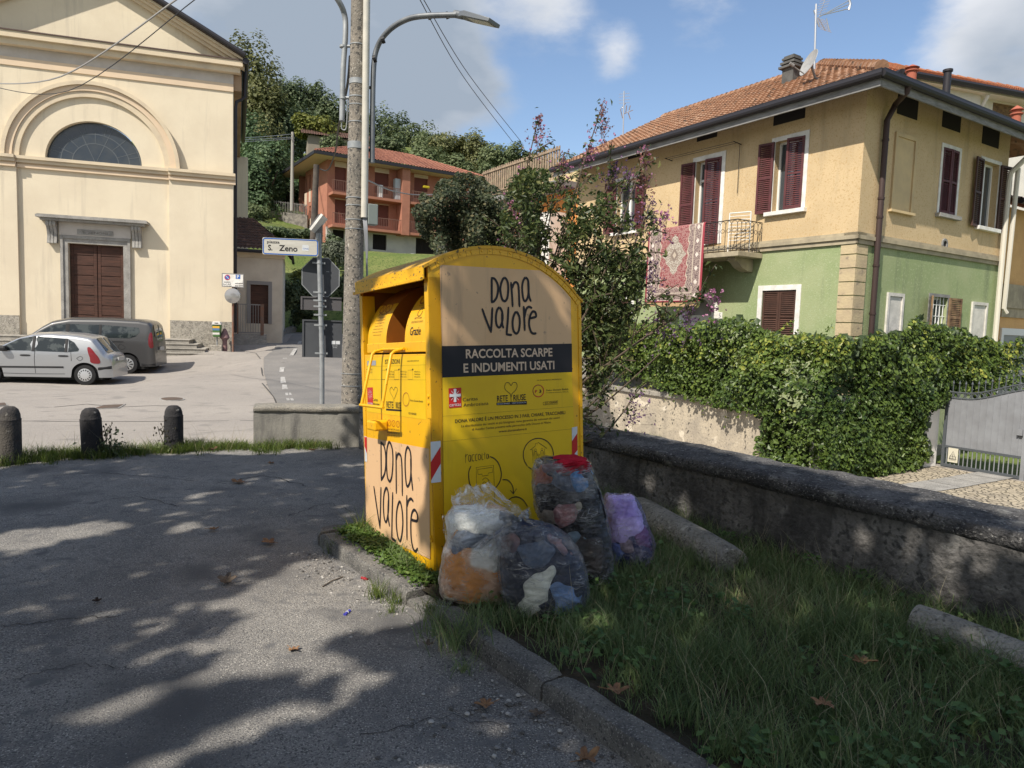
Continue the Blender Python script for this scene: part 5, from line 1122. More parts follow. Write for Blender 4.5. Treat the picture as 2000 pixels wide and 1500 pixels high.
stroke_px(b, BRt, [(930, 913), (964, 908.5), (966.5, 985), (932, 990), (930, 913)], .9, N2, 0, 1); stroke_px(b, BRt, [(933, 917), (961.5, 912.5), (962, 922.5), (953.5, 924), (953.5, 928), (942, 930), (941.5, 926), (933.5, 926.5), (933, 917)], .9, N2, 0, 1)
for pts in [[(942, 938), (947, 933.5), (952, 935), (956, 941)], [(956, 941), (959, 948), (955, 954)], [(950, 943), (945, 941), (942, 946)], [(939, 950), (941, 957), (946, 959)], [(950, 952), (946, 950), (944.5, 954), (949, 956), (947, 960)]]: stroke_px(b, BRt, pts, .9, N2, 0, 3)
stroke_px(b, BRt, [(982, 937), (991, 937.5), (998, 944), (1002, 953), (1002.5, 963)], 2.0, N2); stroke_px(b, BRt, [(997, 958), (1002.5, 964.5), (1008.5, 955)], 2.0, N2, 0, 1)
stroke_px(b, BRt, [(993, 977), (1001, 971.5), (1012, 971), (1022, 977), (1030, 989)], 2.0, N2)
def circ(cx, cy, rx, ry, a0, a1, w, mb=None, mi=0, k=20): stroke_px(mb or b, BRt, [(cx+rx*math.cos(a), cy-ry*math.sin(a)) for a in np.linspace(a0, a1, k)], w, N2, mi, 2)
circ(1051.5, 888, 29.5, 32, -2.3, 3.9, 1.9)
stroke_px(b, BRt, [(1041, 905), (1040.5, 878), (1035.5, 879), (1045.5, 871), (1045.5, 866), (1048.5, 865.5), (1048.5, 868), (1051, 864), (1068, 875.5), (1063.5, 877), (1064.5, 905)], .9, N2, 0, 1)
for x, y in ((1046, 882), (1058.5, 880.5)): circ(x, y-3, 1.9, 2.4, 0, 6.2, .6, k=10); stroke_px(b, BRt, [(x-3.5, y+9), (x-2.5, y+1), (x, y), (x+2.5, y+1), (x+3.5, y+9)], .8, N2, 0, 2); stroke_px(b, BRt, [(x-1.2, y+3), (x-1.5, y+16)], .8, N2, 0, 1); stroke_px(b, BRt, [(x+1.2, y+3), (x+1.5, y+16)], .8, N2, 0, 1)
circ(1052, 888.5, 1.6, 1.9, 0, 6.2, .6, k=10); stroke_px(b, BRt, [(1052, 891), (1052, 899)], .8, N2, 0, 1)
b.build('lettering', INK, st)
b = MB(); quad_px(b, BRt, [(876, 758.5), (901, 757), (901.5, 795), (877, 797)], N2, 0)
for i in range(12):
    a = i*math.pi/6+.26; 
    if i % 3 == 1 or True: stroke_px(b, BRt, [(888.7+3.4*math.cos(a), 772.5-4.2*math.sin(a)), (888.7+10.0*math.cos(a), 772.5-12.2*math.sin(a))], 1.5, N2+.0015, 1, 1)
quad_px(b, BRt, [(886.3, 759.5), (890.7, 759.2), (891.3, 785), (886.9, 785.3)], N2+.003, 1); quad_px(b, BRt, [(878, 770.2), (900, 769), (900, 774.2), (878, 775.4)], N2+.0035, 1)
put_text_px(b, BRt, 'caritas', (878, 794), (900.5, 792.5), 7, N2+.0015, 1); b.build('emblem', [REDS, WHS], st)
b = MB(); circ(1051.5, 763.5, 10.5, 11.5, 1.2, 4.0, 1.6, b); circ(1051.5, 763.5, 10.5, 11.5, -2.2, 1.1, 1.9, b, 1); put_text_px(b, BRt, 'P', (1045, 767.5), (1049.5, 767.2), 6, N2, 1, .02); put_text_px(b, BRt, '3', (1053, 767), (1057.5, 766.7), 6, N2, 2, .03); b.build('emblem', [REDD, REDS, INK], st)
b = MB(); put_text_px(b, BRt, 'RACCOLTA INDUMENTI', (971.5, 790.4), (996, 789), 2.6, N2+.002); put_text_px(b, BRt, 'USATI DI QUALITA', (1000, 788.7), (1027.5, 787.2), 2.6, N2+.002); b.build('lettering', WHS, st)
# reflective red and white strips
def strip_px(F, q, reds, n=.0036):
    b = MB(); quad_px(b, F, q, n, 0)
    for r in reds: quad_px(b, F, r, n+.0008, 1)
    b.build('reflective_strip', [WHS, REDS], bn)
strip_px(BRt, [(841, 863), (860.5, 861), (861.5, 941), (842, 943.5)], [[(841.1, 903), (860.5, 872), (861, 905), (841.6, 939)]])
strip_px(BRt, [(1117, 835), (1127.5, 833), (1128, 895), (1117.5, 899)], [[(1117.1, 862), (1127.5, 846), (1127.8, 879), (1117.4, 893)]])
strip_px(BLf, [(711.5, 852), (716, 853), (717, 902), (712.5, 901)], [[(711.6, 853), (716, 854), (716.5, 886), (712.2, 872)]])
# --- stickers and lettering, opening side
b = MB(); quad_px(b, BLf, [(713, 853), (838, 876.5), (840, 1092), (715, 1034)], .0012); lp_ = b.build('sticker', BEIGE, bn)
O6, K6 = (700, 660), .29358; b = MB()
for pts, cl in [([(150, 695), (151, 820), (152, 945)], 0), ([(150, 695), (172, 725), (182, 800), (176, 895), (152, 945)], 0), ([(205, 692), (225, 740), (229, 830), (222, 920), (208, 955), (192, 920), (187, 830), (190, 740)], 1),
                ([(250, 762), (251, 900), (252, 1030)], 0), ([(251, 810), (263, 772), (283, 790), (290, 880), (292, 1045)], 0), ([(330, 728), (347, 770), (350, 870), (342, 960), (322, 985), (312, 900), (311, 800), (318, 745)], 1), ([(348, 800), (350, 900), (361, 1010)], 0),
                ([(103, 992), (122, 1125), (143, 1262)], 0), ([(143, 1262), (147, 1130), (150, 998)], 0), ([(188, 998), (200, 1050), (199, 1150), (186, 1222), (172, 1200), (166, 1110), (172, 1030)], 1), ([(199, 1080), (197, 1180), (206, 1248)], 0),
                ([(228, 1032), (224, 1190), (222, 1330)], 0), ([(222, 1330), (235, 1342), (250, 1352)], 0), ([(275, 1088), (291, 1150), (295, 1250), (281, 1347), (262, 1322), (252, 1230), (257, 1140)], 1),
                ([(322, 1052), (322, 1200), (323, 1340)], 0), ([(323, 1120), (334, 1082), (350, 1070), (363, 1085)], 0), ([(352, 1208), (372, 1216), (391, 1215), (393, 1180), (376, 1145), (358, 1160), (349, 1220), (351, 1330), (364, 1400), (380, 1419), (393, 1402)], 0)]:
    stroke_px(b, BLf, PL(O6, K6, pts), 5.6, .0028, closed=bool(cl))
b.build('lettering', INK, lp_)
b = MB(); quad_px(b, BLf, [(716, 699), (831, 694.5), (832, 820), (717, 804)], -.0025); ls_ = b.build('sticker', STK, bn)
b = MB(); TL = lambda t, a, c, h, bold=0.0, mi=0: put_text_px(b, BLf, t, a, c, h, -.001, mi, bold)
TL('ISTRUZIONI', (752, 711), (781, 710), 9, .01); TL('www.donavalore.it', (795, 706.5), (818, 705.5), 3.2)
for i, x in enumerate((746, 770, 797)):
    stroke_px(b, BLf, [(x, 723), (x+9, 722.5), (x+9, 741), (x, 741), (x, 723)], .6, -.001, 0, 1); stroke_px(b, BLf, [(x+8.4, 722), (x+9.6, 721)], 4, -.0008, 0, 1)
    for j in range(3): TL(('METTI GLI', 'ABITI NEL', 'SACCO')[j] if i < 2 else ('ABBASSA LA', 'MANIGLIA', 'E RILASCIA')[j], (x+12, 727+5*j), (x+24, 727.5+5*j), 2.6)
TL('INSERISCI', (716, 723), (727, 723), 2.6); TL('IL SACCO', (716, 728), (727, 728.5), 2.6)
TL('RETE', (755, 796), (768, 797), 13, .01); TL('RIUSE', (773, 797.5), (783, 798.5), 13, .01); stroke_px(b, BLf, [(769, 797), (769, 780), (763, 768), (761.5, 761), (765, 756), (769, 762), (772, 756), (776.5, 760), (774, 769), (770, 779)], .9, -.001)
quad_px(b, BLf, [(754, 798), (784, 800), (784, 803.5), (754, 801.5)], -.001); TL('Padre Daniele Badiali', (801, 783.5), (826, 786), 3.6); TL('Caritas', (728, 783), (738, 784), 6); TL('Ambrosiana', (728, 791), (741, 792.5), 6); TL('035 4364500', (798, 809), (813, 811), 4.5)
for j, t in enumerate(('SOLO SACCHI CHIUSI', 'NON LASCIARE SACCHI', 'FUORI DAL CASSONETTO')): TL(t, (756, 839+6.5*j), (780, 842+6.5*j), 3.4)
for y0, y1 in ((716, 712.5), (741, 742)): stroke_px(b, BLf, [(716, y0), (832, y1)], .45, -.001)
b.build('lettering', INK, ls_)
b = MB(); quad_px(b, BLf, [(717, 757), (728, 756.5), (728.5, 792), (718, 790)], -.001, 0)
for i in range(12):
    a = i*math.pi/6; stroke_px(b, BLf, [(722.7+1.5*math.cos(a), 770-3.5*math.sin(a)), (722.7+4.3*math.cos(a), 770-10*math.sin(a))], 1.0, -.0004, 1, 1)
put_text_px(b, BLf, 'caritas', (718, 789), (728, 790), 5, -.0004, 1); b.build('emblem', [REDS, WHS], ls_)
b = MB()
for k_, x in enumerate((760, 768.5, 777)):
    y = 826+k_*1.2; stroke_px(b, BLf, [(x+3.2*math.cos(a), y-6*math.sin(a)) for a in np.linspace(0, 2*math.pi, 14)], .9, -.002, 0, 2); stroke_px(b, BLf, [(x-2, y+4), (x+2, y-4)], 1.0, -.0015, 0, 1)
stroke_px(b, BLf, [(793+6.2*math.cos(a), 780-13*math.sin(a)) for a in np.linspace(0, 2*math.pi, 18)], 1.2, -.001, 0, 2); b.build('emblem', REDD, ls_)
b = MB(); quad_px(b, BLf, [(717, 705), (734, 704), (734, 713.5), (717, 714)], -.001); b.build('sticker', mat('sticker grey', (.30, .31, .36, 1), .4), bn)
# small print on the hopper cheeks
for ck, s0, s1, word in ((CKR, s0c, s1c, 'Grazie'), (CKL, s2c, s3c, '')):
    b = MB(); a0, a1 = s1-.05, s0+.05; n = .002; w = abs(a1-a0)
    L = lambda t, z, h, f=1.0, bd=0.0: put_text(b, CYm, t, -(a0+a1)/2-w*f/2, z, -(a0+a1)/2+w*f/2, z, h, n, 0, bd)
    class M_: 
        def P(s, x, n, z): return CY.P(-x, n, z)
    CYm = M_()
    if word:
        L('Grazie', .045, .055, .75, .01); L('DOLCE SACCO CHIUSO', .125, .014, .8); L('METTI UNA', .15, .014, .5); 
        ribbon(b, CYm, [(-(a0+a1)/2+.03*math.cos(t), .195+.026*math.sin(t)) for t in np.linspace(.9, 2*math.pi+.4, 18)], .005, n); ribbon(b, CYm, [(-(a0+a1)/2-.015, .232), (-(a0+a1)/2+.02, .235)], .006, n)
        L('NON LASCIARE I SACCHI', .262, .009, .7); L('FUORI DAL CASSONETTO', .247, .009, .7)
    else:
        for i in range(7): L('istruzioni per il conferimento' if i % 2 else 'indumenti e scarpe usate', .06+.022*i, .009, .75 if i % 3 else .6)
        L('ATTENZIONE', .215, .014, .6, .012)
    b.build('lettering', INK, ck)
    b = MB()
    for dx in (-.055, .055):
        c = -(a0+a1)/2+dx; z0 = .305 if word else .27; ribbon(b, CYm, [(c+.042*math.cos(t), z0+.036*math.sin(t)) for t in np.linspace(0, 2*math.pi, 22)], .008, n, 0, False); ribbon(b, CYm, [(c-.028, z0+.025), (c+.028, z0-.025)], .007, n+.001, 0)
    b.build('emblem', REDD, ck)
# ---------------------------------------------------------------- stone walls round the forecourt
def wall_run(path, t, zb, zt, cap, over, name, label, mw, mc, step=.07, seed=0.0, rough=.02):
    """wall swept along (u, v) points, with a rounded capstone course"""
    P = []
    for i in range(len(path)-1):
        a, c = np.array(path[i], float), np.array(path[i+1], float); n = max(2, int(np.linalg.norm(c-a)/step))
        P += [a+(c-a)*j/n for j in range(n)]
    P.append(np.array(path[-1], float)); N_ = len(P); dirs = []
    for i in range(N_):
        d = P[min(i+1, N_-1)]-P[max(i-1, 0)]; d /= np.linalg.norm(d); dirs.append(np.array([d[1], -d[0]]))
    def sweep(prof, sd, cracks=()):
        V = []; k = len(prof)
        for i, (p, q) in enumerate(zip(P, dirs)):
            L_ = i*step
            dip = sum(.022*math.exp(-((L_-c)/.025)**2) for c in cracks)
            for j, (o, z) in enumerate(prof):
                w = XY(*(p+q*o)); nz = noise.noise(Vector((w[0]*2.2, w[1]*2.2, z*3+sd)))*rough+noise.noise(Vector((w[0]*9, w[1]*9, z*11+sd)))*rough*.5
                s = 1 if o > 0 else -1; ww = XY(*(p+q*(o+s*(nz-dip)))); V.append((ww[0], ww[1], z+(nz*.7-dip if z > zb+.05 else 0)))
        b = MB(); b.add(V, [(i*k+j, i*k+j+1, (i+1)*k+j+1, (i+1)*k+j) for i in range(N_-1) for j in range(k-1)], 0, True); b.add(V, [list(range(k)), list(range((N_-1)*k, N_*k))[::-1]], 0); return b
    c0 = XY(*path[0]); th_ = thing(name, label, 'wall', (c0[0], c0[1], zb))
    h = t/2; hs = np.linspace(zb, zt-cap+.02, 9)
    sweep([(h, z) for z in hs]+[(-h, z) for z in hs[::-1]], seed).build('wall_body', mw, th_, angle=60)
    e = h+over; z0, z1 = zt-cap, zt; prof = [(h-.01, z0), (e-.02, z0+.004), (e, z0+.03), (e, z0+cap*.62), (e-.008, z0+cap*.84), (e-.03, z1-.008), (e-.07, z1), (0, z1+.006)]
    prof = prof+[(-a, z) for a, z in prof[::-1][1:]]
    L_ = step*N_; cr = [x for x in np.arange(1.25, L_, 1.55)]
    sweep(prof, seed+5, cr).build('capstone', mc, th_, angle=60); return th_
wall_run([(4.40, -3.2), (4.36, 1.5), (4.25, 4.2), (4.14, 6.2), (3.9, 7.6), (3.4, 8.75)], .52, -1.25, .705, .115, .032, 'boundary_wall', 'long weathered dark stone wall with cracked rounded capstones along the grass', WALLD, CAPM, rough=.028)
WALLG = mat('wall grey render', (.30, .285, .25, 1), .95, col2=(.21, .20, .18, 1), nscale=3, lo=.38, hi=.66, bump=.35, bscale=60, streak=((.12, .115, .11, 1), (6, 6, 1.0), .52, .75))
CAPG = mat('cap pale granite', (.36, .325, .265, 1), .9, col2=(.24, .225, .195, 1), nscale=4, bump=1.2, bscale=80, speck=[((.16, .15, .14, 1), 60, .56, .66), ((.48, .45, .39, 1), 70, .6, .7)])
wall_run([(2.02, 9.42), (3.03, 9.10), (3.3, 8.95)], .32, -.3, .535, .09, .03, 'low_wall', 'short grey rendered wall with pale granite cap at the foot of the concrete pole', WALLG, CAPG, seed=3, rough=.016)

# ---------------------------------------------------------------- bollards
BOLM = mat('bollard black stone', (.026, .025, .027, 1), .85, col2=(.055, .05, .048, 1), nscale=4.5, lo=.5, hi=.72, bump=.6, bscale=60, speck=[((.28, .27, .25, 1), 11, .69, .74), ((.025, .024, .025, 1), 30, .55, .68)])
BOLG = mat('bollard grey stone', (.085, .076, .066, 1), .9, col2=(.038, .036, .038, 1), nscale=4, lo=.40, hi=.62, bump=.7, bscale=60, speck=[((.30, .28, .25, 1), 9, .66, .73)])
def bollard_mb(r, h, seed):
    prof = [(r*1.02, -.1), (r*1.02, .1), (r, .2), (r*.985, h*.74), (r*.985, h*.755), (r*1.0, h*.765), (r*1.0, h*.775), (r*.93, h*.79), (r*.90, h*.86), (r*.74, h*.945), (r*.45, h*.99), (0.001, h)]
    b = MB(); V = []; seg = 28
    for q, z in prof:
        for k in range(seg):
            a = 2*math.pi*k/seg; n = 1+.03*noise.noise(Vector((math.cos(a)*1.5, math.sin(a)*1.5, z*5+seed))); V.append((q*n*math.cos(a), q*n*math.sin(a), z))
    b.add(V, [(i*seg+k, i*seg+(k+1) % seg, (i+1)*seg+(k+1) % seg, (i+1)*seg+k) for i in range(len(prof)-1) for k in range(seg)], 0, True); return b
for (px, py, h, r, m, lb, tl) in ((20, 905, .625, .108, BOLG, 'round-topped stone bollard with a brownish lichened top, cut by the left edge', .01), (182, 893, .575, .112, BOLM, 'black round-topped stone bollard leaning slightly, leafy weed at its right foot', -.05), (340, 882, .57, .108, BOLM, 'black round-topped stone bollard nearest the low grey wall, grass round its foot', -.01)):
    p = gnd(px, py, 0); b = bollard_mb(r, h, px); o = b.build('bollard', m, loc=(0, 0, 0), angle=50); o.location = (p[0], p[1], 0); o.rotation_euler = (0, tl, 0); tag(o, lb, 'bollard', 'stone bollards along the forecourt edge')

# ---------------------------------------------------------------- concrete pole with lamps
POLEC = mat('pole concrete', (.255, .225, .19, 1), .95, col2=(.185, .168, .145, 1), nscale=3, bump=.5, bscale=60, speck=[((.085, .08, .075, 1), 26, .52, .64), ((.50, .47, .42, 1), 30, .655, .70), ((.40, .37, .32, 1), 60, .62, .7)])
GALV = mat('galvanised steel', (.36, .375, .385, 1), .55, metal=.35, col2=(.27, .285, .30, 1), nscale=9)
GALD = mat('lamp arm dark grey', (.14, .15, .165, 1), .5, metal=.3, col2=(.20, .21, .22, 1), nscale=5)
PVC = mat('conduit ivory', (.60, .57, .50, 1), .5, col2=(.50, .48, .43, 1), nscale=4)
DP = 9.75
def pp(x, y, d=0.0): return at(x, y, DP+d)
pb = pp(686, 800); pb[2] = -.35; pt = pp(701, -60); pole = thing('concrete_pole', 'tall speckled concrete utility pole behind the clothes bank', 'pole', tuple(pb))
def pr(x, y): return (x/2)*DP/FPX
ax = [(pb, .150), (pp(687, 790), .146), (pp(692.5, 450), .125), (pp(697, 235), .108), (pp(701, -60), .094)]
b = MB(); b.tube([p for p, r in ax], [r for p, r in ax], 28); b.build('shaft', POLEC, pole)
def pole_at(y):
    ys = [800, 790, 450, 235, -60]; i = max(j for j in range(5) if ys[j] >= y); i = min(i, 3); t = (ys[i]-y)/(ys[i]-ys[i+1]); return ax[i][0]+(ax[i+1][0]-ax[i][0])*t, ax[i][1]+(ax[i+1][1]-ax[i][1])*t
for y, w in ((88, .006), (160, .035), (190, .008), (206, .006), (240, .006), (285, .045), (387, .006), (402, .006), (430, .005), (448, .005), (728, .004), (752, .004)):
    p, r = pole_at(y); b = MB(); b.tube([p-np.array([0, 0, w]), p+np.array([0, 0, w])], r*1.035+.002, 28); b.build('band', GALV, pole)
b = MB(); x_ = CR
b.tube([pp(717, -60, -.06), pp(715, 100, -.06), pp(713, 300, -.06), pp(711.5, 425, -.06)], .047, 14); b.build('conduit', PVC, pole)
b = MB()
for i in range(5): b.tube(smooth_line([pp(709+i*1.6, 424, -.06), pp(711+i*1.5, 445, -.08), pp(713+i*1.2, 470, -.05), pp(716+i*.3, 505, 0)], 4), .008, 5)
b.tube(smooth_line([pp(716, 500), pp(717, 560, .1), pp(716, 640, .1), pp(712, 780, .1)], 4), .014, 5); b.build('cable', mat('cable grey', (.30, .31, .33, 1), .6), pole)
b = MB(); q = pp(726, 418); b.box(Fr(q, hd(60), hd(150)), -.065, .075, -.08, .05, -.15, .13); b.build('junction_box', mat('box grey green', (.24, .27, .25, 1), .6), pole, bevel=.01)
def arm(name, label, pts, r, head, m):
    t = thing(name, label, 'street lamp', tuple(pts[0])); b = MB(); b.tube(smooth_line(pts, 6), r, 12); b.build('arm', m, t)
    if head is not None:
        d = head[1]-head[0]; L_ = np.linalg.norm(d); d /= L_; sdir = np.cross(d, [0, 0, 1.0]); sdir /= np.linalg.norm(sdir); F = Fr(head[0], d, sdir, np.cross(sdir, d))
        b = MB(); b.tube([F.P(-.08, 0, .0), F.P(.07, 0, 0)], r*1.35, 12); P = [(.02, .10), (.16, .12), (L_, .105), (L_+.01, .09), (L_, -.09), (.16, -.115), (.02, -.08)]
        V = [F.P(.03, -.05, .035), F.P(.03, .05, .035), F.P(.03, .05, -.035), F.P(.03, -.05, -.035), F.P(.15, -.11, .04), F.P(.15, .11, .04), F.P(.15, .12, -.03), F.P(.15, -.12, -.03), F.P(L_, -.12, .015), F.P(L_, .12, .015), F.P(L_, .12, -.03), F.P(L_, -.12, -.03)]
        b.add(V, [(0, 1, 5, 4), (1, 2, 6, 5), (2, 3, 7, 6), (3, 0, 4, 7), (4, 5, 9, 8), (5, 6, 10, 9), (6, 7, 11, 10), (7, 4, 8, 11), (8, 9, 10, 11), (3, 2, 1, 0)]); hd__ = b.build('lamp_head', mat('lamp grey', (.16, .17, .18, 1), .45, metal=.3), t, bevel=.006)
        b = MB(); b.box(F, .22, L_-.04, -.095, .095, -.036, -.031); b.build('lens', mat('lamp lens', (.55, .54, .50, 1), .3), hd__)
    return t
t = arm('street_lamp', 'curved grey street lamp arm with flat head right of the concrete pole', [pp(727, 318), pp(727.5, 230), pp(730, 130), pp(738, 90), pp(757, 62, -.1), pp(785, 42, -.2), pp(820, 32, -.3), pp(892, 29, -.45)], .036, (pp(897, 29, -.45), pp(966, 44, -.75)), GALD)
b = MB()
for y in (171, 293): p, r = pole_at(y); b.tube([p, pp(727, y)], .022, 8)
for (x, y) in ((731.5, 115), (748, 78), (838, 31.5), (873, 30)): b.tube([pp(x-3, y+1, -.2), pp(x+3, y-1, -.2)], .045, 10)
b.build('clamp', mat('strap black', (.02, .02, .022, 1), .6), t)
t = arm('street_lamp', 'pale galvanised lamp arm left of the concrete pole, cut by the top edge', [pp(668, 236), pp(670, 140), pp(674.5, 70), pp(673, 30), pp(660, 0, -.1), pp(630, -40, -.2)], .038, None, GALV)
b = MB()
for y in (90, 191): p, r = pole_at(y); b.tube([p, pp(670, y)], .02, 8); b.tube([pp(670, y-1), pp(670, y+3)], .048, 12)
b.tube(smooth_line([pp(668, 236), pp(667, 250), pp(673, 254), pp(677, 245), pp(679, 200), pp(681, 195)], 5), .008, 6); b.build('clamp', GALV, t)
# twisted dark cables slanting off the pole
CAB = mat('cable black', (.03, .03, .032, 1), .6)
def cable(name, label, pts, r, m=CAB, k=8): b = MB(); b.tube(smooth_line(pts, k), r, 5); return tag(b.build(name, m), label, 'cable')
cable('overhead_cable', 'twisted dark cable dropping from the pole top to the brown pole behind', [pp(684, 110, .1), pp(678, 170, 1), pp(662, 245, 4), pp(654, 300, 8), pp(640, 332, 12), at(625, 330, 24)], .02)
for i, (A_, B_, lb, r) in enumerate([((-30, 163), (352, -6), 'thick pale overhead wire crossing the church gable, the lower of two', .014), ((-30, 166), (385, -4), 'thin overhead wire crossing the church gable beside the thick pale wire', .008)]):
    A0, B0 = at(*A_, 17), at(*B_, 11); mid = (A0+B0)/2-np.array([0, 0, .5 if i == 0 else .75]); cable('overhead_wire', lb, [A0, mid, B0], r, mat('wire pale', (.30, .29, .28, 1), .6) if i == 0 else CAB)
cable('overhead_wire', 'left one of two thin wires slanting down the blue sky beside the lamp head', [at(815, -10, 16), at(905, 150, 22), at(1002, 278, 30)], .011)
cable('overhead_wire', 'right one of two thin wires slanting down the blue sky beside the lamp head', [at(822, -10, 16), at(915, 145, 22), at(1017, 276, 30)], .011)
cable('overhead_wire', 'pale wire sagging from the concrete pole across to the terrace railing', [pp(718, 352, .1), at(780, 376, 14), at(850, 380, 18), at(972, 370, 28)], .012, GALV)

# ---------------------------------------------------------------- street name sign and other signs on one post (seen from behind)
DS = 10.2
def sp(x, y, d=0.0): return at(x, y, DS+d)
base = sp(630, 800); base[2] = -.25; sg = thing('sign_post', 'galvanised sign post with street name plate and backs of road signs', 'sign post', tuple(base))
b = MB(); b.tube([base, sp(629, 700), sp(622.5, 455)], .035, 14); b.build('post', GALV, sg)
b = MB(); b.box(Fr(sp(626, 452, .06), hd(75), hd(165)), -.07, .03, -.07, .04, -.18, .12); b.build('box', FASC, sg)
SF = Fr(sp(626, 480, -.05), CR*.995+np.array([0, -.0, 0]), -CF, CU); SF = Fr(sp(626, 480, -.05), hd(84), hd(174), (0, 0, 1))
GRB = mat('sign back grey', (.085, .09, .10, 1), .6, metal=.2, col2=(.07, .075, .085, 1), nscale=2)
GRB2 = mat('sign back brown grey', (.105, .10, .105, 1), .6, metal=.2)
ENAM = mat('sign enamel', (.56, .54, .49, 1), .4, col2=(.48, .46, .41, 1), nscale=3, stretch=(1, 1, 5)); SBLUE = mat('sign blue', (.03, .12, .42, 1), .4)
def rpoly(x0, x1, z0, z1, r, k=5):
    P = []
    for cx, cz, a in ((x1-r, z1-r, 0), (x0+r, z1-r, 90), (x0+r, z0+r, 180), (x1-r, z0+r, 270)): P += [(cx+r*math.cos(rad(a+90*i/k)), cz+r*math.sin(rad(a+90*i/k))) for i in range(k+1)]
    return P
q = [SF.px(x, y) for x, y in ((513, 465), (622, 499))]; sx0, sx1 = q[0][0], q[1][0]; sz0, sz1 = SF.px(567, 499)[1], SF.px(567, 466)[1]
SF2 = SF; b = MB(); b.prism(SF2, rpoly(sx0, sx1, sz0, sz1, .02), -.012, .012); nm = b.build('name_plate', ENAM, sg)
b = MB(); o_ = rpoly(sx0+.012, sx1-.012, sz0+.012, sz1-.012, .03); ribbon(b, SF2, o_+[o_[0]], .014, .0135, 0, False); b.build('border', SBLUE, nm)
b = MB(); put_text_px(b, SF2, 'piazza', (521.5, 474.5), (546, 475.5), 5.5, .014, 0, .01); put_text_px(b, SF2, 'S.', (523.5, 488.5), (532, 489), 11, .014, 0, .02); put_text_px(b, SF2, 'Zeno', (545, 489.5), (581, 491.5), 11.5, .014, 0, .02); b.build('lettering', INK, nm)
b = MB(); P = [SF2.px(x, y) for x, y in ((590.5, 480), (592, 478), (602, 479), (604, 481.5), (603, 490.5), (590, 489.5))]; b.face([SF2.P(a, .014, c) for a, c in P]); b.build('sticker', WHS, nm)
b = MB(); put_text_px(b, SF2, 'COMUNE', (591.5, 487), (602.5, 487.8), 3, .0148); b.build('lettering', SBLUE, nm)
OFf = Fr(sp(627, 542, .10), hd(80), hd(170)); cx, cz = OFf.px(626.5, 541.5); R_ = .285
oc = [(cx+R_*math.cos(rad(22.5+45*i)), cz+R_*1.06*math.sin(rad(22.5+45*i))) for i in range(8)]
b = MB(); b.prism(OFf, oc, -.012, .004); s8 = b.build('stop_sign_back', GRB, sg)
b = MB(); ribbon(b, OFf, oc+[oc[0]], .012, .006, 0, False); b.build('rim', GALV, s8)
b = MB(); put_text_px(b, OFf, 'via', (637, 531), (643, 531.5), 2, .006); b.build('lettering', WHS, s8)
def back_panel(x0, x1, y0, y1, m, nm_, d=.10):
    F = Fr(sp(628, (y0+y1)/2, d), hd(80), hd(170)); h_ = hole_px(F, x0, x1, y0, y1); b = MB(); b.box(F, h_[0], h_[1], -.012, .004, h_[2], h_[3]); b.box(F, h_[0], h_[0]+.025, .0045, .02, h_[2], h_[3]); b.box(F, h_[0]+.026, h_[1], .0045, .02, h_[3]-.02, h_[3]); o = b.build(nm_, m, sg); return F, h_, o
back_panel(587.5, 667, 580, 606, GRB2, 'sign_back')
F_, h_, bo = back_panel(590.5, 668, 625, 698, GRB, 'sign_back')
b = MB(); 
for q4 in ([(647, 666), (655, 665.5), (655, 672.5), (647, 672.5)], [(656, 666), (664, 666), (664, 672.5), (656, 672.5)]): b.face([F_.P(a, .0055, c) for a, c in (F_.px(x, y, .0055) for x, y in q4)])
for x0, x1, y in ((649, 659, 676.5), (650, 658, 679.5)): put_text_px(b, F_, 'D.M. 1992', (x0, y), (x1, y), 1.8, .0055)
b.build('sticker', WHS, bo)
b = MB()
for y in (514, 571, 587, 598.5, 615, 635, 690):
    x = 622.5+(y-455)*.0275; b.tube([sp(x, y-.6), sp(x, y+1.2)], .043, 12); b.box(Fr(sp(x, y, .03), hd(80), hd(170)), -.10, .08, -.02, .02, -.012, .012)
b.build('bracket', GALV, sg)
# tilted solar panel on top
A_, B_ = sp(609, 451, -.05), sp(632, 421, -.05); d = B_-A_; L_ = np.linalg.norm(d); d /= L_; nn = np.cross(d, CF); nn /= np.linalg.norm(nn); F = Fr(A_, d, CF, -nn)
b = MB(); b.box(F, 0, L_, -.13, .13, -.0, .035); b.box(F, .02, L_-.02, -.11, .11, -.028, -.003, 1); b.build('solar_panel', [WHITE, GRB2], sg)
# ---------------------------------------------------------------- signs, mirror, litter bin at the church corner
DK = 30.0; pk = CF_.P(cs(455, 687, 1.0)[0], 1.0, cs(455, 687, 1.0)[1]); DK = pk[1]; KF = Fr((pk[0], pk[1], 0), hd(78), hd(168))
kt = thing('parking_sign', 'white parking rules sign on a rusty post with round mirror at the church corner', 'sign', tuple(pk))
b = MB(); b.tube([pk, KF.P(0, 0, KF.px(455, 536)[1])], .045, 10); b.build('post', RUSTY, kt)
h_ = hole_px(KF, 434, 476.5, 534.5, 561); b = MB(); b.box(KF, h_[0], h_[1], .05, .075, h_[2], h_[3]); pl = b.build('plate', WHITE, kt)
b = MB(); b.box(KF, h_[0], h_[1], .0755, .08, h_[3]-.03, h_[3], 0); b.box(KF, h_[0], h_[1], .0755, .08, h_[2], h_[2]+.03, 0); b.box(KF, h_[0], h_[0]+.03, .0755, .08, h_[2]+.031, h_[3]-.031); b.box(KF, h_[1]-.03, h_[1], .0755, .08, h_[2]+.031, h_[3]-.031); b.build('border', FASC, pl)
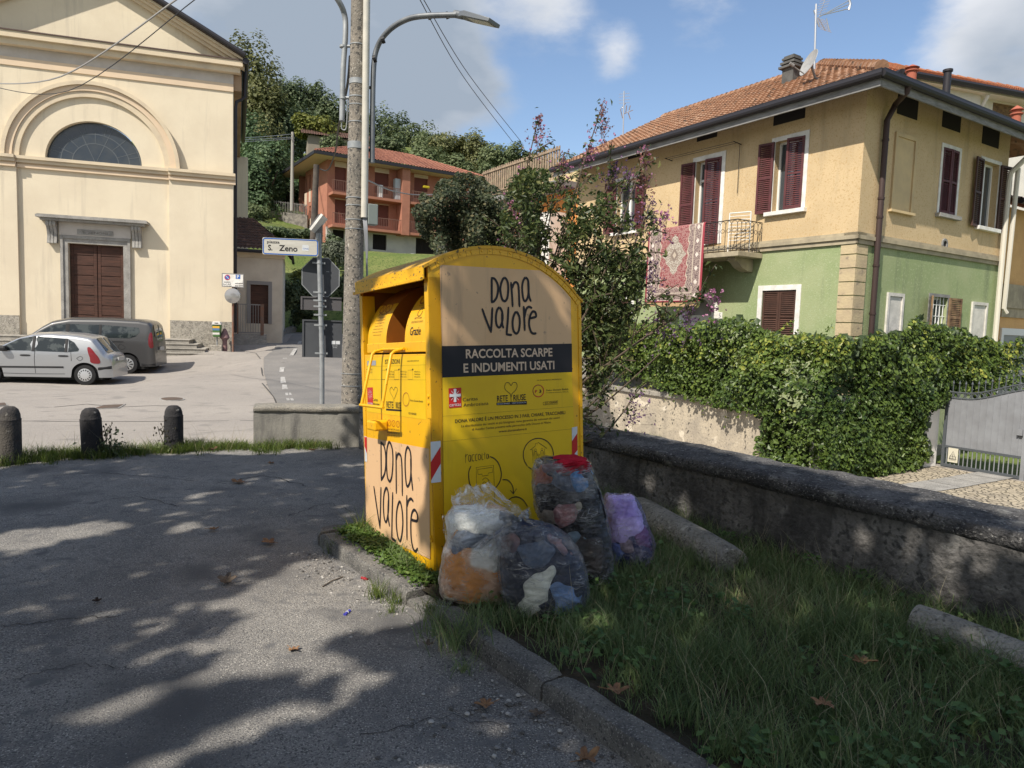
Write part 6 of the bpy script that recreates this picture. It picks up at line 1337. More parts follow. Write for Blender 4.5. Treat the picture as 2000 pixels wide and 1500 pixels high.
b = MB(); c = KF.px(444, 541.8, .078); ribbon(b, KF, [(c[0]+.10*math.cos(t), c[1]+.10*math.sin(t)) for t in np.linspace(0, 2*math.pi, 24)], .03, .078, 1, False); V = [KF.P(c[0]+.085*math.cos(t), .0775, c[1]+.085*math.sin(t)) for t in np.linspace(0, 2*math.pi, 20, endpoint=False)]; b.face(V, 0); ribbon(b, KF, [(c[0]-.06, c[1]+.06), (c[0]+.06, c[1]-.06)], .035, .0785, 2)
h2 = hole_px(KF, 461, 470, 537, 545); b.face([KF.P(x, .0775, z) for x, z in rect(*h2)], 0); put_text(b, KF, 'P', h2[0]+.045, h2[2]+.03, h2[1]-.045, h2[2]+.03, .13, .079, 2, .03)
b.build('symbol', [SBLUE, REDS, WHS], pl)
b = MB()
for x0, x1, y, t in ((437, 450, 552, 'rimozione'), (436, 451, 556, 'fuori dagli'), (436, 452, 559.5, 'appositi spazi'), (459, 475, 554.5, 'negli appositi'), (459, 475, 559, 'spazi segnati')): put_text_px(b, KF, t, (x0, y), (x1, y), 2.6, .078, 0, .02)
b.build('lettering', INK, pl)
G = Fr(KF.P(0, .1, KF.px(456, 578)[1]), KF.a, KF.c, KF.n); b = MB(); b.lathe(None, [(.30, -.05), (.32, .0), (.31, .03), (.27, .035), (.2, .06), (0, .075)], 28, 0, G); b.build('mirror', [mat('mirror', (.42, .41, .40, 1), .18, metal=.6)], kt)
_s = cs(423, 684, .75)[0]; lb0 = CF_.P(_s, .75, cs(423, 684, .75)[1]); LBF = Fr((lb0[0], lb0[1]-.1, 0), hd(75), hd(165)); lt = thing('litter_bin', 'green litter bin with white lid and coloured sticker at the church plinth', 'litter bin', tuple(lb0))
h_ = hole_px(LBF, 415, 432.5, 628, 658); GREENP = mat('bin green plastic', (.085, .17, .06, 1), .5)
b = MB(); c = (h_[0]+h_[1])/2; w = (h_[1]-h_[0])/2; b.prism(LBF, [(c-w*.78, h_[2]), (c+w*.78, h_[2]), (c+w, h_[3]-.13), (c-w, h_[3]-.13)], -.22, .16); b.build('body', GREENP, lt, bevel=.03)
b = MB(); b.prism(LBF, [(c-w*1.05, h_[3]-.128), (c+w*1.05, h_[3]-.128), (c+w*.8, h_[3]), (c-w*.8, h_[3])], -.24, .19); b.box(LBF, c-.07, c+.07, .191, .2, h_[3]-.08, h_[3]-.05, 1); b.build('lid', [WHITE, DARK], lt, bevel=.015)
b = MB()
for i, m_ in enumerate((3, 2, 1, 1)): z = h_[2]+.1+.09*i; b.box(LBF, c-.15, c+.12, .165, .168, z, z+.085, i)
b.build('sticker', [WHITE, GREENP, BLUE, mat('sticker orange', (.7, .4, .05, 1), .5)], lt)
b = MB(); b.tube([LBF.P(c, -.05, lb0[2]), LBF.P(c, -.05, h_[2]+.05)], .03, 8); b.build('leg', GALV, lt)
b = MB(); b.box(LBF, c-.28, c+.22, -.2, .25, lb0[2]-.3, lb0[2]+.22); tag(b.build('stone_block', TERR, bevel=.02), 'rough stone block under the green litter bin', 'block')
PK = mat('cloth pink', (.27, .165, .16, 1), .9, col2=(.15, .10, .12, 1), nscale=4); hp = CF_.P(cs(439, 687, .7)[0], .7, cs(439, 687, .7)[1]); b = MB(); P = [(.0, -.1), (.10, .02), (.11, .22), (.09, .42), (.12, .52), (.2, .6), (.16, .72), (.09, .9), (.05, .98), (0, 1.0)]
b.lathe(tuple(hp), P, 14); tag(b.build('hydrant', PK), 'faded pink hydrant standing between the green litter bin and the rusty post', 'hydrant')

# ---------------------------------------------------------------- driveway gate, cobbles, retaining wall
GU, GV = 16.2, 7.74; GT = Fr(XY(GU, GV), -VD, -UD); zgd = -1.1
gw = GT.px(1996, 940)[0]; gp = thing('driveway_gate', 'grey metal driveway gate with spear tips, arched top and barred foot', 'gate', tuple(GT.P(0, 0, zgd)))
GRY = mat('gate paint grey', (.27, .28, .30, 1), .55, metal=.1, col2=(.22, .225, .24, 1), nscale=2, bump=.1, bscale=10); GRD = mat('gate iron dark', (.09, .10, .11, 1), .6, metal=.2)
zl0, zl1 = GT.px(1846, 869)[1], GT.px(1846, 776)[1]; zbm = GT.px(1846, 911)[1]+.07
pk_ = 2.6
def gtop(s): t = max(0, min(1, (s-.35)/1.35)); return zl1-.01+.33*(t*t*(3-2*t))
b = MB(); ss = np.linspace(0.04, gw+1.6, 60); b.prism(GT, [(s, zl0) for s in (ss[0], ss[-1])]+[(s, gtop(s)) for s in ss[::-1]], -.012, .0)
for s in np.arange(.16, gw+1.6, .125): b.box(GT, s-.006, s+.006, .001, .012, zl0, gtop(s)-.004)
b.build('panel', GRY, gp)
b = MB(); b.tube([GT.P(s, .0, gtop(s)+.012) for s in ss], .016, 8); b.tube([GT.P(s, .0, gtop(s)+.14) for s in ss], .016, 8)
b.box(GT, 0, gw+1.6, -.02, .02, zl0-.05, zl0-.002); b.box(GT, 0, gw+1.6, -.025, .025, zbm-.06, zbm); b.box(GT, -.02, .038, -.03, .03, zbm-.06, zl1+.15); b.build('frame', GRD, gp)
b = MB()
for i, s in enumerate(np.arange(.10, gw+1.6, .125)):
    z = gtop(s); b.tube([GT.P(s, 0, z), GT.P(s, 0, z+.30)], .010, 6); b.tube([GT.P(s, 0, z+.30), GT.P(s, 0, z+.335), GT.P(s, 0, z+.40)], [.010, .024, .001], 8)
    b.tube([GT.P(s+.0625+.045*math.cos(t), 0, z+.076+.05*math.sin(t)) for t in np.linspace(0, 2*math.pi, 12)], .009, 5)
b.build('spears', GRD, gp)
b = MB()
for s in np.arange(.08, gw+1.6, .085): b.tube([GT.P(s, 0, zbm), GT.P(s, 0, zl0-.05)], .011, 6)
b.build('bars', GRY, gp)
h_ = hole_px(GT, 1853, 1872.5, 875, 903); b = MB(); b.box(GT, h_[0], h_[1], .03, .036, h_[2], h_[3]); sgn = b.build('warning_sign', mat('warning plate', (.60, .57, .46, 1), .6), gp)
b = MB(); c = (h_[0]+h_[1])/2; w = (h_[1]-h_[0])*.36; z0 = h_[3]-.24; tri = [(c-w, z0), (c+w, z0), (c, z0+.17), (c-w, z0)]; ribbon(b, GT, tri, .012, .0375, 0, False); ribbon(b, GT, [(c, z0+.11), (c, z0+.05)], .018, .0375); ribbon(b, GT, [(c, z0+.03), (c, z0+.022)], .016, .0375)
for i, t in enumerate(('ATTENZIONE', 'CANCELLO', 'AUTOMATICO')): put_text(b, GT, t, h_[0]+.03, h_[2]+.115-.04*i, h_[1]-.03, h_[2]+.115-.04*i, .026, .0375)
b.build('lettering', INK, sgn)
b = MB(); s_ = gw; b.box(GT, s_-.04, s_+.04, -.03, .04, zbm-.1, zl1-.02); h9 = hole_px(GT, 1989, 1999, 838, 850); b.box(GT, h9[0], s_-.045, .02, .07, h9[2], h9[3]); b.build('lock_post', GRY, gp)
RETW = mat('retaining wall render', (.46, .395, .30, 1), .95, col2=(.34, .295, .235, 1), nscale=1.6, lo=.4, hi=.6, bump=.6, bscale=18, speck=[((.60, .53, .42, 1), 2.3, .60, .64), ((.24, .21, .175, 1), 26, .58, .68)], streak=((.27, .235, .19, 1), (4, 4, .5), .54, .78))
WU = 11.85; RW = Fr(XY(WU, 0), VD, -UD)
zt_ = RW.px(1230, 757)[1]; rw = thing('garden_wall', 'sunlit patchy rendered retaining wall below the ivy hedge', 'wall', tuple(XY(WU, 9, -1.1)))
b = MB(); b.box(RW, 9.15, 22, -.35, 0, -1.4, zt_-.12); b.build('wall_body', RETW, rw)
b = MB(); b.box(RW, 9.15, 22, -.38, .06, zt_-.119, zt_); b.build('capstone', mat('wall cap weathered', (.33, .30, .255, 1), .9, col2=(.20, .185, .165, 1), nscale=4, bump=1, bscale=20), rw, bevel=.02)
b = MB(); b.box(RW, 11.2, 22, -.75, -.45, -1.0, zt_+.62); tag(b.build('upper_garden_wall', WALLG), 'shaded grey upper garden wall above the sunlit retaining wall, behind the hedge', 'wall')
SW = Fr(XY(0, 7.85), UD, -VD); b = MB(); zp_ = SW.px(1815, 768)[1]; b.box(SW, 12.0, GU-.03, -.3, 0, -1.4, zp_); o = b.build('gate_wall', WSTUC, bevel=.02); tag(o, 'white rendered wall end between the ivy hedge and the driveway gate', 'wall')
COB = mat('cobbles', (.48, .41, .30, 1), .95, col2=(.36, .31, .24, 1), nscale=2)
def cobmat():
    m = COB; N, L = m.node_tree.nodes, m.node_tree.links; b_ = N['Principled BSDF']; tc = N.new('ShaderNodeTexCoord'); v = N.new('ShaderNodeTexVoronoi'); v.feature = 'DISTANCE_TO_EDGE'; v.inputs['Scale'].default_value = 9; L.new(tc.outputs['Object'], v.inputs['Vector'])
    r = N.new('ShaderNodeMapRange'); r.inputs['From Max'].default_value = .09; L.new(v.outputs['Distance'], r.inputs['Value']); mx = N.new('ShaderNodeMix'); mx.data_type = 'RGBA'; L.new(r.outputs[0], mx.inputs['Factor']); mx.inputs['A'].default_value = (.15, .13, .10, 1)
    src = b_.inputs['Base Color'].links[0].from_socket; L.new(src, mx.inputs['B']); L.new(mx.outputs['Result'], b_.inputs['Base Color']); bp = N.new('ShaderNodeBump'); bp.inputs['Strength'].default_value = 1; bp.inputs['Distance'].default_value = .03; L.new(r.outputs[0], bp.inputs['Height']); L.new(bp.outputs[0], b_.inputs['Normal'])
cobmat()
sheet('cobbled_forecourt', COB, np.arange(11.6, 16.25, .4), np.arange(1.0, 7.9, .4), lambda u, v: zp(u, v)+.012)
b = MB()
for (v0, v1) in ((6.35, 7.0), (4.3, 4.95)):
    for u0 in np.arange(11.7, 16.0, .8): 
        P = [XY(u, v, zp(u, v)+.024) for u, v in ((u0+.01, v0), (u0+.79, v0), (u0+.79, v1), (u0+.01, v1))]; b.face(P)
tag(b.build('paving_slab_strip', STONE), kind='structure')
sheet('garden_lawn', HILL, np.arange(16.4, 26, .8), np.arange(-2, 9.0, .8), lambda u, v: zp(u, v)+.03+.12*max(0, u-17.5))
b = MB(); P = [hit(x, y, .014) for x, y in ((1140, 853), (1143, 849), (1210, 866), (1207, 870))]; b.face(P); tag(b.build('kerb_line_marking', PAINT), kind='structure')
b = MB(); h_ = [at(541, 785, 12.5), at(608, 785, 12.5), at(608, 782, 12.9), at(541, 780, 12.9)]; b.face([hit(541, 786, .02), hit(608, 787, .02), hit(607, 782.5, .02), hit(545, 780.5, .02)]); tag(b.build('kerb_line_marking', PAINT), kind='structure')
# fallen stone columns in the grass
COL_ = mat('column stone', (.30, .285, .25, 1), .9, col2=(.19, .18, .155, 1), nscale=4, lo=.4, hi=.65, bump=1.2, bscale=50, speck=[((.12, .115, .10, 1), 40, .56, .68), ((.42, .40, .35, 1), 16, .64, .72)])
def column(A, B, r, lb):
    A, B = np.array(A), np.array(B); n = 14; V = []; d = B-A; L_ = np.linalg.norm(d); d /= L_; x = np.cross(d, [0, 0, 1.0]); x /= np.linalg.norm(x); y = np.cross(x, d); seg = 24
    for i in range(n+1):
        t = i/n; e = 1 if 0 < i < n else .93
        for k in range(seg):
            a = 2*math.pi*k/seg; q = A+d*L_*t; rr = r*e*(1+.04*noise.noise(Vector((t*6, math.cos(a)*2, math.sin(a)*2+r*50)))); V.append(q+x*rr*math.cos(a)+y*rr*math.sin(a))
    b = MB(); b.add(V, [(i*seg+k, i*seg+(k+1) % seg, (i+1)*seg+(k+1) % seg, (i+1)*seg+k) for i in range(n) for k in range(seg)], 0, True); b.add(V, [list(range(seg)), list(range(n*seg, (n+1)*seg))], 0); tag(b.build('stone_column', COL_), lb, 'column', 'fallen stone columns in the grass')
column(XY(3.86, 4.12, .19), XY(3.58, 2.92, .15), .135, 'fallen round stone column beside the purple bag')
column(XY(3.70, 1.83, .19), XY(3.72, .55, .14), .10, 'fallen pale stone column in the grass at the right edge')
# ---------------------------------------------------------------- cars
TYRE = mat('tyre', (.02, .02, .021, 1), .85); CARGL = mat('car glass', (.018, .024, .027, 1), .06, spec=.6, col2=(.06, .07, .07, 1), nscale=3.5, lo=.5, hi=.56); PLAST = mat('car black plastic', (.022, .022, .024, 1), .6); LAMPR = mat('tail lamp', (.20, .012, .018, 1), .2, spec=.7); CHROME = mat('wheel cover', (.55, .56, .57, 1), .35, metal=.6); ARCHD = mat('wheel arch dark', (.012, .012, .012, 1), .9)
SEATM = mat('car interior', (.30, .28, .25, 1), .9)
def itp(P, x): return float(np.interp(x, [p[0] for p in P], [p[1] for p in P]))
def car(name, label, place, hdg, S, paint):
    f, sd = hd(hdg+180), hd(hdg+90); L, W, H = S['L'], S['W'], S['H']; r = S['r']
    O = np.array(place)-f*S['wr']-sd*(W/2-.06); F = Fr(O, f, sd)      # s forward, n to the camera's side
    t = thing(name, label, 'car' if 'hatch' in label else 'van', tuple(O))
    belt = S['belt']
    def zt(x): return itp(S['top'], x)
    def zbt(x):
        z = S['sill']
        for w in (S['wr'], S['wf']):
            d = abs(x-w)
            if d < r+.07: z = max(z, r+math.sqrt((r+.07)**2-d*d))
        return z
    def hw(x, z):
        e = 1.0
        if x < S['tr']: e -= S.get('te', .16)*(1-x/S['tr'])**2
        if x > L-.9: e -= .26*((x-L+.9)/.9)**2
        if z > belt: e -= S['tum']*((z-belt)/(H-belt))**1.3
        else: e -= .06*((belt-z)/belt)**2
        return W/2*e
    xs = sorted(set(np.round(np.concatenate([np.linspace(0, .5, 16), np.linspace(.5, L, 70), [w+d for w in (S['wr'], S['wf']) for d in np.linspace(-r-.075, r+.075, 15)]]), 4))); K = 22
    def sect(x):
        z0, z1 = zbt(x), zt(x); rr = min(S['rr'], (z1-z0)*.5); zs = z1-rr; P = []
        for i in range(K):
            u = i/(K-1)
            if u < .62: z = z0+(zs-z0)*u/.62; y = hw(x, z)
            else: a = (u-.62)/.38*math.pi/2; q = hw(x, zs); z = zs+rr*math.sin(a)**.9; y = q*(1-(1-math.cos(a)**S['sq']))
            P.append((y, z))
        return P
    sec = [sect(x) for x in xs]; b = MB()
    for sgn in (1, -1):
        V = [F.P(x, sgn*y, z) for x, P in zip(xs, sec) for y, z in P]; n = len(xs)
        b.add(V, [(i*K+j, i*K+j+1, (i+1)*K+j+1, (i+1)*K+j) for i in range(n-1) for j in range(K-1)], 0, True)
    for i in (0, len(xs)-1): b.face([F.P(xs[i], y, z) for y, z in sec[i]]+[F.P(xs[i], -y, z) for y, z in sec[i][::-1]])
    body = b.build('body', paint, t, angle=40)
    b = MB(); b.box(F, .25, L-.25, -W/2+.12, W/2-.12, .16, max(S['sill']+.15, .55)); 
    for w in (S['wr'], S['wf']): b.box(F, w-r-.06, w+r+.06, -W/2+.10, W/2-.10, .2, 2*r+.07)
    b.build('underbody', ARCHD, t)
    def side(poly, off, nm, m, parent=t, k=5, both=True, name_=True):
        P = smooth_line(poly, k, True)[:-1] if k > 1 else [np.array(p) for p in poly]; b = MB(); P2 = np.array(P); c = P2.mean(0); R_ = 6
        for sgn in (-1, 1):
            b = MB(); V = [F.P(c[0], sgn*(hw(*c)+off), c[1])]
            for q in range(1, R_+1):
                for p in P2: x, z = c+(p-c)*q/R_; V.append(F.P(x, sgn*(hw(x, z)+off), z))
            n = len(P2); fs = [(0, 1+i, 1+(i+1) % n) for i in range(n)]+[(1+(q-1)*n+i, 1+(q-1)*n+(i+1) % n, 1+q*n+(i+1) % n, 1+q*n+i) for q in range(1, R_) for i in range(n)]
            b.add(V, fs, 0, True); b.build(nm, m, parent)
    for poly, nm, kk in S['glass']: side(poly, .006, nm, CARGL, body, kk)
    for poly, nm, m, kk in S['bits']: side(poly, .010, nm, m, body, kk)
    # thin door gaps
    b = MB()
    for pts in S['gaps']:
        P = smooth_line(pts, 4)
        for i in range(len(P)-1):
            (x0, z0), (x1, z1) = P[i], P[i+1]; d = np.array([x1-x0, z1-z0]); q = np.array([-d[1], d[0]])/np.linalg.norm(d)*.006
            b.face([F.P(x, hw(x, z)+.004, z) for x, z in ((x0-q[0], z0-q[1]), (x0+q[0], z0+q[1]), (x1+q[0], z1+q[1]), (x1-q[0], z1-q[1]))])
    b.build('door_gap', PLAST, body)
    # roof-side surfaces: rear window
    def topP(x, y):
        P = sect(x)[::-1]; 
        for i in range(len(P)-1):
            if P[i][0] <= abs(y) <= P[i+1][0]: 
                u = (abs(y)-P[i][0])/(P[i+1][0]-P[i][0]+1e-9); return P[i][1]+(P[i+1][1]-P[i][1])*u
        return P[-1][1]
    x0, x1, yw = S['rearwin']; b = MB(); b.grid(lambda u, v: F.P(x0+(x1-x0)*v-.012, (u-.5)*2*yw*(1-.12*v), topP(x0+(x1-x0)*v, (u-.5)*2*yw*(1-.12*v))+.008), 12, 10); b.build('rear_window', CARGL, body)
    x0, x1, yw = S['frontwin']; b = MB(); b.grid(lambda u, v: F.P(x0+(x1-x0)*v, (u-.5)*2*yw, topP(x0+(x1-x0)*v, (u-.5)*2*yw)+.008), 12, 10); b.build('windscreen', CARGL, body)
    b = MB(); b.box(F, -.035, -.003, -.26, .26, *S['plate']); b.build('number_plate', mat('plate grey', (.45, .45, .44, 1), .5), body)
    b = MB(); b.box(F, S['mir']-.0, S['mir']+.20, hw(S['mir'], belt)-.02, hw(S['mir'], belt)+.16, belt+.02, belt+.17); b.build('mirror', S['mirm'], body, bevel=.05)
    # wheels
    for w in (S['wr'], S['wf']):
        for sgn in (1, -1):
            G = Fr(F.P(w, sgn*(W/2-.02), r), F.a, F.c, F.n*sgn); b = MB(); b.lathe(None, [(r*.62, -.18), (r*.95, -.18), (r, -.15), (r, -.04), (r*.96, -.008), (r*.68, 0.0), (r*.62, -.02)], 32, 0, G); wh_ = b.build('wheel', TYRE, t)
            b = MB(); b.lathe(None, [(r*.66, -.012), (r*.62, .004), (r*.45, .012), (r*.2, .016), (0, .018)], 32, 0, G); b.build('rim', S['rim'], wh_)
            b = MB(); k = S['nsp']
            for i in range(k):
                a = 2*math.pi*i/k; w2 = math.pi/k*S['slot']
                V = [G.P(q*math.cos(a+s_*w2*f_), q*math.sin(a+s_*w2*f_), .0165 if q < r*.5 else .0135) for q, f_ in ((r*S['sl'][0], .8), (r*S['sl'][1], 1)) for s_ in (-1, 1)]; b.add(V, [(0, 1, 3, 2)])
            b.build('rim_slot', ARCHD, wh_)
    return F, t
SILVER = mat('car paint silver', (.40, .41, .425, 1), .32, metal=.55, spec=.5, coat=.6); GREYP = mat('car paint grey', (.085, .084, .085, 1), .38, metal=.45, spec=.5, coat=.5)
cp_ = hit(167, 752); 
HATCH = dict(L=3.85, W=1.67, H=1.52, r=.295, wr=.70, wf=3.16, sill=.22, belt=.93, tum=.20, tr=.55, te=.20, rr=.16, sq=.75, nsp=14, slot=.5, sl=(.40, .55), rim=CHROME, mirm=PLAST, mir=2.66,
    top=[(0, .58), (.02, .80), (.10, .93), (.20, .98), (.52, 1.40), (.62, 1.445), (1.0, 1.50), (1.6, 1.525), (2.1, 1.49), (2.5, 1.36), (3.0, 1.08), (3.12, 1.0), (3.45, .90), (3.72, .74), (3.82, .58), (3.85, .45)],
    glass=[([(1.22, 1.335), (1.95, 1.39), (2.0, .97), (1.20, .955)], 'side_window', 1), ([(2.06, 1.385), (2.4, 1.30), (2.68, 1.15), (2.95, .97), (2.08, .975)], 'side_window', 1), ([(1.13, 1.32), (.98, 1.24), (.84, 1.05), (.86, .985), (1.12, .955)], 'side_window', 1), ([(2.75, 1.11), (3.02, .965), (2.98, .95), (2.72, .955)], 'side_window', 1)],
    bits=[([(.30, .64), (.52, .66), (.55, .80), (.60, .96), (.62, 1.10), (.54, 1.10), (.42, .95), (.32, .80)], 'tail_lamp', LAMPR, 3), ([(.02, .48), (.35, .44), (.35, .52), (.02, .57)], 'bumper_strip', PLAST, 1), ([(1.25, .49), (3.1, .47), (3.1, .52), (1.25, .54)], 'side_strip', PLAST, 1),
          ([(1.14, .955), (1.215, .955), (1.215, 1.345), (1.14, 1.335)], 'pillar', PLAST, 1), ([(1.99, .96), (2.07, .96), (2.055, 1.395), (1.975, 1.395)], 'pillar', PLAST, 1), ([(1.14, .82), (1.36, .82), (1.36, .86), (1.14, .86)], 'door_handle', PLAST, 3), ([(2.12, .82), (2.34, .82), (2.34, .86), (2.12, .86)], 'door_handle', PLAST, 3)],
    gaps=[[(1.98, .98), (2.0, .7), (1.98, .33)], [(3.08, .93), (3.1, .6), (3.0, .32)], [(1.05, .95), (1.04, .70)], [(1.22, .32), (2.0, .31), (2.95, .32)], [(.90, .78), (.80, .84), (.74, .78), (.82, .71), (.90, .78)]], rearwin=(.17, .50, .52), frontwin=(2.25, 3.08, .55), plate=(.70, .81))
car('silver_hatchback', 'silver hatchback car parked in front of the grey van, cut by the left edge', cp_, 78, HATCH, SILVER)
vp_ = hit(249, 730)
VAN = dict(L=4.75, W=1.83, H=1.86, r=.325, wr=.86, wf=3.96, sill=.26, belt=1.10, tum=.15, tr=.25, te=.12, rr=.17, sq=.55, nsp=10, slot=.42, sl=(.22, .55), rim=CHROME, mirm=PLAST, mir=3.25,
    top=[(0, .55), (.02, .9), (.05, 1.2), (.13, 1.70), (.22, 1.80), (.5, 1.85), (1.5, 1.875), (2.6, 1.85), (3.1, 1.74), (3.45, 1.52), (3.85, 1.20), (4.0, 1.13), (4.4, 1.02), (4.65, .86), (4.73, .65), (4.75, .5)],
    glass=[([(.50, 1.56), (1.62, 1.62), (1.62, 1.20), (.78, 1.20), (.58, 1.27), (.46, 1.42)], 'side_window', 1), ([(1.70, 1.62), (2.58, 1.62), (2.60, 1.20), (1.70, 1.20)], 'side_window', 1), ([(2.68, 1.62), (2.95, 1.60), (3.25, 1.46), (3.6, 1.20), (2.70, 1.20)], 'side_window', 1)],
    bits=[([(.05, .92), (.13, .88), (.19, 1.0), (.19, 1.25), (.15, 1.40), (.09, 1.38), (.06, 1.1)], 'tail_lamp', LAMPR, 3), ([(.0, .28), (.42, .28), (.42, .36), (.0, .36)], 'bumper_strip', PLAST, 1), ([(.95, 1.07), (1.6, 1.07), (1.6, 1.09), (.95, 1.09)], 'rail_slot', PLAST, 1), ([(1.62, 1.18), (1.70, 1.18), (1.70, 1.63), (1.62, 1.63)], 'pillar', PLAST, 1), ([(2.58, 1.18), (2.69, 1.18), (2.69, 1.63), (2.57, 1.63)], 'pillar', PLAST, 1)],
    gaps=[[(1.66, 1.2), (1.67, .8), (1.65, .4)], [(2.64, 1.2), (2.66, .8), (2.64, .36)], [(1.05, 1.0), (.90, .9), (1.0, .82), (1.12, .9), (1.05, 1.0)]], rearwin=(.06, .125, .62), frontwin=(3.15, 3.85, .62), plate=(.80, .91))
car('grey_van', 'dark grey passenger van parked before the church steps behind the silver car', vp_, 76, VAN, GREYP)

# ---------------------------------------------------------------- bags of clothes beside the clothes bank
def cloth(name, col, rough=.95, col2=None, bump=.5, bs=90): return mat('cloth '+name, col, rough, spec=.15, col2=col2 or tuple(c*.75 for c in col[:3])+(1,), nscale=9, bump=bump, bscale=bs)
ORA = cloth('orange', (.66, .27, .04, 1), .6, bump=.25, bs=12); WHT = cloth('white', (.88, .90, .90, 1), col2=(.76, .78, .78, 1)); IVO = cloth('ivory', (.93, .94, .84, 1), col2=(.82, .83, .74, 1)); NAV = cloth('navy', (.035, .042, .075, 1)); BLKC = cloth('black', (.014, .013, .018, 1)); GRC = cloth('blue grey', (.13, .17, .25, 1), bump=.9, bs=30); RDC = cloth('red', (.46, .015, .035, 1), .8); PNK = cloth('pink', (.66, .14, .17, 1), bump=1, bs=50)
DEN = cloth('light blue', (.25, .39, .68, 1)); SKY_ = cloth('bright blue', (.12, .33, .68, 1)); MAU = cloth('mauve', (.30, .11, .13, 1), col2=(.50, .33, .34, 1), bump=1, bs=60); BRC = cloth('brown quilt', (.045, .033, .032, 1), .55, bump=.2); LBL = cloth('pale blue', (.22, .32, .42, 1)); TAU = cloth('taupe', (.36, .31, .26, 1)); CRM = cloth('cream', (.62, .56, .44, 1)); RUS = cloth('rust', (.42, .10, .03, 1)); LIL = cloth('lilac', (.78, .71, .95, 1), .5); DBL = cloth('dark blue', (.03, .05, .13, 1))
def film(name, tint=(.975, .98, .985), milk=.015, line=.44, st=(2.2, 2.2, 8), rot=.4, veil=.25, gl=.8, ro=.17):
    """thin wrinkled plastic film: clear, with crease highlights painted as white lines, loose milky patches and a glossy sheen on the folds"""
    m = bpy.data.materials.new('film '+name); m.use_nodes = True; N, L = m.node_tree.nodes, m.node_tree.links; N.remove(N['Principled BSDF']); out = N['Material Output']
    def mth(op, a, c=None, d=None, clamp=False):
        n = N.new('ShaderNodeMath'); n.operation = op; n.use_clamp = clamp
        for i, x in enumerate((a, c, d)):
            if x is None: continue
            if isinstance(x, (int, float)): n.inputs[i].default_value = x
            else: L.new(x, n.inputs[i])
        return n.outputs[0]
    tc = N.new('ShaderNodeTexCoord')
    def nz(scale, sc3, r3, det=3, dist=.8):
        mp = N.new('ShaderNodeMapping'); mp.inputs['Scale'].default_value = sc3; mp.inputs['Rotation'].default_value = r3; L.new(tc.outputs['Object'], mp.inputs['Vector']); n = N.new('ShaderNodeTexNoise'); n.inputs['Scale'].default_value = scale; n.inputs['Detail'].default_value = det; n.inputs['Distortion'].default_value = dist; L.new(mp.outputs[0], n.inputs['Vector']); return n.outputs['Fac']
    a, b2, big = nz(2.6, st, (0, rot, 0)), nz(3.4, (st[0]*1.2, st[1]*1.2, st[2]*.55), (0, rot-1.0, .4)), nz(7, (1, 1, 1), (0, 0, 0), 2, .3)
    ln = lambda f, k: mth('SUBTRACT', 1.0, mth('MULTIPLY', mth('ABSOLUTE', mth('SUBTRACT', f, .5)), k), clamp=True)
    l1, l2 = ln(a, 26), ln(b2, 34); lines = mth('MAXIMUM', l1, mth('MULTIPLY', l2, .7)); gate = mth('MULTIPLY', mth('SUBTRACT', big, .48), 5.0, clamp=True); lines = mth('MULTIPLY', lines, mth('ADD', mth('MULTIPLY', gate, .75), .10))  # pale lines painted for the glints along creases
    h = mth('ADD', mth('MULTIPLY', ln(a, 7), .8), mth('ADD', mth('MULTIPLY', ln(b2, 8), .6), mth('MULTIPLY', big, 1.2)))
    bp = N.new('ShaderNodeBump'); bp.inputs['Strength'].default_value = .7; bp.inputs['Distance'].default_value = .012; L.new(h, bp.inputs['Height'])
    tr = N.new('ShaderNodeBsdfTransparent'); tr.inputs['Color'].default_value = tuple(tint)+(1,)
    gs = N.new('ShaderNodeBsdfGlossy'); gs.inputs['Roughness'].default_value = ro; gs.inputs['Color'].default_value = (.95, .95, .97, 1); L.new(bp.outputs[0], gs.inputs['Normal'])
    c = tuple(min(1, q*.98) for q in tint)+(1,); df = N.new('ShaderNodeBsdfDiffuse'); df.inputs['Color'].default_value = c; L.new(bp.outputs[0], df.inputs['Normal']); tl = N.new('ShaderNodeBsdfTranslucent'); tl.inputs['Color'].default_value = c
    dm = N.new('ShaderNodeMixShader'); dm.inputs[0].default_value = .45; L.new(df.outputs[0], dm.inputs[1]); L.new(tl.outputs[0], dm.inputs[2])
    lw = N.new('ShaderNodeLayerWeight'); lw.inputs['Blend'].default_value = .22; L.new(bp.outputs[0], lw.inputs['Normal'])
    e = mth('ADD', mth('ADD', milk, mth('MULTIPLY', lines, line)), mth('ADD', mth('MULTIPLY', lw.outputs['Facing'], .30), mth('MULTIPLY', gate, milk*veil*8)), clamp=True)
    m1 = N.new('ShaderNodeMixShader'); L.new(e, m1.inputs[0]); L.new(tr.outputs[0], m1.inputs[1]); L.new(dm.outputs[0], m1.inputs[2])
    fr = N.new('ShaderNodeFresnel'); fr.inputs['IOR'].default_value = 1.45; L.new(bp.outputs[0], fr.inputs['Normal']); g2 = mth('MULTIPLY', fr.outputs[0], gl)
    m2 = N.new('ShaderNodeMixShader'); L.new(g2, m2.inputs[0]); L.new(m1.outputs[0], m2.inputs[1]); L.new(gs.outputs[0], m2.inputs[2]); L.new(m2.outputs[0], out.inputs['Surface']); return m
BAGC = film('clear'); BAGY = film('milky', (.98, .975, .95), .09, .40, (2.2, 2.2, 5), .9, .5, .40, .30); BAGP = film('purple', (.88, .83, .99), .05, .34, (2.5, 2.5, 5), .6, .4)
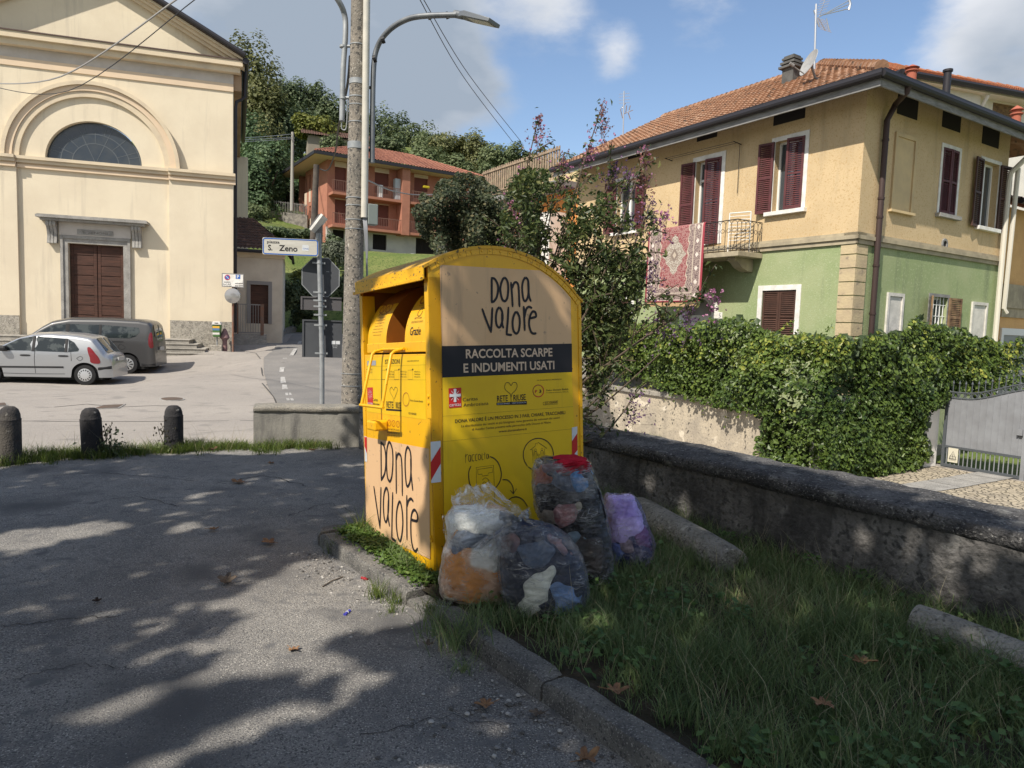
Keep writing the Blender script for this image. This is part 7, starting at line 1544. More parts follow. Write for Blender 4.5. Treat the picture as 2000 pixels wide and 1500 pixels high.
def loft(rings, D, ex=.72, push=0.0):
    """soft sack: rings (photograph y of the front edge, left x, right x, half depth) turned into metres at distance D"""
    V = []; K = 40; k = D/FPX; z_ = 9
    for (y, x0, x1, dh) in rings:
        xc = (x0+x1)/2; c = at(xc, y, D); z = max(at(xc, y, D-dh)[2], .10); w = (x1-x0)/2*k+push
        for i in range(K):
            a = 2*math.pi*i/K; co, si = math.cos(a), math.sin(a); V.append((c[0]+w*math.copysign(abs(co)**ex, co), D+(dh+push)*math.copysign(abs(si)**ex, si), z))
    n = len(rings); F = [(i*K+j, i*K+(j+1) % K, (i+1)*K+(j+1) % K, (i+1)*K+j) for i in range(n-1) for j in range(K)]+[list(range(K)), list(range((n-1)*K, n*K))]
    me = bpy.data.meshes.new('t'); me.from_pydata(V, [], F); bm = bmesh.new(); bm.from_mesh(me); bmesh.ops.recalc_face_normals(bm, faces=bm.faces); bm.to_mesh(me); bm.free(); o = bpy.data.objects.new('t', me); COL.objects.link(o)
    md = o.modifiers.new('r', 'REMESH'); md.mode = 'VOXEL'; md.voxel_size = .0062; sm = o.modifiers.new('s', 'SMOOTH'); sm.iterations = 9; sm.factor = .6
    me2 = bpy.data.meshes.new_from_object(o.evaluated_get(bpy.context.evaluated_depsgraph_get())); bpy.data.objects.remove(o); n = len(me2.vertices); P = np.empty(n*3, np.float32); me2.vertices.foreach_get('co', P); NN = np.empty(n*3, np.float32); me2.vertices.foreach_get('normal', NN); F = np.array([list(p.vertices) for p in me2.polygons]); bpy.data.meshes.remove(me2); return P.reshape(-1, 3).astype(float), NN.reshape(-1, 3).astype(float), F
def nv(P, f, s=0.0): return np.array([noise.noise(Vector((p[0]*f[0]+s, p[1]*f[1]-s, p[2]*f[2]+s*.7))) for p in P])
def sack(rings, D, items, seed):
    """clothes pressed together in a sack: its surface shared out between crumpled garments (name, label, category, x, y, rx, ry, tilt, material, fold direction)"""
    P, NN, F = loft(rings, D); q = projn(P); w1, w2 = nv(P, (11, 11, 11), seed)*16+nv(P, (30, 30, 30), seed+4)*5, nv(P, (11, 11, 11), seed+9)*16+nv(P, (30, 30, 30), seed+2)*5; Q = np.stack([q[:, 0]+w1, q[:, 1]+w2], 1); back = np.clip((NN@np.array([0, 1.0, 0])-.1)*3, 0, 3)
    d = []
    for i, (nm, lb, ct, x, y, rx, ry, ti, m, fd) in enumerate(items):
        c, s_ = math.cos(ti), math.sin(ti); dx, dy = Q[:, 0]-x, Q[:, 1]-y; dd = np.sqrt(((dx*c+dy*s_)/rx)**2+((-dx*s_+dy*c)/ry)**2); d.append(dd+back if i else np.full(len(P), 1.0)-back)
    d = np.array(d); o2 = np.sort(d, 0); k = d.argmin(0); mg = np.clip((o2[1]-o2[0])/.28, 0, 1); disp = .014*np.sqrt(mg)-.013
    for i, it in enumerate(items):
        I = np.where(k == i)[0]; fd = it[9]; c, s_ = math.cos(fd), math.sin(fd); X = P[I]; a_, b_ = X[:, 0]*c+X[:, 2]*s_, -X[:, 0]*s_+X[:, 2]*c; wob = nv(X, (7, 7, 7), seed+i)*.05; G = np.stack([a_*.28, X[:, 1]*.6, b_+wob], 1)
        r1 = 1-np.abs(nv(G, (26, 26, 26), i*3.3))*2.4; r2 = 1-np.abs(nv(G*np.array([1.8, 1, 1]), (58, 58, 58), i*1.3+5))*2.2; disp[I] += .0095*r1+.0035*r2-.005
    P = P+NN*disp[:, None]; P[:, 2] = np.maximum(P[:, 2], .092); fk = k[F[:, 0]]; fk = np.array([np.bincount(k[f]).argmax() for f in F])
    E = np.sort(np.concatenate([F[:, [0, 1]], F[:, [1, 2]], F[:, [2, 3]], F[:, [3, 0]]]), 1); el = np.tile(fk, 4); o_ = np.lexsort((E[:, 1], E[:, 0])); E, el = E[o_], el[o_]; sm_ = (E[1:] == E[:-1]).all(1) & (el[1:] != el[:-1]); BE = E[1:][sm_]
    for _ in range(14):      # draw the seams between garments into smooth curves
        S_ = np.zeros_like(P); n_ = np.zeros(len(P)); np.add.at(S_, BE[:, 0], P[BE[:, 1]]); np.add.at(S_, BE[:, 1], P[BE[:, 0]]); np.add.at(n_, BE[:, 0], 1); np.add.at(n_, BE[:, 1], 1); j_ = n_ >= 2; P[j_] = P[j_]*.5+.5*S_[j_]/n_[j_][:, None]
    for i, (nm, lb, ct, x, y, rx, ry, ti, m, fd) in enumerate(items):
        f = F[fk == i]
        if not len(f): continue
        u, inv = np.unique(f, return_inverse=True); tag(raw(nm, P[u], inv.reshape(f.shape), m, smooth=True), lb, ct)
def skin(rings, D, name, label, m, seed, extra=None, push=.017, wr=.006):
    P, NN, F = loft(rings, D, .72, push); r = (1-np.abs(nv(P, (9, 9, 16), seed))*2.4)+.6*(1-np.abs(nv(P, (22, 22, 34), seed+3))*2.2); P = P+NN*(wr*(r-.4))[:, None]; P[:, 2] = np.maximum(P[:, 2], .088); b = MB(); b.add(P, F.tolist(), 0, True)
    if extra: extra(b)
    return tag(b.build(name, m, angle=180), label, 'plastic bag')
def sheet_film(b, outline, D, seed, depth=.05, amp=.035, mi=0, n=30):
    """crumpled sheet of film over a four-sided outline given in pixels (corner order around)"""
    q = [np.array(p, float) for p in outline]
    def fn(u, v):
        a = q[0]+(q[1]-q[0])*u; c = q[3]+(q[2]-q[3])*u; p = a+(c-a)*v; s = Vector((u*3+seed, v*3, seed)); ed = (1-v)*.9+.15
        e = D+depth*(1-2*v)+amp*((1-abs(noise.noise(Vector((u*4+seed+v*.8, v*1.2, 1))))*2.5)*ed+.35*noise.noise(Vector((u*9, v*3+seed, 4)))); return at(p[0]+noise.noise(s)*9*ed, p[1]+noise.noise(Vector((u*5+seed, seed, v*.8)))*14*ed, e)
    b.grid(fn, n, n, mi, True)
def crumple(name, label, cat, px, py, D, rx, ry, rd, m, seed, tilt=0.0):
    c = at(px, py, D); k = D/FPX; bm = bmesh.new(); bmesh.ops.create_icosphere(bm, subdivisions=6, radius=1); V = []; ct, st = math.cos(tilt), math.sin(tilt)
    for v in bm.verts:
        p = v.co; bx = 1/(abs(p.x)**3+abs(p.y)**3+abs(p.z)**3)**.333; s = Vector((seed, seed*1.3, -seed)); n = noise.noise(p*1.3+s); w = Vector((p.x*1.2+n, p.y*2, p.z*4.5+n*2))+s
        k2 = bx*(1+.34*noise.noise(p*1.1-s)+.17*(1-abs(noise.noise(w))*2.4)+.07*(1-abs(noise.noise(w*2.3+s))*2.2)); x, y, z = p.x*k2*rx*k, p.y*k2*rd, p.z*k2*ry*k; V.append((c[0]+x*ct+z*st, c[1]+y, max(c[2]+z*ct-x*st, .095)))
    b = MB(); b.add(V, [[v.index for v in f.verts] for f in bm.faces], 0, True); bm.free(); return tag(b.build(name, m, angle=180), label, cat)
CR_ = np.array([1.0, 0, 0]); CB_ = np.array([0, 1.0, 0]); UP_ = np.array([0, 0, 1.0])
# left bag
DA_ = 3.95; RA_ = [(1187, 872, 992, .13), (1178, 864, 1002, .16), (1150, 861, 1008, .175), (1118, 866, 1008, .17), (1090, 871, 1003, .16), (1070, 880, 994, .145), (1048, 878, 988, .14), (1022, 876, 990, .13), (1004, 888, 984, .10), (997, 905, 965, .05)]
sack(RA_, DA_, [('orange_jacket', 'quilted orange jacket filling the bottom of the left clear bag', 'jacket', 930, 1135, 74, 44, 0, ORA, .2), ('white_shirt', 'crumpled pale white cloth above the orange jacket in the left bag', 'shirt', 962, 1082, 54, 30, -.4, WHT, .7), ('grey_jeans', 'dark blue-grey cloth folded under the top of the left bag', 'trousers', 915, 1058, 52, 20, -.25, GRC, .1), ('white_pillow', 'white padded bundle at the top of the left clear bag', 'pillow', 926, 1014, 72, 34, 0, WHT, .3), ('white_rag', 'small white rag at the bottom left corner of the left bag', 'rag', 877, 1176, 14, 15, .5, CRM, 1.0)], 1.0)
def exA(b):
    sheet_film(b, [(882, 966), (955, 938), (1024, 1000), (892, 1020)], DA_-.06, 3.1, .05, .04); sheet_film(b, [(886, 962), (930, 944), (946, 1015), (896, 1022)], DA_+.05, 7.7, .04, .045); sheet_film(b, [(945, 985), (1036, 990), (1044, 1032), (930, 1040)], DA_+.0, 5.3, .02, .035); sheet_film(b, [(862, 1015), (890, 985), (900, 1062), (872, 1060)], DA_+.06, 9.3, .03, .03); sheet_film(b, [(838, 1184), (862, 1168), (885, 1178), (862, 1190)], DA_-.16, 6.3, .02, .01, 0, 10)
skin(RA_, DA_, 'clear_bag', 'milky clear bag with an orange jacket, open crumpled top against the bin', BAGY, 1, exA)
# front bag
DB_ = 3.76; RB_ = [(1214, 1010, 1108, .12), (1204, 994, 1130, .15), (1178, 981, 1145, .17), (1140, 976, 1142, .18), (1105, 976, 1132, .175), (1072, 977, 1114, .155), (1046, 984, 1086, .12), (1028, 997, 1050, .07), (1019, 1006, 1022, .025)]
sack(RB_, DB_, [('dark_coat', 'dark navy coat filling the front tied bag', 'coat', 1066, 1128, 64, 60, 0, NAV, .15), ('ivory_trousers', 'ivory trouser leg pressed against the front of the tied bag', 'trousers', 1050, 1146, 24, 44, .62, IVO, .5), ('ivory_trousers', 'second fold of the ivory trousers at the lower left of the tied bag', 'trousers', 1030, 1190, 22, 24, -.5, IVO, 1.2), ('blue_jeans', 'light blue trousers at the lower right of the tied bag', 'trousers', 1104, 1176, 28, 36, -.45, DEN, -.5), ('grey_blue_shirt', 'blue-grey shirt in the upper middle of the tied bag', 'shirt', 1044, 1078, 36, 24, 0, GRC, .9), ('pink_blouse', 'pink-red blouse left of the knot in the tied bag', 'blouse', 994, 1062, 20, 20, .3, PNK, 1.3), ('red_scarf', 'pink-red scarf on the right shoulder of the tied bag', 'scarf', 1094, 1068, 11, 30, -.6, PNK, .9), ('black_vest', 'black vest at the bottom of the tied bag between ivory and blue trousers', 'vest', 1066, 1206, 22, 18, 0, BLKC, .3)], 2.0)
def exB(b):
    k = at(1012, 1016, DB_-.03); V = []; K = 60; R_ = 10
    for j in range(R_):      # pleats gathered into the knot
        t = j/(R_-1)
        for i in range(K):
            a = 2*math.pi*i/K; w = 1+.35*noise.noise(Vector((i*.45, 2, 0))); rr = .016+.17*t*w; pl = .012*math.sin(a*17+noise.noise(Vector((i*.3, 5, 0)))*3)*(1-t*.5); V.append(k+CR_*math.cos(a)*(rr*1.2+pl)+CB_*math.sin(a)*(rr*.75+pl)+UP_*(-.015-.15*t**1.3))
    b.add(V, [(j*K+i, j*K+(i+1) % K, (j+1)*K+(i+1) % K, (j+1)*K+i) for j in range(R_-1) for i in range(K)], 0, True)
    for a0, L_, dz in ((3.0, .10, .02), (2.7, .085, -.01), (.2, .05, .03)):
        for q in range(3): b.tube([k, k+np.array([math.cos(a0)*L_*.5, -.012*q, .012+dz*.5+.008*q]), k+np.array([math.cos(a0)*L_, -.02+.014*q, dz+.012*q])], [.012, .011, .018-.004*q], 9)
    b.lathe(tuple(k), [(.02, -.02), (.023, -.006), (.017, .010), (.010, .022), (.015, .034)], 10)
    sheet_film(b, [(972, 1022), (1006, 1012), (1016, 1088), (966, 1086)], DB_-.12, 2.3, .02, .025)
skin(RB_, DB_, 'clear_bag', 'knotted clear bag of dark clothes with ivory and blue trousers, foremost in grass', BAGC, 2, exB)
# tall bag
DC_ = 4.16; RC_ = [(1158, 1108, 1184, .12), (1145, 1102, 1190, .15), (1100, 1092, 1190, .165), (1055, 1070, 1186, .17), (1010, 1048, 1178, .165), (965, 1043, 1166, .155), (930, 1044, 1155, .14), (908, 1052, 1148, .11), (900, 1066, 1140, .07)]
sack(RC_, DC_, [('black_coat', 'black coat filling the middle and back of the tall bag', 'coat', 1150, 1012, 44, 48, 0, BLKC, .2), ('black_jumper', 'black jumper left of the mauve knit in the tall bag', 'jumper', 1068, 968, 34, 28, 0, BLKC, .9), ('quilted_jacket', 'dark brown quilted jacket on the lower right of the tall bag', 'jacket', 1156, 1088, 36, 46, .1, BRC, .25), ('rust_cloth', 'orange-red cloth at the top left of the tall bag', 'cloth', 1056, 930, 15, 24, .1, RUS, 1.2), ('pink_cloth', 'pale red cloth under the red one at the top of the tall bag', 'cloth', 1092, 916, 38, 13, .25, PNK, .3), ('navy_jeans', 'navy cloth below the pale red one in the tall bag', 'trousers', 1100, 943, 32, 17, .15, GRC, .6), ('blue_cloth', 'bright blue cloth near the top right of the tall bag', 'cloth', 1137, 937, 15, 15, .3, SKY_, .9), ('mauve_jumper', 'mauve knitted jumper bulging from the front of the tall bag', 'jumper', 1100, 1004, 30, 24, -.2, MAU, .2), ('taupe_cloth', 'taupe cloth left of the mauve jumper in the tall bag', 'cloth', 1064, 1010, 17, 18, 0, TAU, 1.1), ('cream_cap', 'cream cap at the upper right of the mauve jumper', 'cap', 1130, 992, 11, 16, .2, CRM, .4), ('black_shirt', 'black shirt between mauve jumper and pale blue cloth in the tall bag', 'shirt', 1112, 1036, 30, 12, -.3, BLKC, .3), ('pale_blue_cloth', 'pale blue folded cloth in the lower left of the tall bag', 'cloth', 1118, 1058, 26, 13, -.35, LBL, .1), ('black_skirt', 'black cloth at the very bottom of the tall bag', 'skirt', 1140, 1142, 44, 18, 0, BLKC, .4)], 3.0)
crumple('red_shirt', 'bright red shirt sticking out of the top of the tall bag', 'shirt', 1110, 908, DC_-.02, 34, 13, .10, RDC, 23.4, -.10)
crumple('black_sleeve', 'black sleeve hanging out along the right side of the tall bag', 'sleeve', 1171, 985, DC_-.08, 6, 34, .03, BLKC, 24.8, -.28)
def exC(b):
    sheet_film(b, [(1036, 908), (1064, 896), (1150, 940), (1046, 965)], DC_-.16, 4.4, .03, .02); sheet_film(b, [(1070, 948), (1156, 920), (1164, 968), (1090, 990)], DC_-.18, 8.1, .02, .02)
skin(RC_, DC_, 'clear_bag', 'tall clear bag of black and mauve clothes with red shirt on top', BAGC, 3, exC)
# purple bag
DD_ = 4.50; RD_ = [(1114, 1198, 1256, .11), (1104, 1188, 1268, .14), (1070, 1183, 1273, .15), (1035, 1182, 1260, .14), (1005, 1182, 1250, .12), (980, 1184, 1241, .08), (968, 1188, 1233, .03)]
sack(RD_, DD_, [('dark_clothes', 'dark blue clothes in the lower half of the purple bag', 'clothes', 1232, 1088, 36, 24, 0, DBL, .4), ('lilac_sheet', 'lilac plastic sheet in the upper half of the purple bag', 'sheet', 1212, 1008, 48, 52, .3, LIL, .8), ('blue_shirt', 'mid blue shirt at the lower left of the purple bag', 'shirt', 1198, 1078, 16, 22, 0, DEN, .2), ('plum_cloth', 'plum cloth at the right shoulder of the purple bag', 'cloth', 1260, 1050, 16, 22, .3, cloth('plum', (.25, .12, .25, 1)), .6), ('grey_cloth', 'grey cloth in the lower middle of the purple bag', 'cloth', 1222, 1068, 14, 10, 0, TAU, .3)], 4.0)
skin(RD_, DD_, 'purple_bag', 'purple translucent bag beside the fallen stone column', BAGP, 4, lambda b: sheet_film(b, [(1180, 968), (1234, 962), (1250, 1010), (1184, 1012)], DD_-.12, 3.9, .03, .012))
# ---------------------------------------------------------------- trees and plants
BARK = mat('bark', (.13, .10, .075, 1), .95, col2=(.08, .065, .05, 1), nscale=6, bump=1, bscale=20)
G_DK = leafmat('leaves dark green', (.048, .076, .036, 1), (.125, .16, .075, 1), (.19, .22, .11, 1))  # hill greens lightened and greyed, haze put into the leaf colour
G_MD = leafmat('leaves mid green', (.068, .102, .044, 1), (.17, .205, .09, 1), (.235, .26, .125, 1))
G_OL = leafmat('leaves olive', (.07, .085, .028, 1), (.19, .195, .075, 1), (.26, .24, .10, 1))
G_LO = leafmat('leaves locust', (.05, .088, .042, 1), (.115, .178, .078, 1), (.155, .225, .105, 1))
G_YL = leafmat('leaves yellow green', (.075, .10, .018, 1), (.20, .21, .04, 1), (.27, .25, .06, 1))
G_GY = leafmat('leaves olive tree', (.07, .085, .055, 1), (.17, .19, .13, 1), (.24, .26, .19, 1))
G_IV = leafmat('leaves ivy', (.030, .062, .014, 1), (.125, .18, .034, 1), (.34, .35, .065, 1), rough=.42, tl=.22)
def crown_pts(c, R, n, rng, nk=26, flat=.0):
    c, R = np.array(c, float), np.array(R, float); K = rng.normal(size=(nk, 3)); K /= np.linalg.norm(K, axis=1, keepdims=True); K *= (1/np.abs(K).max(1, keepdims=True))**.6; K[:, 2] = np.where(K[:, 2] < -.55, -K[:, 2], K[:, 2]); K *= rng.uniform(.35, .78, (nk, 1)); kr = rng.uniform(.22, .42, nk)
    i = rng.integers(0, nk, n); d = rng.normal(size=(n, 3)); d /= np.linalg.norm(d, axis=1, keepdims=True); r = rng.uniform(.45, 1.0, (n, 1))**.6
    P = K[i]+d*kr[i][:, None]*r; N_ = d*.7+K[i]*.6+np.array([0, 0, .35])+rng.normal(size=(n, 3))*.35; return c+P*R, N_
def tree(px, py, D, hw, h, m, name, label, n=3600, size=.40, seed=0, group='trees on the wooded hill', rz=None, base=None, nk=26, trunk=True):
    """a tree whose top is seen at (px, py) at distance D; hw its half width in photograph pixels; h its height in metres"""
    rng = np.random.default_rng(1000+seed); top = at(px, py, D); R = hw*1.15*D/FPX; H = h if rz is None else rz; c = top-np.array([0, 0, H*.5]); bz = top[2]-h if base is None else base
    t = thing(name, label, 'tree', (c[0], c[1], bz), group)
    P, N_ = crown_pts(c, (R, R, H*.5), n, rng, nk); V, F = leaves(P, N_, size, rng, .7, .1); clump = np.clip(.5+.5*vnoise(P/ max(R, .5)*1.4, 1.0, seed), 0, 1); raw('crown', V, F, m, t, np.clip(rng.uniform(0, 1, n)*.7+clump*.35, 0, 1))
    if trunk:
        b = MB(); b.tube([np.array([c[0], c[1], bz-.5]), np.array([c[0]+.1*R, c[1], bz+(c[2]-bz)*.6]), c+np.array([0, 0, H*.2])], [R*.09, R*.06, R*.02], 8)
        for k in range(4): a = k*1.6+seed; b.tube([np.array([c[0], c[1], bz+(c[2]-bz)*.55]), c+np.array([math.cos(a)*R*.5, math.sin(a)*R*.5, H*.1])], [R*.04, R*.012], 6)
        b.build('trunk', BARK, t)
    return t
HT = [(490, 66, 92, 58, 16, G_OL, 'tall rounded olive-green tree rising highest behind the church roof'), (515, 150, 90, 46, 12, G_OL, 'olive-green tree just below and right of the tallest tree by the church'),
      (560, 150, 108, 44, 11, G_DK, 'dark broad-leaved tree on the ridge right of the tall olive tree'), (602, 152, 110, 44, 11, G_DK, 'dark tree at the middle of the ridge skyline left of the concrete pole'), (640, 178, 108, 42, 10, G_DK, 'dark tree at the right end of the ridge just left of the concrete pole'), (668, 200, 110, 36, 9, G_DK, 'dark tree directly behind the left lamp arm on the ridge'),
      (585, 205, 98, 46, 9, G_DK, 'dark tree below the ridge skyline above the yellow-green bush'), (545, 195, 92, 44, 10, G_DK, 'shaded dark tree between the olive tree and the ridge'),
      (480, 208, 72, 46, 10, G_LO, 'feathery bright locust tree beside the church eave'), (520, 262, 68, 50, 8.5, G_LO, 'feathery locust tree behind the thin grey pole'), (476, 300, 66, 40, 8, G_LO, 'lower feathery locust tree against the church wall'), (555, 285, 74, 40, 8, G_LO, 'feathery locust tree between the thin pole and the red house'), (505, 330, 66, 42, 6, G_LO, 'low drooping locust tree above the terrace wall'), (562, 345, 72, 34, 5.5, G_DK, 'dark bushy tree left of the red apartment house'),
      (612, 222, 86, 38, 4.5, G_YL, 'yellow-green bushy tree beside the hill cottage roof'), (655, 262, 80, 26, 4, G_MD, 'small spiky green tree between the cottage and the concrete pole'), (668, 238, 88, 24, 4, G_OL, 'brownish green tree right of the hill cottage'),
      (700, 232, 112, 50, 9, G_MD, 'mid-green tree behind the concrete pole'), (752, 212, 112, 52, 10, G_DK, 'dark rounded tree right of the street lamp arm'), (800, 234, 110, 48, 9, G_MD, 'second ridge tree right of the street lamp arm'), (848, 252, 106, 46, 9, G_MD, 'third ridge tree right of the lamp arm, above the red roof'), (885, 260, 102, 44, 8, G_OL, 'yellowish green tree on the ridge above the right end of the red roof'), (930, 264, 100, 46, 8, G_OL, 'pale green tree below the lamp head at the skyline dip'),
      (985, 274, 98, 50, 8, G_MD, 'mid-green tree at the low right end of the ridge'), (1035, 284, 98, 48, 8, G_DK, 'dark tree behind the pink blossom stalk on the right ridge'), (1085, 300, 96, 50, 8, G_MD, 'ridge tree just left of the two-tone house roof'),
      (760, 262, 92, 46, 8, G_DK, 'dark tree close behind the red roof ridge'), (822, 282, 90, 48, 7.5, G_MD, 'green tree close behind the middle of the red roof'), (880, 300, 88, 48, 7.5, G_MD, 'green tree close behind the right slope of the red roof'), (945, 312, 84, 48, 8, G_MD, 'green tree right of the red apartment house'), (1000, 322, 84, 48, 8, G_DK, 'dark tree behind the terrace railing')]
for i, (x, y, D, hw, h, m, lb) in enumerate(HT): tree(x, y, D, hw, h, m, 'hill_tree', lb, 4200 if hw > 40 else 3000, .42 if D > 80 else .34, i)
BUSH = [(495, 398, 60, 36, 2.6, G_MD, 'round clipped bush above the annex roof'), (478, 405, 60, 26, 2.2, G_DK, 'dark bush between the church wall and the clipped bush'), (540, 442, 58, 34, 1.5, G_DK, 'low dark hedge behind the street name plate'), (590, 445, 60, 36, 1.4, G_DK, 'low dark hedge left of the concrete pole'), (652, 452, 56, 24, 2.6, G_DK, 'dark bush at the foot of the red house beside the solar panel')]
for i, (x, y, D, hw, h, m, lb) in enumerate(BUSH): tree(x, y, D, hw, h, m, 'bush', lb, 2600, .22, 60+i, 'bushes on the hillside lawn', trunk=False)
tree(656, 466, 50, 26, 2.8, G_GY, 'olive_tree', 'small silvery olive tree on the lawn left of the concrete pole', 3500, .16, 70, None)
tree(583, 523, 46, 18, 1.1, G_YL, 'bush', 'small bright shrub on the lawn above the stop sign', 1200, .12, 71, 'bushes on the hillside lawn', trunk=False)
for i, (x, y, hw, h, lb) in enumerate(((575, 535, 24, 2.6, 'dark ivy bank beside the annex wall'), (612, 560, 32, 2.2, 'dark ivy bank behind the stop sign'), (672, 530, 26, 2.8, 'dark ivy bank behind the concrete pole'), (590, 590, 26, 2.0, 'dark ivy bank above the climbing lane wall'))): tree(x, y, 41+i*.6, hw, h, G_DK, 'ivy_bank', lb, 2600, .17, 80+i, 'ivy banks beside the climbing lane', trunk=False)
# terrace wall and fence on the hill, thin grey pole with wires, brown pole, lawn fence
tw = [at(x, y, 66) for x, y in ((440, 405), (500, 408), (560, 415), (600, 420))]; b = MB()
for i in range(3):
    A, B = tw[i], tw[i+1]; V = [A-np.array([0, 0, 1.6]), B-np.array([0, 0, 1.6]), B, A]; V += [p+np.array([0, .4, 0]) for p in V]; b.add(V, [(0, 1, 2, 3), (4, 7, 6, 5), (3, 2, 6, 7), (0, 3, 7, 4), (1, 5, 6, 2)])
tag(b.build('terrace_wall', LOWW), 'old grey terrace wall below the locust trees on the hill', 'wall')
b = MB()
for i in range(3):
    A, B = tw[i]+np.array([0, .2, 0]), tw[i+1]+np.array([0, .2, 0])
    for j in range(14): p = A+(B-A)*j/14; b.tube([p, p+np.array([0, 0, 1.0])], .025, 5)
    b.tube([A+np.array([0, 0, .9]), B+np.array([0, 0, .9])], .02, 5)
tag(b.build('picket_fence', FASC), 'thin picket fence on top of the hill terrace wall', 'fence')
b = MB(); b.tube([at(570, 412, 62), at(571.5, 258, 62)], [.16, .11], 10); b.tube([at(569, 275, 62), at(575, 275, 62)], .04, 6); tag(b.build('wire_pole', mat('pole grey', (.33, .31, .28, 1), .9)), 'thin grey concrete pole with wires in front of the locust trees', 'pole')
for i, (y0, y1) in enumerate(((270, 262), (273, 268), (277, 271))): cable('overhead_wire', ('topmost', 'middle', 'lowest')[i]+' of three pale wires running from the church eave to the thin grey pole', [at(455, y0, 50), at(515, (y0+y1)/2+1, 56), at(570, y1, 62)], .02, GALV)
b = MB(); b.tube([at(612, 470, 24), at(618, 322, 24)], [.12, .095], 12); tag(b.build('wooden_pole', mat('pole brown', (.10, .085, .07, 1), .9, col2=(.06, .05, .045, 1), nscale=5)), 'dark brown wooden pole in front of the red apartment house corner', 'pole')
b = MB(); A, B = at(548, 545, 43), at(590, 562, 43)
for j in range(9): p = A+(B-A)*j/8; b.tube([p-np.array([0, 0, .9]), p+np.array([0, 0, .1])], .02, 5)
for z in (0, -.75): b.tube([A+np.array([0, 0, z]), B+np.array([0, 0, z])], .02, 5)
tag(b.build('lawn_fence', RUSTY), 'rusty railing at the edge of the lawn left of the stop sign', 'fence')
# ---------------------------------------------------------------- ivy hedge on the garden wall
OUT = [(1160, 640), (1188, 628), (1222, 622), (1262, 636), (1300, 632), (1345, 640), (1392, 628), (1420, 618), (1450, 615), (1475, 630), (1498, 650), (1540, 655), (1580, 652), (1610, 660), (1655, 664), (1700, 658), (1742, 650), (1772, 636), (1800, 628), (1840, 634), (1872, 645), (1905, 660), (1940, 664), (1975, 668), (2060, 672),
       (2060, 770), (1990, 765), (1920, 772), (1862, 772), (1838, 790), (1812, 815), (1805, 850), (1812, 905), (1790, 918), (1720, 932), (1650, 944), (1570, 930), (1500, 918), (1478, 905), (1468, 880), (1476, 850), (1490, 822), (1462, 806), (1420, 800), (1380, 792), (1330, 772), (1290, 762), (1262, 742), (1225, 745), (1190, 720), (1165, 690)]
rng = np.random.default_rng(5)
def hedge_pts(n):
    m = n*5; side = rng.uniform(0, 1, m) < .46; u = np.where(side, rng.uniform(11.6, 19.5, m), 0); v = np.where(side, 0, rng.uniform(7.6, 17.5, m)); z = rng.uniform(-1.15, 2.2, m); dp = rng.uniform(0, 1, m)**1.6
    P = np.zeros((m, 3)); 
    Q = np.stack([np.where(side, u, v), z, np.zeros(m)], 1); bulge = np.array([.34*noise.noise(Vector((q[0]*.75, q[1]*.9, 0)))+.22*noise.noise(Vector((q[0]*2.1, q[1]*2.1, 3)))+.10*noise.noise(Vector((q[0]*5, q[1]*5, 7))) for q in Q])
    uu = np.where(side, u, WU-.30-bulge+dp*.75); vv = np.where(side, np.where(z > zp_+.03, 7.62-bulge*.6+dp*.8, 7.62-bulge*.3+dp*.2), v)
    P[:, 0] = uu*UD[0]+vv*VD[0]; P[:, 1] = uu*UD[1]+vv*VD[1]; P[:, 2] = z; N_ = np.where(side[:, None], -VD, -UD)+np.array([0, 0, .55])+rng.normal(size=(m, 3))*.6
    q = projn(P); e = 11*np.array([noise.noise(Vector((a[0]*.035, a[1]*.035, 1))) for a in q])+6*np.array([noise.noise(Vector((a[0]*.1, a[1]*.1, 4))) for a in q]); ok = inpoly(q[:, :2]+np.stack([e, e*1.2], 1), OUT); thin = vnoise(P, .9, 2) ; ok &= rng.uniform(0, 1, m) < .92+thin*1.5; return P[ok][:n], N_[ok][:n]
P, N_ = hedge_pts(36000); hg = thing('ivy_hedge', 'dense ivy hedge tumbling over the retaining wall below the two-tone house', 'hedge', tuple(XY(WU, 9, -1.1)))
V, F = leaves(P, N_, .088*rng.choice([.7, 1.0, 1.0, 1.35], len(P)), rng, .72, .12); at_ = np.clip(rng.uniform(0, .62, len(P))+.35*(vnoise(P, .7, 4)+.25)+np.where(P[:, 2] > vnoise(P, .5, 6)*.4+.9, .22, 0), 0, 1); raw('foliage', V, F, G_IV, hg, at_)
b = MB()
for i in range(70):
    v = rng.uniform(7.9, 16); p = XY(WU-.1+rng.uniform(-.2, .3), v, rng.uniform(.6, 1.4)); q = p+np.array([rng.normal()*.25, 0, rng.uniform(.15, .45)]); b.tube(smooth_line([p, (p+q)/2+np.array([.05, 0, .05]), q], 3), .005, 4)
b.build('shoots', leafmat('shoots', (.10, .12, .03, 1), (.16, .16, .05, 1)), hg)
SL, SN = [], []
for i in range(230):      # leafy sprays breaking the outline, upright on top and hanging in front
    v = rng.uniform(7.7, 16.5); topy = rng.uniform() < .62; p = XY(WU-.25+rng.uniform(-.1, .35), v, rng.uniform(1.0, 1.75) if topy else rng.uniform(-.2, 1.1)); d = np.array([rng.normal()*.5, 0, 1.0]) if topy else -UD*.9+np.array([0, 0, -.5])+rng.normal(size=3)*.4; L_ = rng.uniform(.18, .5)
    x_, y_ = proj(p)
    if not inpoly([(x_, y_)], OUT)[0]: continue
    for t in np.linspace(0, 1, 12): SL.append(p+d*L_*t+np.array([0, 0, -.12*t*t])+rng.normal(size=3)*.03); SN.append(rng.normal(size=3)+np.array([0, -.3, .6]))
V, F = leaves(np.array(SL), np.array(SN), .075, rng, .6, .12); raw('sprays', V, F, G_IV, hg, np.clip(rng.uniform(.3, 1, len(SL)), 0, 1))
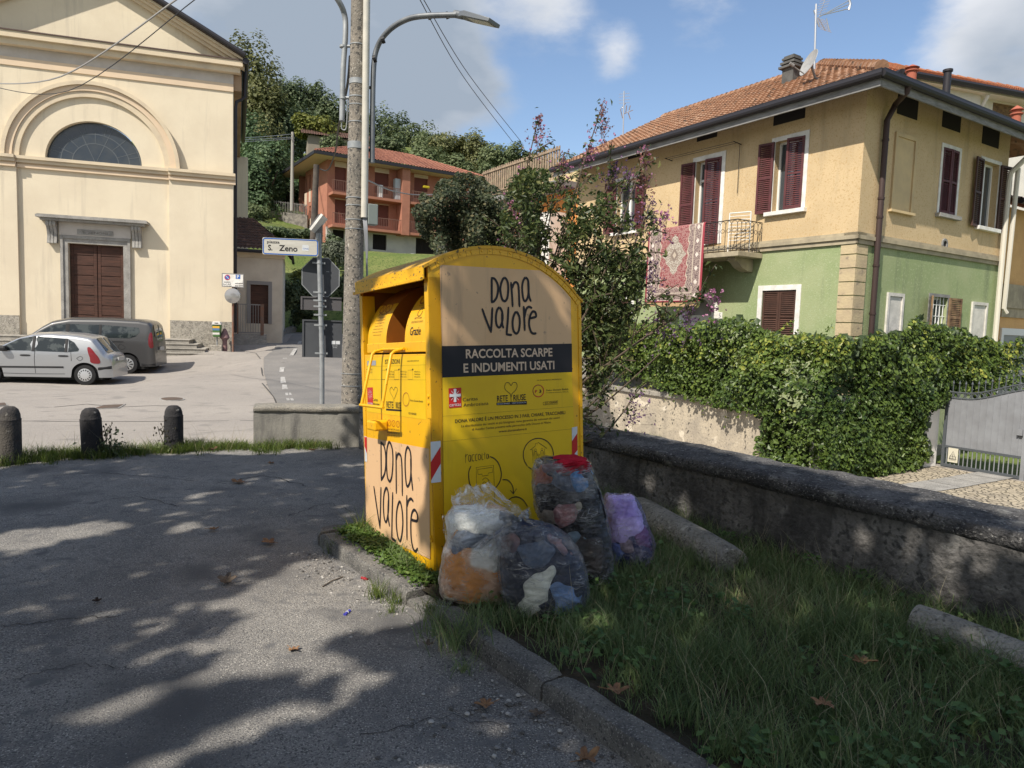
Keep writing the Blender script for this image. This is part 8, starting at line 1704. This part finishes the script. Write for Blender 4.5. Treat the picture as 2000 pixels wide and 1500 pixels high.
# inner twiggy mass that keeps the hedge opaque
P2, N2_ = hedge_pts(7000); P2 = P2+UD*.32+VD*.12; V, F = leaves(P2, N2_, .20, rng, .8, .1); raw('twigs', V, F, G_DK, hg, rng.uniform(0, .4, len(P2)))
# ---------------------------------------------------------------- flowering shrub behind the bin
G_SH = leafmat('leaves crape shrub', (.030, .052, .016, 1), (.10, .13, .04, 1), (.19, .19, .065, 1), rough=.45, tl=.3)
STEM = mat('shrub stem', (.10, .075, .055, 1), .9); FLP = leafmat('petals pink', (.36, .12, .24, 1), (.60, .30, .46, 1)); FLV = leafmat('petals violet', (.11, .05, .12, 1), (.26, .15, .29, 1)); SEED = leafmat('seed heads', (.16, .05, .035, 1), (.40, .20, .17, 1))
DSH = 7.3; rng = np.random.default_rng(21)
base = XY(3.62, 5.75, .1); sh = thing('flowering_shrub', 'tall loose shrub with small leaves and pink and violet flower spikes behind the bin', 'shrub', tuple(base))
tips = [((1052, 226), 7.4, 's'), ((1178, 200), 7.2, 's'), ((1262, 292), 7.0, 's'), ((1232, 332), 7.2, 'v'), ((1205, 318), 7.4, 'v'), ((1150, 285), 7.5, 'p'), ((1102, 300), 7.6, 's'), ((1020, 330), 7.7, 'p'), ((1302, 415), 6.8, 'p'), ((1272, 392), 7.0, 'v'), ((1392, 572), 6.6, 'p'), ((1345, 600), 6.5, 'v'), ((1325, 555), 6.7, ''), ((1000, 390), 7.7, 's'), ((1040, 400), 7.5, 'p'), ((1080, 380), 7.3, ''), ((1130, 360), 7.1, ''), ((1190, 400), 7.0, ''), ((1225, 420), 7.0, 'v'), ((1255, 470), 6.8, ''), ((1275, 520), 6.8, 'v'), ((1240, 560), 6.8, ''), ((1290, 620), 6.7, 'v'), ((1230, 650), 6.8, ''), ((1010, 470), 7.4, ''), ((1060, 470), 7.3, ''), ((1110, 450), 7.0, ''), ((1160, 470), 6.9, ''), ((1210, 520), 6.8, ''), ((1225, 720), 6.5, ''), ((1240, 775), 6.4, 'v'), ((1220, 860), 6.3, 'v'), ((1290, 690), 6.5, ''), ((1175, 610), 6.9, ''), ((1195, 690), 6.7, '')]
b = MB(); LP, LN, LS = [], [], []; FP = {'p': [], 'v': [], 's': []}
def along(pts, n, spread, sz, skip=.12):
    for _ in range(n):
        t = rng.uniform(skip, 1)*(len(pts)-1); i = int(t); f = t-i; p = pts[i]+(pts[min(i+1, len(pts)-1)]-pts[i])*f; d = rng.normal(size=3); LP.append(p+d*spread*rng.uniform(.2, 1)); LN.append(d+np.array([0, 0, .6])-hd(0)*.2); LS.append(sz*rng.uniform(.7, 1.25))
for k, (q, D, kind) in enumerate(tips):
    T = at(q[0], q[1], D); r0 = base+np.array([rng.normal()*.06, rng.normal()*.06, 0]); low = q[1] > 640; mid = r0+(T-r0)*.5+np.array([rng.normal()*.1, rng.normal()*.15, .35 if not low else .12]); S = smooth_line([r0, r0+(mid-r0)*.5+np.array([0, 0, .15]), mid, T], 8); n = len(S)
    b.tube(S, [.020*(1-i/n)**1.1+.004 for i in range(n)], 6); L_ = np.linalg.norm(T-r0); along(S, int(46*L_/1.5), .07, .062)
    for _ in range(10 if not low else 4):
        i = rng.integers(int(n*.35), n-2); d = rng.normal(size=3)*np.array([1, .7, .6])+np.array([0, 0, .6]); d /= np.linalg.norm(d); e = S[i]+d*rng.uniform(.22, .55); tw = smooth_line([S[i], (S[i]+e)/2+np.array([0, 0, .04]), e], 4); b.tube(tw, [.006]*(len(tw)-1)+[.003], 5); along(tw, 22, .05, .060, .05)
    if kind:
        m = {'s': 110, 'v': 62, 'p': 40}[kind]; ln = .42 if kind == 's' else .26 if kind == 'v' else .16
        for _ in range(m):
            f = rng.uniform(0, 1); p = T-np.array([0, 0, f*ln])+rng.normal(size=3)*(.02+.055*f)*(1.5 if kind == 'v' else 1.0); FP['s' if (kind == 's' and rng.uniform() < .8) else ('p' if kind != 'v' else 'v')].append(p)
            if rng.uniform() < .35: b.tube([T-np.array([0, 0, min(f*ln+.05, ln)]), p], .0015, 3)
b.build('stems', STEM, sh)
SHP = [(1010, 330), (1060, 330), (1130, 350), (1210, 400), (1250, 450), (1262, 520), (1250, 600), (1215, 660), (1200, 720), (1150, 790), (1140, 600), (1100, 520), (1040, 480), (985, 470), (975, 420)]
m = 60000; Q = np.stack([rng.uniform(960, 1290, m), rng.uniform(320, 830, m)], 1); ok = inpoly(Q, SHP); Q = Q[ok]; dn = np.array([noise.noise(Vector((a[0]*.018, a[1]*.018, 2)))+.6*noise.noise(Vector((a[0]*.05, a[1]*.05, 5))) for a in Q]); lowd = np.clip((Q[:, 1]-430)/260, 0, 1)*.55; Q = Q[rng.uniform(-.25, .75, len(Q)) < dn-.02+lowd][:8200]
for q in Q: LP.append(at(q[0], q[1], rng.uniform(6.6, 7.7))); d = rng.normal(size=3); LN.append(d+np.array([0, -.2, .5])); LS.append(.062*rng.uniform(.7, 1.25))
LP = np.array(LP); LN = np.array(LN); V, F = leaves(LP, LN, np.array(LS), rng, .50, .14); raw('foliage', V, F, G_SH, sh, np.clip(rng.uniform(0, 1, len(LP)), 0, 1))
for key, m_, sz, nm in (('p', FLP, .030, 'flowers'), ('v', FLV, .024, 'flowers'), ('s', SEED, .020, 'seed_heads')):
    A_ = np.repeat(np.array(FP[key]), 3, 0)+rng.normal(size=(len(FP[key])*3, 3))*.008; V, F = leaves(A_, rng.normal(size=A_.shape), sz, rng, .8, .2); raw(nm, V, F, m_, sh, rng.uniform(0, 1, len(A_)))
# dark bush left of it, further back, and its reddish sprays
rng = np.random.default_rng(33); db = thing('evergreen_bush', 'dark dense bush with reddish sprays between the red house and the flowering shrub', 'bush', tuple(at(930, 620, 15)))
BP = [(806, 420), (818, 395), (845, 372), (862, 352), (885, 345), (905, 338), (930, 345), (950, 352), (978, 372), (1010, 380), (1045, 400), (1060, 470), (1060, 540), (1000, 545), (930, 520), (860, 510), (832, 470), (812, 445)]
m = 60000; Q = np.stack([rng.uniform(790, 1075, m), rng.uniform(325, 560, m)], 1); e = np.array([noise.noise(Vector((a[0]*.06, a[1]*.06, 4))) for a in Q]); ok = inpoly(Q+np.stack([e*12, e*12], 1), BP); Q = Q[ok]; dn = np.array([noise.noise(Vector((a[0]*.03, a[1]*.03, 8))) for a in Q]); Q = Q[rng.uniform(0, 1, len(Q)) < .62+dn*.7][:12500]
D_ = 15+1.6*np.array([noise.noise(Vector((a[0]*.022, a[1]*.022, 1))) for a in Q])+rng.uniform(0, 1.0, len(Q)); P = np.array([at(a[0], a[1], d) for a, d in zip(Q, D_)]); N_ = np.array([0, -.6, .7])+rng.normal(size=P.shape)*.6; V, F = leaves(P, N_, .105, rng, .6, .12)
G_EB = leafmat('leaves evergreen', (.022, .036, .018, 1), (.075, .09, .042, 1), (.17, .15, .075, 1)); raw('foliage', V, F, G_EB, db, rng.uniform(0, 1, len(P)))
b = MB()
for x in (850, 900, 940, 990, 1030): b.tube([at(935, 640, 15.4), at((x+935)/2, 530, 15.4), at(x, 420, 15.6)], [.06, .04, .015], 6)
b.build('stems', STEM, db)
# ---------------------------------------------------------------- grass
G_GR = leafmat('grass blades', (.085, .14, .055, 1), (.22, .29, .115, 1), (.38, .33, .19, 1), rough=.5, tl=.3); G_GL = leafmat('grass bright', (.05, .085, .014, 1), (.14, .19, .035, 1), (.30, .26, .12, 1), rough=.5, tl=.3)
def blades(B, h, w, lean, rng, bend=.5):
    n = len(B); a = rng.uniform(0, 2*math.pi, n); d = np.stack([np.cos(a), np.sin(a), np.zeros(n)], 1); a2 = rng.uniform(0, 2*math.pi, n); s = np.stack([np.cos(a2), np.sin(a2), np.zeros(n)], 1)*(w/2)[:, None]; up = np.array([0, 0, 1.0]); ln = (lean*h)[:, None]
    m = B+up*(h*.55)[:, None]+d*ln*.35; t = B+up*(h*(1-.35*lean*bend))[:, None]+d*ln*1.0
    V = np.stack([B-s, B+s, m+s*.8, m-s*.8, t+s*.12, t-s*.12], 1).reshape(-1, 3); k = np.arange(n)[:, None]*6; F = np.concatenate([k+np.array([[0, 1, 2, 3]]), k+np.array([[3, 2, 4, 5]])], 1).reshape(-1, 4); return V, F
def tufts(pts, zf, nb, hm, rng, w=.0042, spread=.05, lean=(.15, .95)):
    n = len(pts); i = np.repeat(np.arange(n), nb); r = np.abs(rng.normal(size=len(i)))*spread; a = rng.uniform(0, 2*math.pi, len(i)); u = pts[i, 0]+r*np.cos(a); v = pts[i, 1]+r*np.sin(a); X = u*UD[0]+v*VD[0]; Y = u*UD[1]+v*VD[1]; Z = np.array([zf(p, q) for p, q in zip(u, v)])-.01
    h = hm[i]*rng.uniform(.45, 1.15, len(i)); V, F = blades(np.stack([X, Y, Z], 1), h, np.full(len(i), w)*rng.uniform(.6, 1.3, len(i)), rng.uniform(*lean, len(i)), rng); return V, F, i
rng = np.random.default_rng(77); n = 6200; pts = np.stack([rng.uniform(KU+.16, 4.15, n), rng.uniform(-1.6, 4.9, n)], 1)
keep = ~((pts[:, 0] > 1.9) & (pts[:, 0] < 3.12) & (pts[:, 1] > 3.78) & (pts[:, 1] < 5.0)); dn = np.array([noise.noise(Vector((p[0]*1.6, p[1]*1.6, 3))) for p in pts]); edge = np.clip((pts[:, 0]-KU-.1)/.5, .25, 1); keep &= rng.uniform(0, 1, n) < (.95+dn*.75)*edge; pts = pts[keep]; dn = dn[keep]
hm = .085+.09*np.clip(dn+.30, 0, 1)+.05*np.clip((pts[:, 0]-3.4)/.7, 0, 1)+rng.uniform(-.02, .06, len(pts)); pts[:, 0] += KS(pts[:, 0], pts[:, 1]); V, F, i = tufts(pts, bedz, 17, hm, rng)
tone = np.clip(rng.uniform(0, .7, len(i))+(.30*np.clip(np.array([noise.noise(Vector((p[0]*1.1, p[1]*1.1, 19))) for p in pts])-.12, 0, 1)*2)[i]+.25*np.array([noise.noise(Vector((p[0]*2.2, p[1]*2.2, 9))) for p in pts])[i]+np.where(rng.uniform(0, 1, len(i)) < .07, .6, 0), 0, 1)
tag(raw('grass', V, F, G_GR, attr=np.repeat(tone, 2)), kind='stuff')
n = 420; pts = np.stack([rng.uniform(KU+.2, 4.1, n), rng.uniform(-1.2, 3.7, n)], 1); pts[:, 0] += KS(pts[:, 0], pts[:, 1]); V, F, i = tufts(pts, bedz, 3, rng.uniform(.18, .36, n), rng, .0022, .03, (.2, .8)); tag(raw('grass_stalks', V, F, leafmat('stalks', (.26, .24, .14, 1), (.50, .44, .29, 1)), attr=rng.uniform(0, 1, len(F))), kind='stuff')
# low leafy weeds and clover
def rosettes(pts, zf, nl, sz, rng, name, m, hh=.09, spread=.06):
    i = np.repeat(np.arange(len(pts)), nl); u = pts[i, 0]+rng.normal(size=len(i))*spread; v = pts[i, 1]+rng.normal(size=len(i))*spread; P = np.stack([u*UD[0]+v*VD[0], u*UD[1]+v*VD[1], np.array([zf(a, c) for a, c in zip(u, v)])+rng.uniform(.01, hh, len(i))], 1); V, F = leaves(P, np.array([0, 0, 1.0])+rng.normal(size=P.shape)*.35, sz, rng, .85, .08); return tag(raw(name, V, F, m, attr=rng.uniform(0, .9, len(i))), kind='stuff')
CLV = leafmat('clover', (.05, .10, .016, 1), (.13, .21, .04, 1), (.20, .26, .07, 1), tl=.3)
n = 330; pts = np.stack([rng.uniform(KU+.13, 1.87, n), rng.uniform(3.72, 4.98, n)], 1); pts[:, 0] += KS(pts[:, 0], pts[:, 1])*.6; rosettes(pts, bedz, 13, .026, rng, 'clover', CLV, .055, .03)
n = 420; pts = np.stack([rng.uniform(KU+.35, 4.0, n), rng.uniform(-.8, 3.6, n)], 1); cl_ = np.array([noise.noise(Vector((p[0]*1.3, p[1]*1.3, 31))) for p in pts]); pts = pts[cl_ > -.02]; rosettes(pts, bedz, 12, .040, rng, 'weeds', leafmat('weeds', (.05, .11, .03, 1), (.12, .20, .06, 1)), .13, .04)
# tufts at the kerb and along the bollards
def tuft_obj(px, py, nb, h, sp_, m, seed, name='grass_tuft', z=0.0, w=.004):
    rg = np.random.default_rng(seed); p = gnd(px, py, z); q = np.array([uv(p)]); V, F, i = tufts(q, lambda a, c: z, nb, np.array([h]), rg, w, sp_, (.2, 1.0)); return tag(raw(name, V, F, m, attr=np.repeat(np.clip(rg.uniform(0, .85, nb)+np.where(rg.uniform(0, 1, nb) < .12, .5, 0), 0, 1), 2)), kind='stuff')
for k, (x, y, nb, h, s_, z) in enumerate(((655, 1082, 90, .16, .045, 0), (705, 1050, 90, .26, .05, .05), (740, 1168, 110, .14, .06, 0), (775, 1180, 70, .12, .05, 0), (765, 1198, 50, .08, .035, 0), (860, 1230, 130, .18, .08, .02), (890, 1265, 130, .20, .08, .02), (925, 1235, 150, .20, .09, .09), (905, 1310, 60, .10, .05, 0), (845, 1195, 50, .12, .04, .05), (1000, 1225, 90, .16, .06, .09), (1150, 1400, 40, .07, .04, 0))): tuft_obj(x, y, nb, h, s_, G_GL if y < 1200 else G_GR, 300+k, z=z)
rng = np.random.default_rng(91); n = 620; uu = rng.uniform(-2.0, 2.9, n); pts = np.stack([uu, 9.28+rng.normal(size=n)*.13-np.where(uu > 1.9, .25, 0)], 1); dn = np.array([noise.noise(Vector((p[0]*1.4, 0, 5))) for p in pts]); hm = .09+.10*np.clip(dn+.3, 0, 1)+rng.uniform(0, .05, n); V, F, i = tufts(pts, lambda a, c: 0.0, 22, hm, rng, .0055, .05, (.2, .9)); tag(raw('grass', V, F, G_GL, attr=np.repeat(np.clip(rng.uniform(0, .8, len(i))+np.where(rng.uniform(0, 1, len(i)) < .1, .5, 0), 0, 1), 2)), kind='stuff')
n = 90; pts = np.stack([rng.uniform(-1.8, 2.6, n), 9.32+rng.normal(size=n)*.12], 1); V, F, i = tufts(pts, lambda a, c: 0.0, 3, rng.uniform(.25, .42, n), rng, .003, .03, (.2, .7)); tag(raw('grass_stalks', V, F, leafmat('stalks', (.26, .24, .14, 1), (.50, .44, .29, 1)), attr=rng.uniform(0, 1, len(F))), kind='stuff')
def weed(px, py, h, r, n, label, m=G_DK, sz=.06, seed=0, stalks=5, name='weed_plant'):
    rg = np.random.default_rng(500+seed); p = gnd(px, py, 0); t = thing(name, label, 'plant', tuple(p)); P = p+np.stack([rg.normal(size=n)*r*.6, rg.normal(size=n)*r*.4, np.abs(rg.normal(size=n))*h*.35], 1); V, F = leaves(P, rg.normal(size=P.shape)*.6+np.array([0, 0, .8]), sz, rg, .55, .12); raw('foliage', V, F, m, t, rg.uniform(0, 1, n)); b = MB()
    for _ in range(stalks):
        q = p+np.array([rg.normal()*r*.5, rg.normal()*r*.3, h*rg.uniform(.7, 1.3)]); b.tube(smooth_line([p, (p+q)/2+np.array([rg.normal()*.03, 0, .03]), q], 4), .004, 4)
        for _ in range(9): e = q+rg.normal(size=3)*.05-np.array([0, 0, .06]); b.tube([e-np.array([0, 0, .012]), e, e+np.array([0, 0, .014])], [.004, .009, .002], 5)
    b.build('stalks', mat('weed stalk', (.05, .045, .03, 1), .9), t)
weed(212, 893, .34, .16, 260, 'dark leafy weed with seed stalks at the right foot of the middle bollard', seed=1); weed(330, 884, .30, .14, 120, 'leafy weed with thin seed stalks in front of the right bollard', G_MD, .05, 2)
# plants by the lane wall and by the church
for k, (x, y, z, lb) in enumerate(((1268, 874, -1.1, 'grass clump at the foot of the sunlit retaining wall'), (1150, 835, -1.0, 'leafy grass clump at the far end of the lane wall beside the shrub'))):
    rg = np.random.default_rng(600+k); p = gnd(x, y, z); q = np.array([uv(p)]); q = q+rg.normal(size=(14, 2))*.16; V, F, i = tufts(q, lambda a, c: z, 26, np.full(14, .36), rg, .012, .08, (.2, 1)); t = thing('grass_clump', lb, 'plant', tuple(p)); raw('foliage', V, F, G_GL, t, rg.uniform(0, .9, len(F)))
# ---------------------------------------------------------------- the big plane tree behind and left of the viewpoint that shades the forecourt
def along_sun(p): p = np.asarray(p, float); return (p-SUN*(p[2]/SUN[2]))[:2]
LIT = [[gnd(x, y)[:2] for x, y in q] for q in (
    [(-80, 1042), (60, 1035), (150, 1020), (240, 1023), (245, 1033), (180, 1047), (60, 1076), (-80, 1082)], [(362, 966), (440, 957), (446, 965), (380, 978)], [(318, 1001), (370, 991), (372, 1001), (330, 1007)],
    [(470, 1150), (545, 1112), (600, 1096), (650, 1080), (700, 1115), (810, 1185), (810, 1228), (700, 1238), (610, 1239), (540, 1236), (430, 1262), (300, 1290), (420, 1240), (480, 1205), (420, 1200)],
    [(500, 1250), (612, 1240), (640, 1268), (745, 1312), (740, 1340), (693, 1362), (600, 1345), (470, 1326), (330, 1372), (173, 1408), (120, 1405), (168, 1382), (330, 1334), (430, 1290)], [(240, 1490), (420, 1420), (560, 1366), (610, 1376), (620, 1392), (500, 1440), (380, 1510), (200, 1560)])]
LIT += [[along_sun(gnd(x, y, .1)) for x, y in ((650, 1045), (716, 1075), (850, 1125), (835, 1195), (700, 1135))]]
LIT += [[along_sun(BLf.P(s, 0, z)) for s, z in ((.10, 0), (1.16, -.02), (1.16, 1.35), (1.05, 1.62), (.6, 1.86), (.0, 1.95), (-.01, 1.2), (.0, .95), (.11, .75))]]
LIT += [[along_sun(BRt.P(s, 0, z)) for s, z in (BRt.px(x, y) for x, y in q)] for q in ([(842, 745), (868, 740), (950, 850), (985, 920), (905, 900), (846, 850)], [(1040, 505), (1133, 588), (1136, 660), (1085, 610), (1030, 545)], [(840, 520), (905, 492), (884, 620), (950, 705), (905, 715), (862, 650), (842, 660)])]
LIT = [(np.mean(q, 0)+(np.array(q)-np.mean(q, 0))*1.09).tolist() for q in LIT]
LIT += [[along_sun(at(x, y, 3.85)) for x, y in ((868, 985), (925, 945), (950, 990), (930, 1050), (885, 1120), (862, 1090))]]
LIT += [[along_sun(p) for p in (at(520, 800, 9.05), at(690, 800, 9.1), at(690, 780, 9.6), at(520, 780, 9.6))]]
rng = np.random.default_rng(202); m = 150000; g = np.stack([rng.uniform(-9.5, 4.9, m), rng.uniform(-5, 9.25, m)], 1); G = np.stack([g[:, 0]*UD[0]+g[:, 1]*VD[0], g[:, 0]*UD[1]+g[:, 1]*VD[1]], 1); ok = g[:, 1] < np.where(g[:, 0] > .8, 8.85, 9.2)+.25*np.sin(g[:, 0]*2.1)
J = G+rng.normal(size=G.shape)*.035; lit = np.zeros(m, bool)
for poly in LIT: lit |= inpoly(J, poly)
cl = np.array([noise.noise(Vector((p[0]*.9, p[1]*.9, 7)))+.5*noise.noise(Vector((p[0]*2.4, p[1]*2.4, 1))) for p in G]); ok &= ~lit; ok &= rng.uniform(0, 1, m) < .62+cl*.55; G = G[ok]
h = rng.uniform(5.0, 9.0, len(G)); C = np.stack([G[:, 0], G[:, 1], np.zeros(len(G))], 1)+SUN*(h/SUN[2])[:, None]; q = projn(C); vis = (q[:, 2] > .2) & (q[:, 0] > -150) & (q[:, 0] < 2150) & (q[:, 1] > -150) & (q[:, 1] < 1650); C = C[~vis][:52000]
pt_ = thing('plane_tree', 'large spreading plane tree behind the viewpoint whose crown shades the forecourt and bags', 'tree', (-8.5, -3.5, 0)); V, F = leaves(C, SUN*.8+rng.normal(size=C.shape)*.6+np.array([0, 0, .3]), .21, rng, .85, .08); raw('crown', V, F, G_MD, pt_, rng.uniform(0, 1, len(C)))
b = MB(); b.tube(smooth_line([(-8.5, -3.5, -.2), (-8.4, -3.4, 1.5), (-8.2, -3.3, 3.5), (-7.8, -3.0, 6.0)], 4), [.36-.012*i for i in range(13)], 14)
for e in ((-4.5, -6.5, 7), (-9.8, 1.0, 7.2), (-11, -5.5, 7.5)): b.tube(smooth_line([(-8.1, -3.2, 4.6), ((-8.1+e[0])/2, (-3.2+e[1])/2, 6.4), e], 4), [.16-.013*i for i in range(9)], 8)
b.build('trunk', BARK, pt_)
# ---------------------------------------------------------------- litter
DRY = mat('dry leaf', (.30, .17, .085, 1), .8, col2=(.19, .10, .055, 1), nscale=30, bump=.3, bscale=80); DRYG = mat('dry leaf grey', (.17, .13, .095, 1), .9, col2=(.09, .07, .055, 1), nscale=30); DRYD = mat('dry leaf dark', (.05, .032, .024, 1), .9)
def dry_leaf(px, py, size, label, m, seed, z=0.0, curl=.5):
    rg = random.Random(seed); p = gnd(px, py, z); a0 = rg.uniform(0, 6.28); V = []; lob = [1.0, .45, .85, .40, .62, .25, .62, .40, .85, .45]; n = 40; R_ = 5
    def pt(a, r): x, y = r*math.cos(a), r*math.sin(a)*.92; return p+np.array([math.cos(a0)*x-math.sin(a0)*y, math.sin(a0)*x+math.cos(a0)*y, .008+size*curl*(.55*(x/size*2)**2*.5+.35*abs(y/size)+.16*noise.noise(Vector((x/size*3, y/size*3, seed))))+.006*abs(math.sin(a*5))])
    V = [pt(0, 0)]
    for q in range(1, R_+1):
        for i in range(n):
            a = 2*math.pi*i/n; t = i/n*10; k = int(t); f = t-k; l = lob[k % 10]+(lob[(k+1) % 10]-lob[k % 10])*(f*f*(3-2*f)); V.append(pt(a, size*.5*l*q/R_))
    F = [(0, 1+i, 1+(i+1) % n) for i in range(n)]+[(1+(q-1)*n+i, 1+q*n+i, 1+q*n+(i+1) % n, 1+(q-1)*n+(i+1) % n) for q in range(1, R_) for i in range(n)]; b = MB(); b.add(V, F, 0, True); s = p+np.array([math.cos(a0+3.14)*size*.1, math.sin(a0+3.14)*size*.1, .01]); b.tube([s, s+np.array([math.cos(a0+3.3)*size*.45, math.sin(a0+3.3)*size*.45, .012])], .0018, 4); o = b.build('dead_leaf', m, angle=180); md = o.modifiers.new('t', 'SOLIDIFY'); md.thickness = .0008; tag(o, label, 'dead leaf', 'fallen plane leaves')
for k, (x, y, s, lb, m_, z) in enumerate(((467, 944, .19, 'rust leaf lying in the dark patch of asphalt in front of the low wall', DRY, 0), (530, 906, .10, 'small brown leaf on the asphalt nearest the grass by the low wall', DRY, 0), (612, 880, .13, 'orange leaf at the foot of the low wall beside the concrete pole', DRY, 0), (415, 1036, .10, 'small tan leaf in the middle of the shaded asphalt', DRY, 0), (526, 1062, .15, 'tan leaf on the asphalt left of the kerb end', DRY, 0), (442, 1139, .16, 'curled grey leaf on the shaded asphalt left of the sunny patch', DRYG, 0), (573, 1273, .085, 'small orange leaf standing in the sunny patch', DRY, 0), (190, 1177, .07, 'small dark brown leaf far left on the shaded asphalt', DRYD, 0), (950, 1380, .115, 'crumpled rust-orange leaf on the asphalt beside the kerb', DRY, 0), (1142, 1488, .13, 'tan leaf at the bottom edge beside the kerb', DRY, 0), (1050, 1398, .08, 'flat brown leaf between the rust leaf and the kerb', DRYG, 0), (835, 1262, .08, 'brown leaf in the weeds against the kerb face', DRYG, .02), (1200, 1352, .13, 'tan leaf in the dry grass next to the kerb joint', DRY, .14), (1608, 1378, .13, 'brown leaf deep in the grass in the lower right', DRY, .17), (1682, 1295, .14, 'orange-brown leaf in the grass near the pale fallen column', DRY, .17), (413, 880, .14, 'orange leaf standing in the grass between right bollard and low wall', DRY, .07))): dry_leaf(x, y, s, lb, m_, 40+k, z, .9 if k in (5, 6, 9, 15) else .5)
def wrapper(px, py, L_, label, mats, seed):
    p = gnd(px, py, 0); a = seed*1.3; d = np.array([math.cos(a), math.sin(a), 0]); b = MB(); b.tube([p+d*L_*t+np.array([0, 0, .010]) for t in (-.5, -.3, -.26, 0, .26, .3, .5)], [.010, .004, .008, .010, .008, .004, .010], 8); b.tube([p+np.array([0, 0, .011])-d*L_*.05, p+np.array([0, 0, .011])+d*L_*.08], .0104, 8, 1); tag(b.build('candy_wrapper', mats), label, 'candy wrapper')
wrapper(678, 1200, .055, 'twisted blue and white candy wrapper on the sunny asphalt', [mat('foil blue', (.05, .05, .32, 1), .3), WHS], 1); wrapper(712, 1133, .05, 'red candy wrapper near the kerb', [mat('foil red', (.35, .03, .04, 1), .35), REDD], 2); wrapper(778, 1177, .035, 'small blue candy wrapper in the grass tuft against the kerb', [mat('foil blue', (.05, .05, .32, 1), .3), WHS], 3)
b = MB(); b.tube([gnd(630, 1147)+np.array([0, 0, .005]), gnd(648, 1137)+np.array([0, 0, .008]), gnd(670, 1128)+np.array([0, 0, .005])], .004, 5); tag(b.build('twig', BARK), 'thin dry twig on the sunny asphalt by the kerb', 'twig')
rng = np.random.default_rng(404); b = MB(); n = 520
for i in range(n):
    v = rng.uniform(2.1, 4.9) if i < 400 else rng.uniform(1.9, 2.6); u = KU+float(KS(KU, v))-.02-abs(rng.normal())*(.16 if i < 400 else .5); r = rng.uniform(.003, .011) if i < 400 else rng.uniform(.004, .014); p = XY(u, v, r*.35); k = rng.uniform(.5, 1.2, 3); b.lathe(tuple(p), [(.001, -r*.5), (r*k[0], -r*.1), (r*.8*k[0], r*.35), (.001, r*.6)], 6, int(rng.integers(0, 3)))
tag(b.build('gravel', [mat('pebble grey', (.22, .215, .21, 1), .9), mat('pebble dark', (.10, .095, .09, 1), .9), mat('pebble pale', (.42, .40, .37, 1), .9)]), kind='stuff')
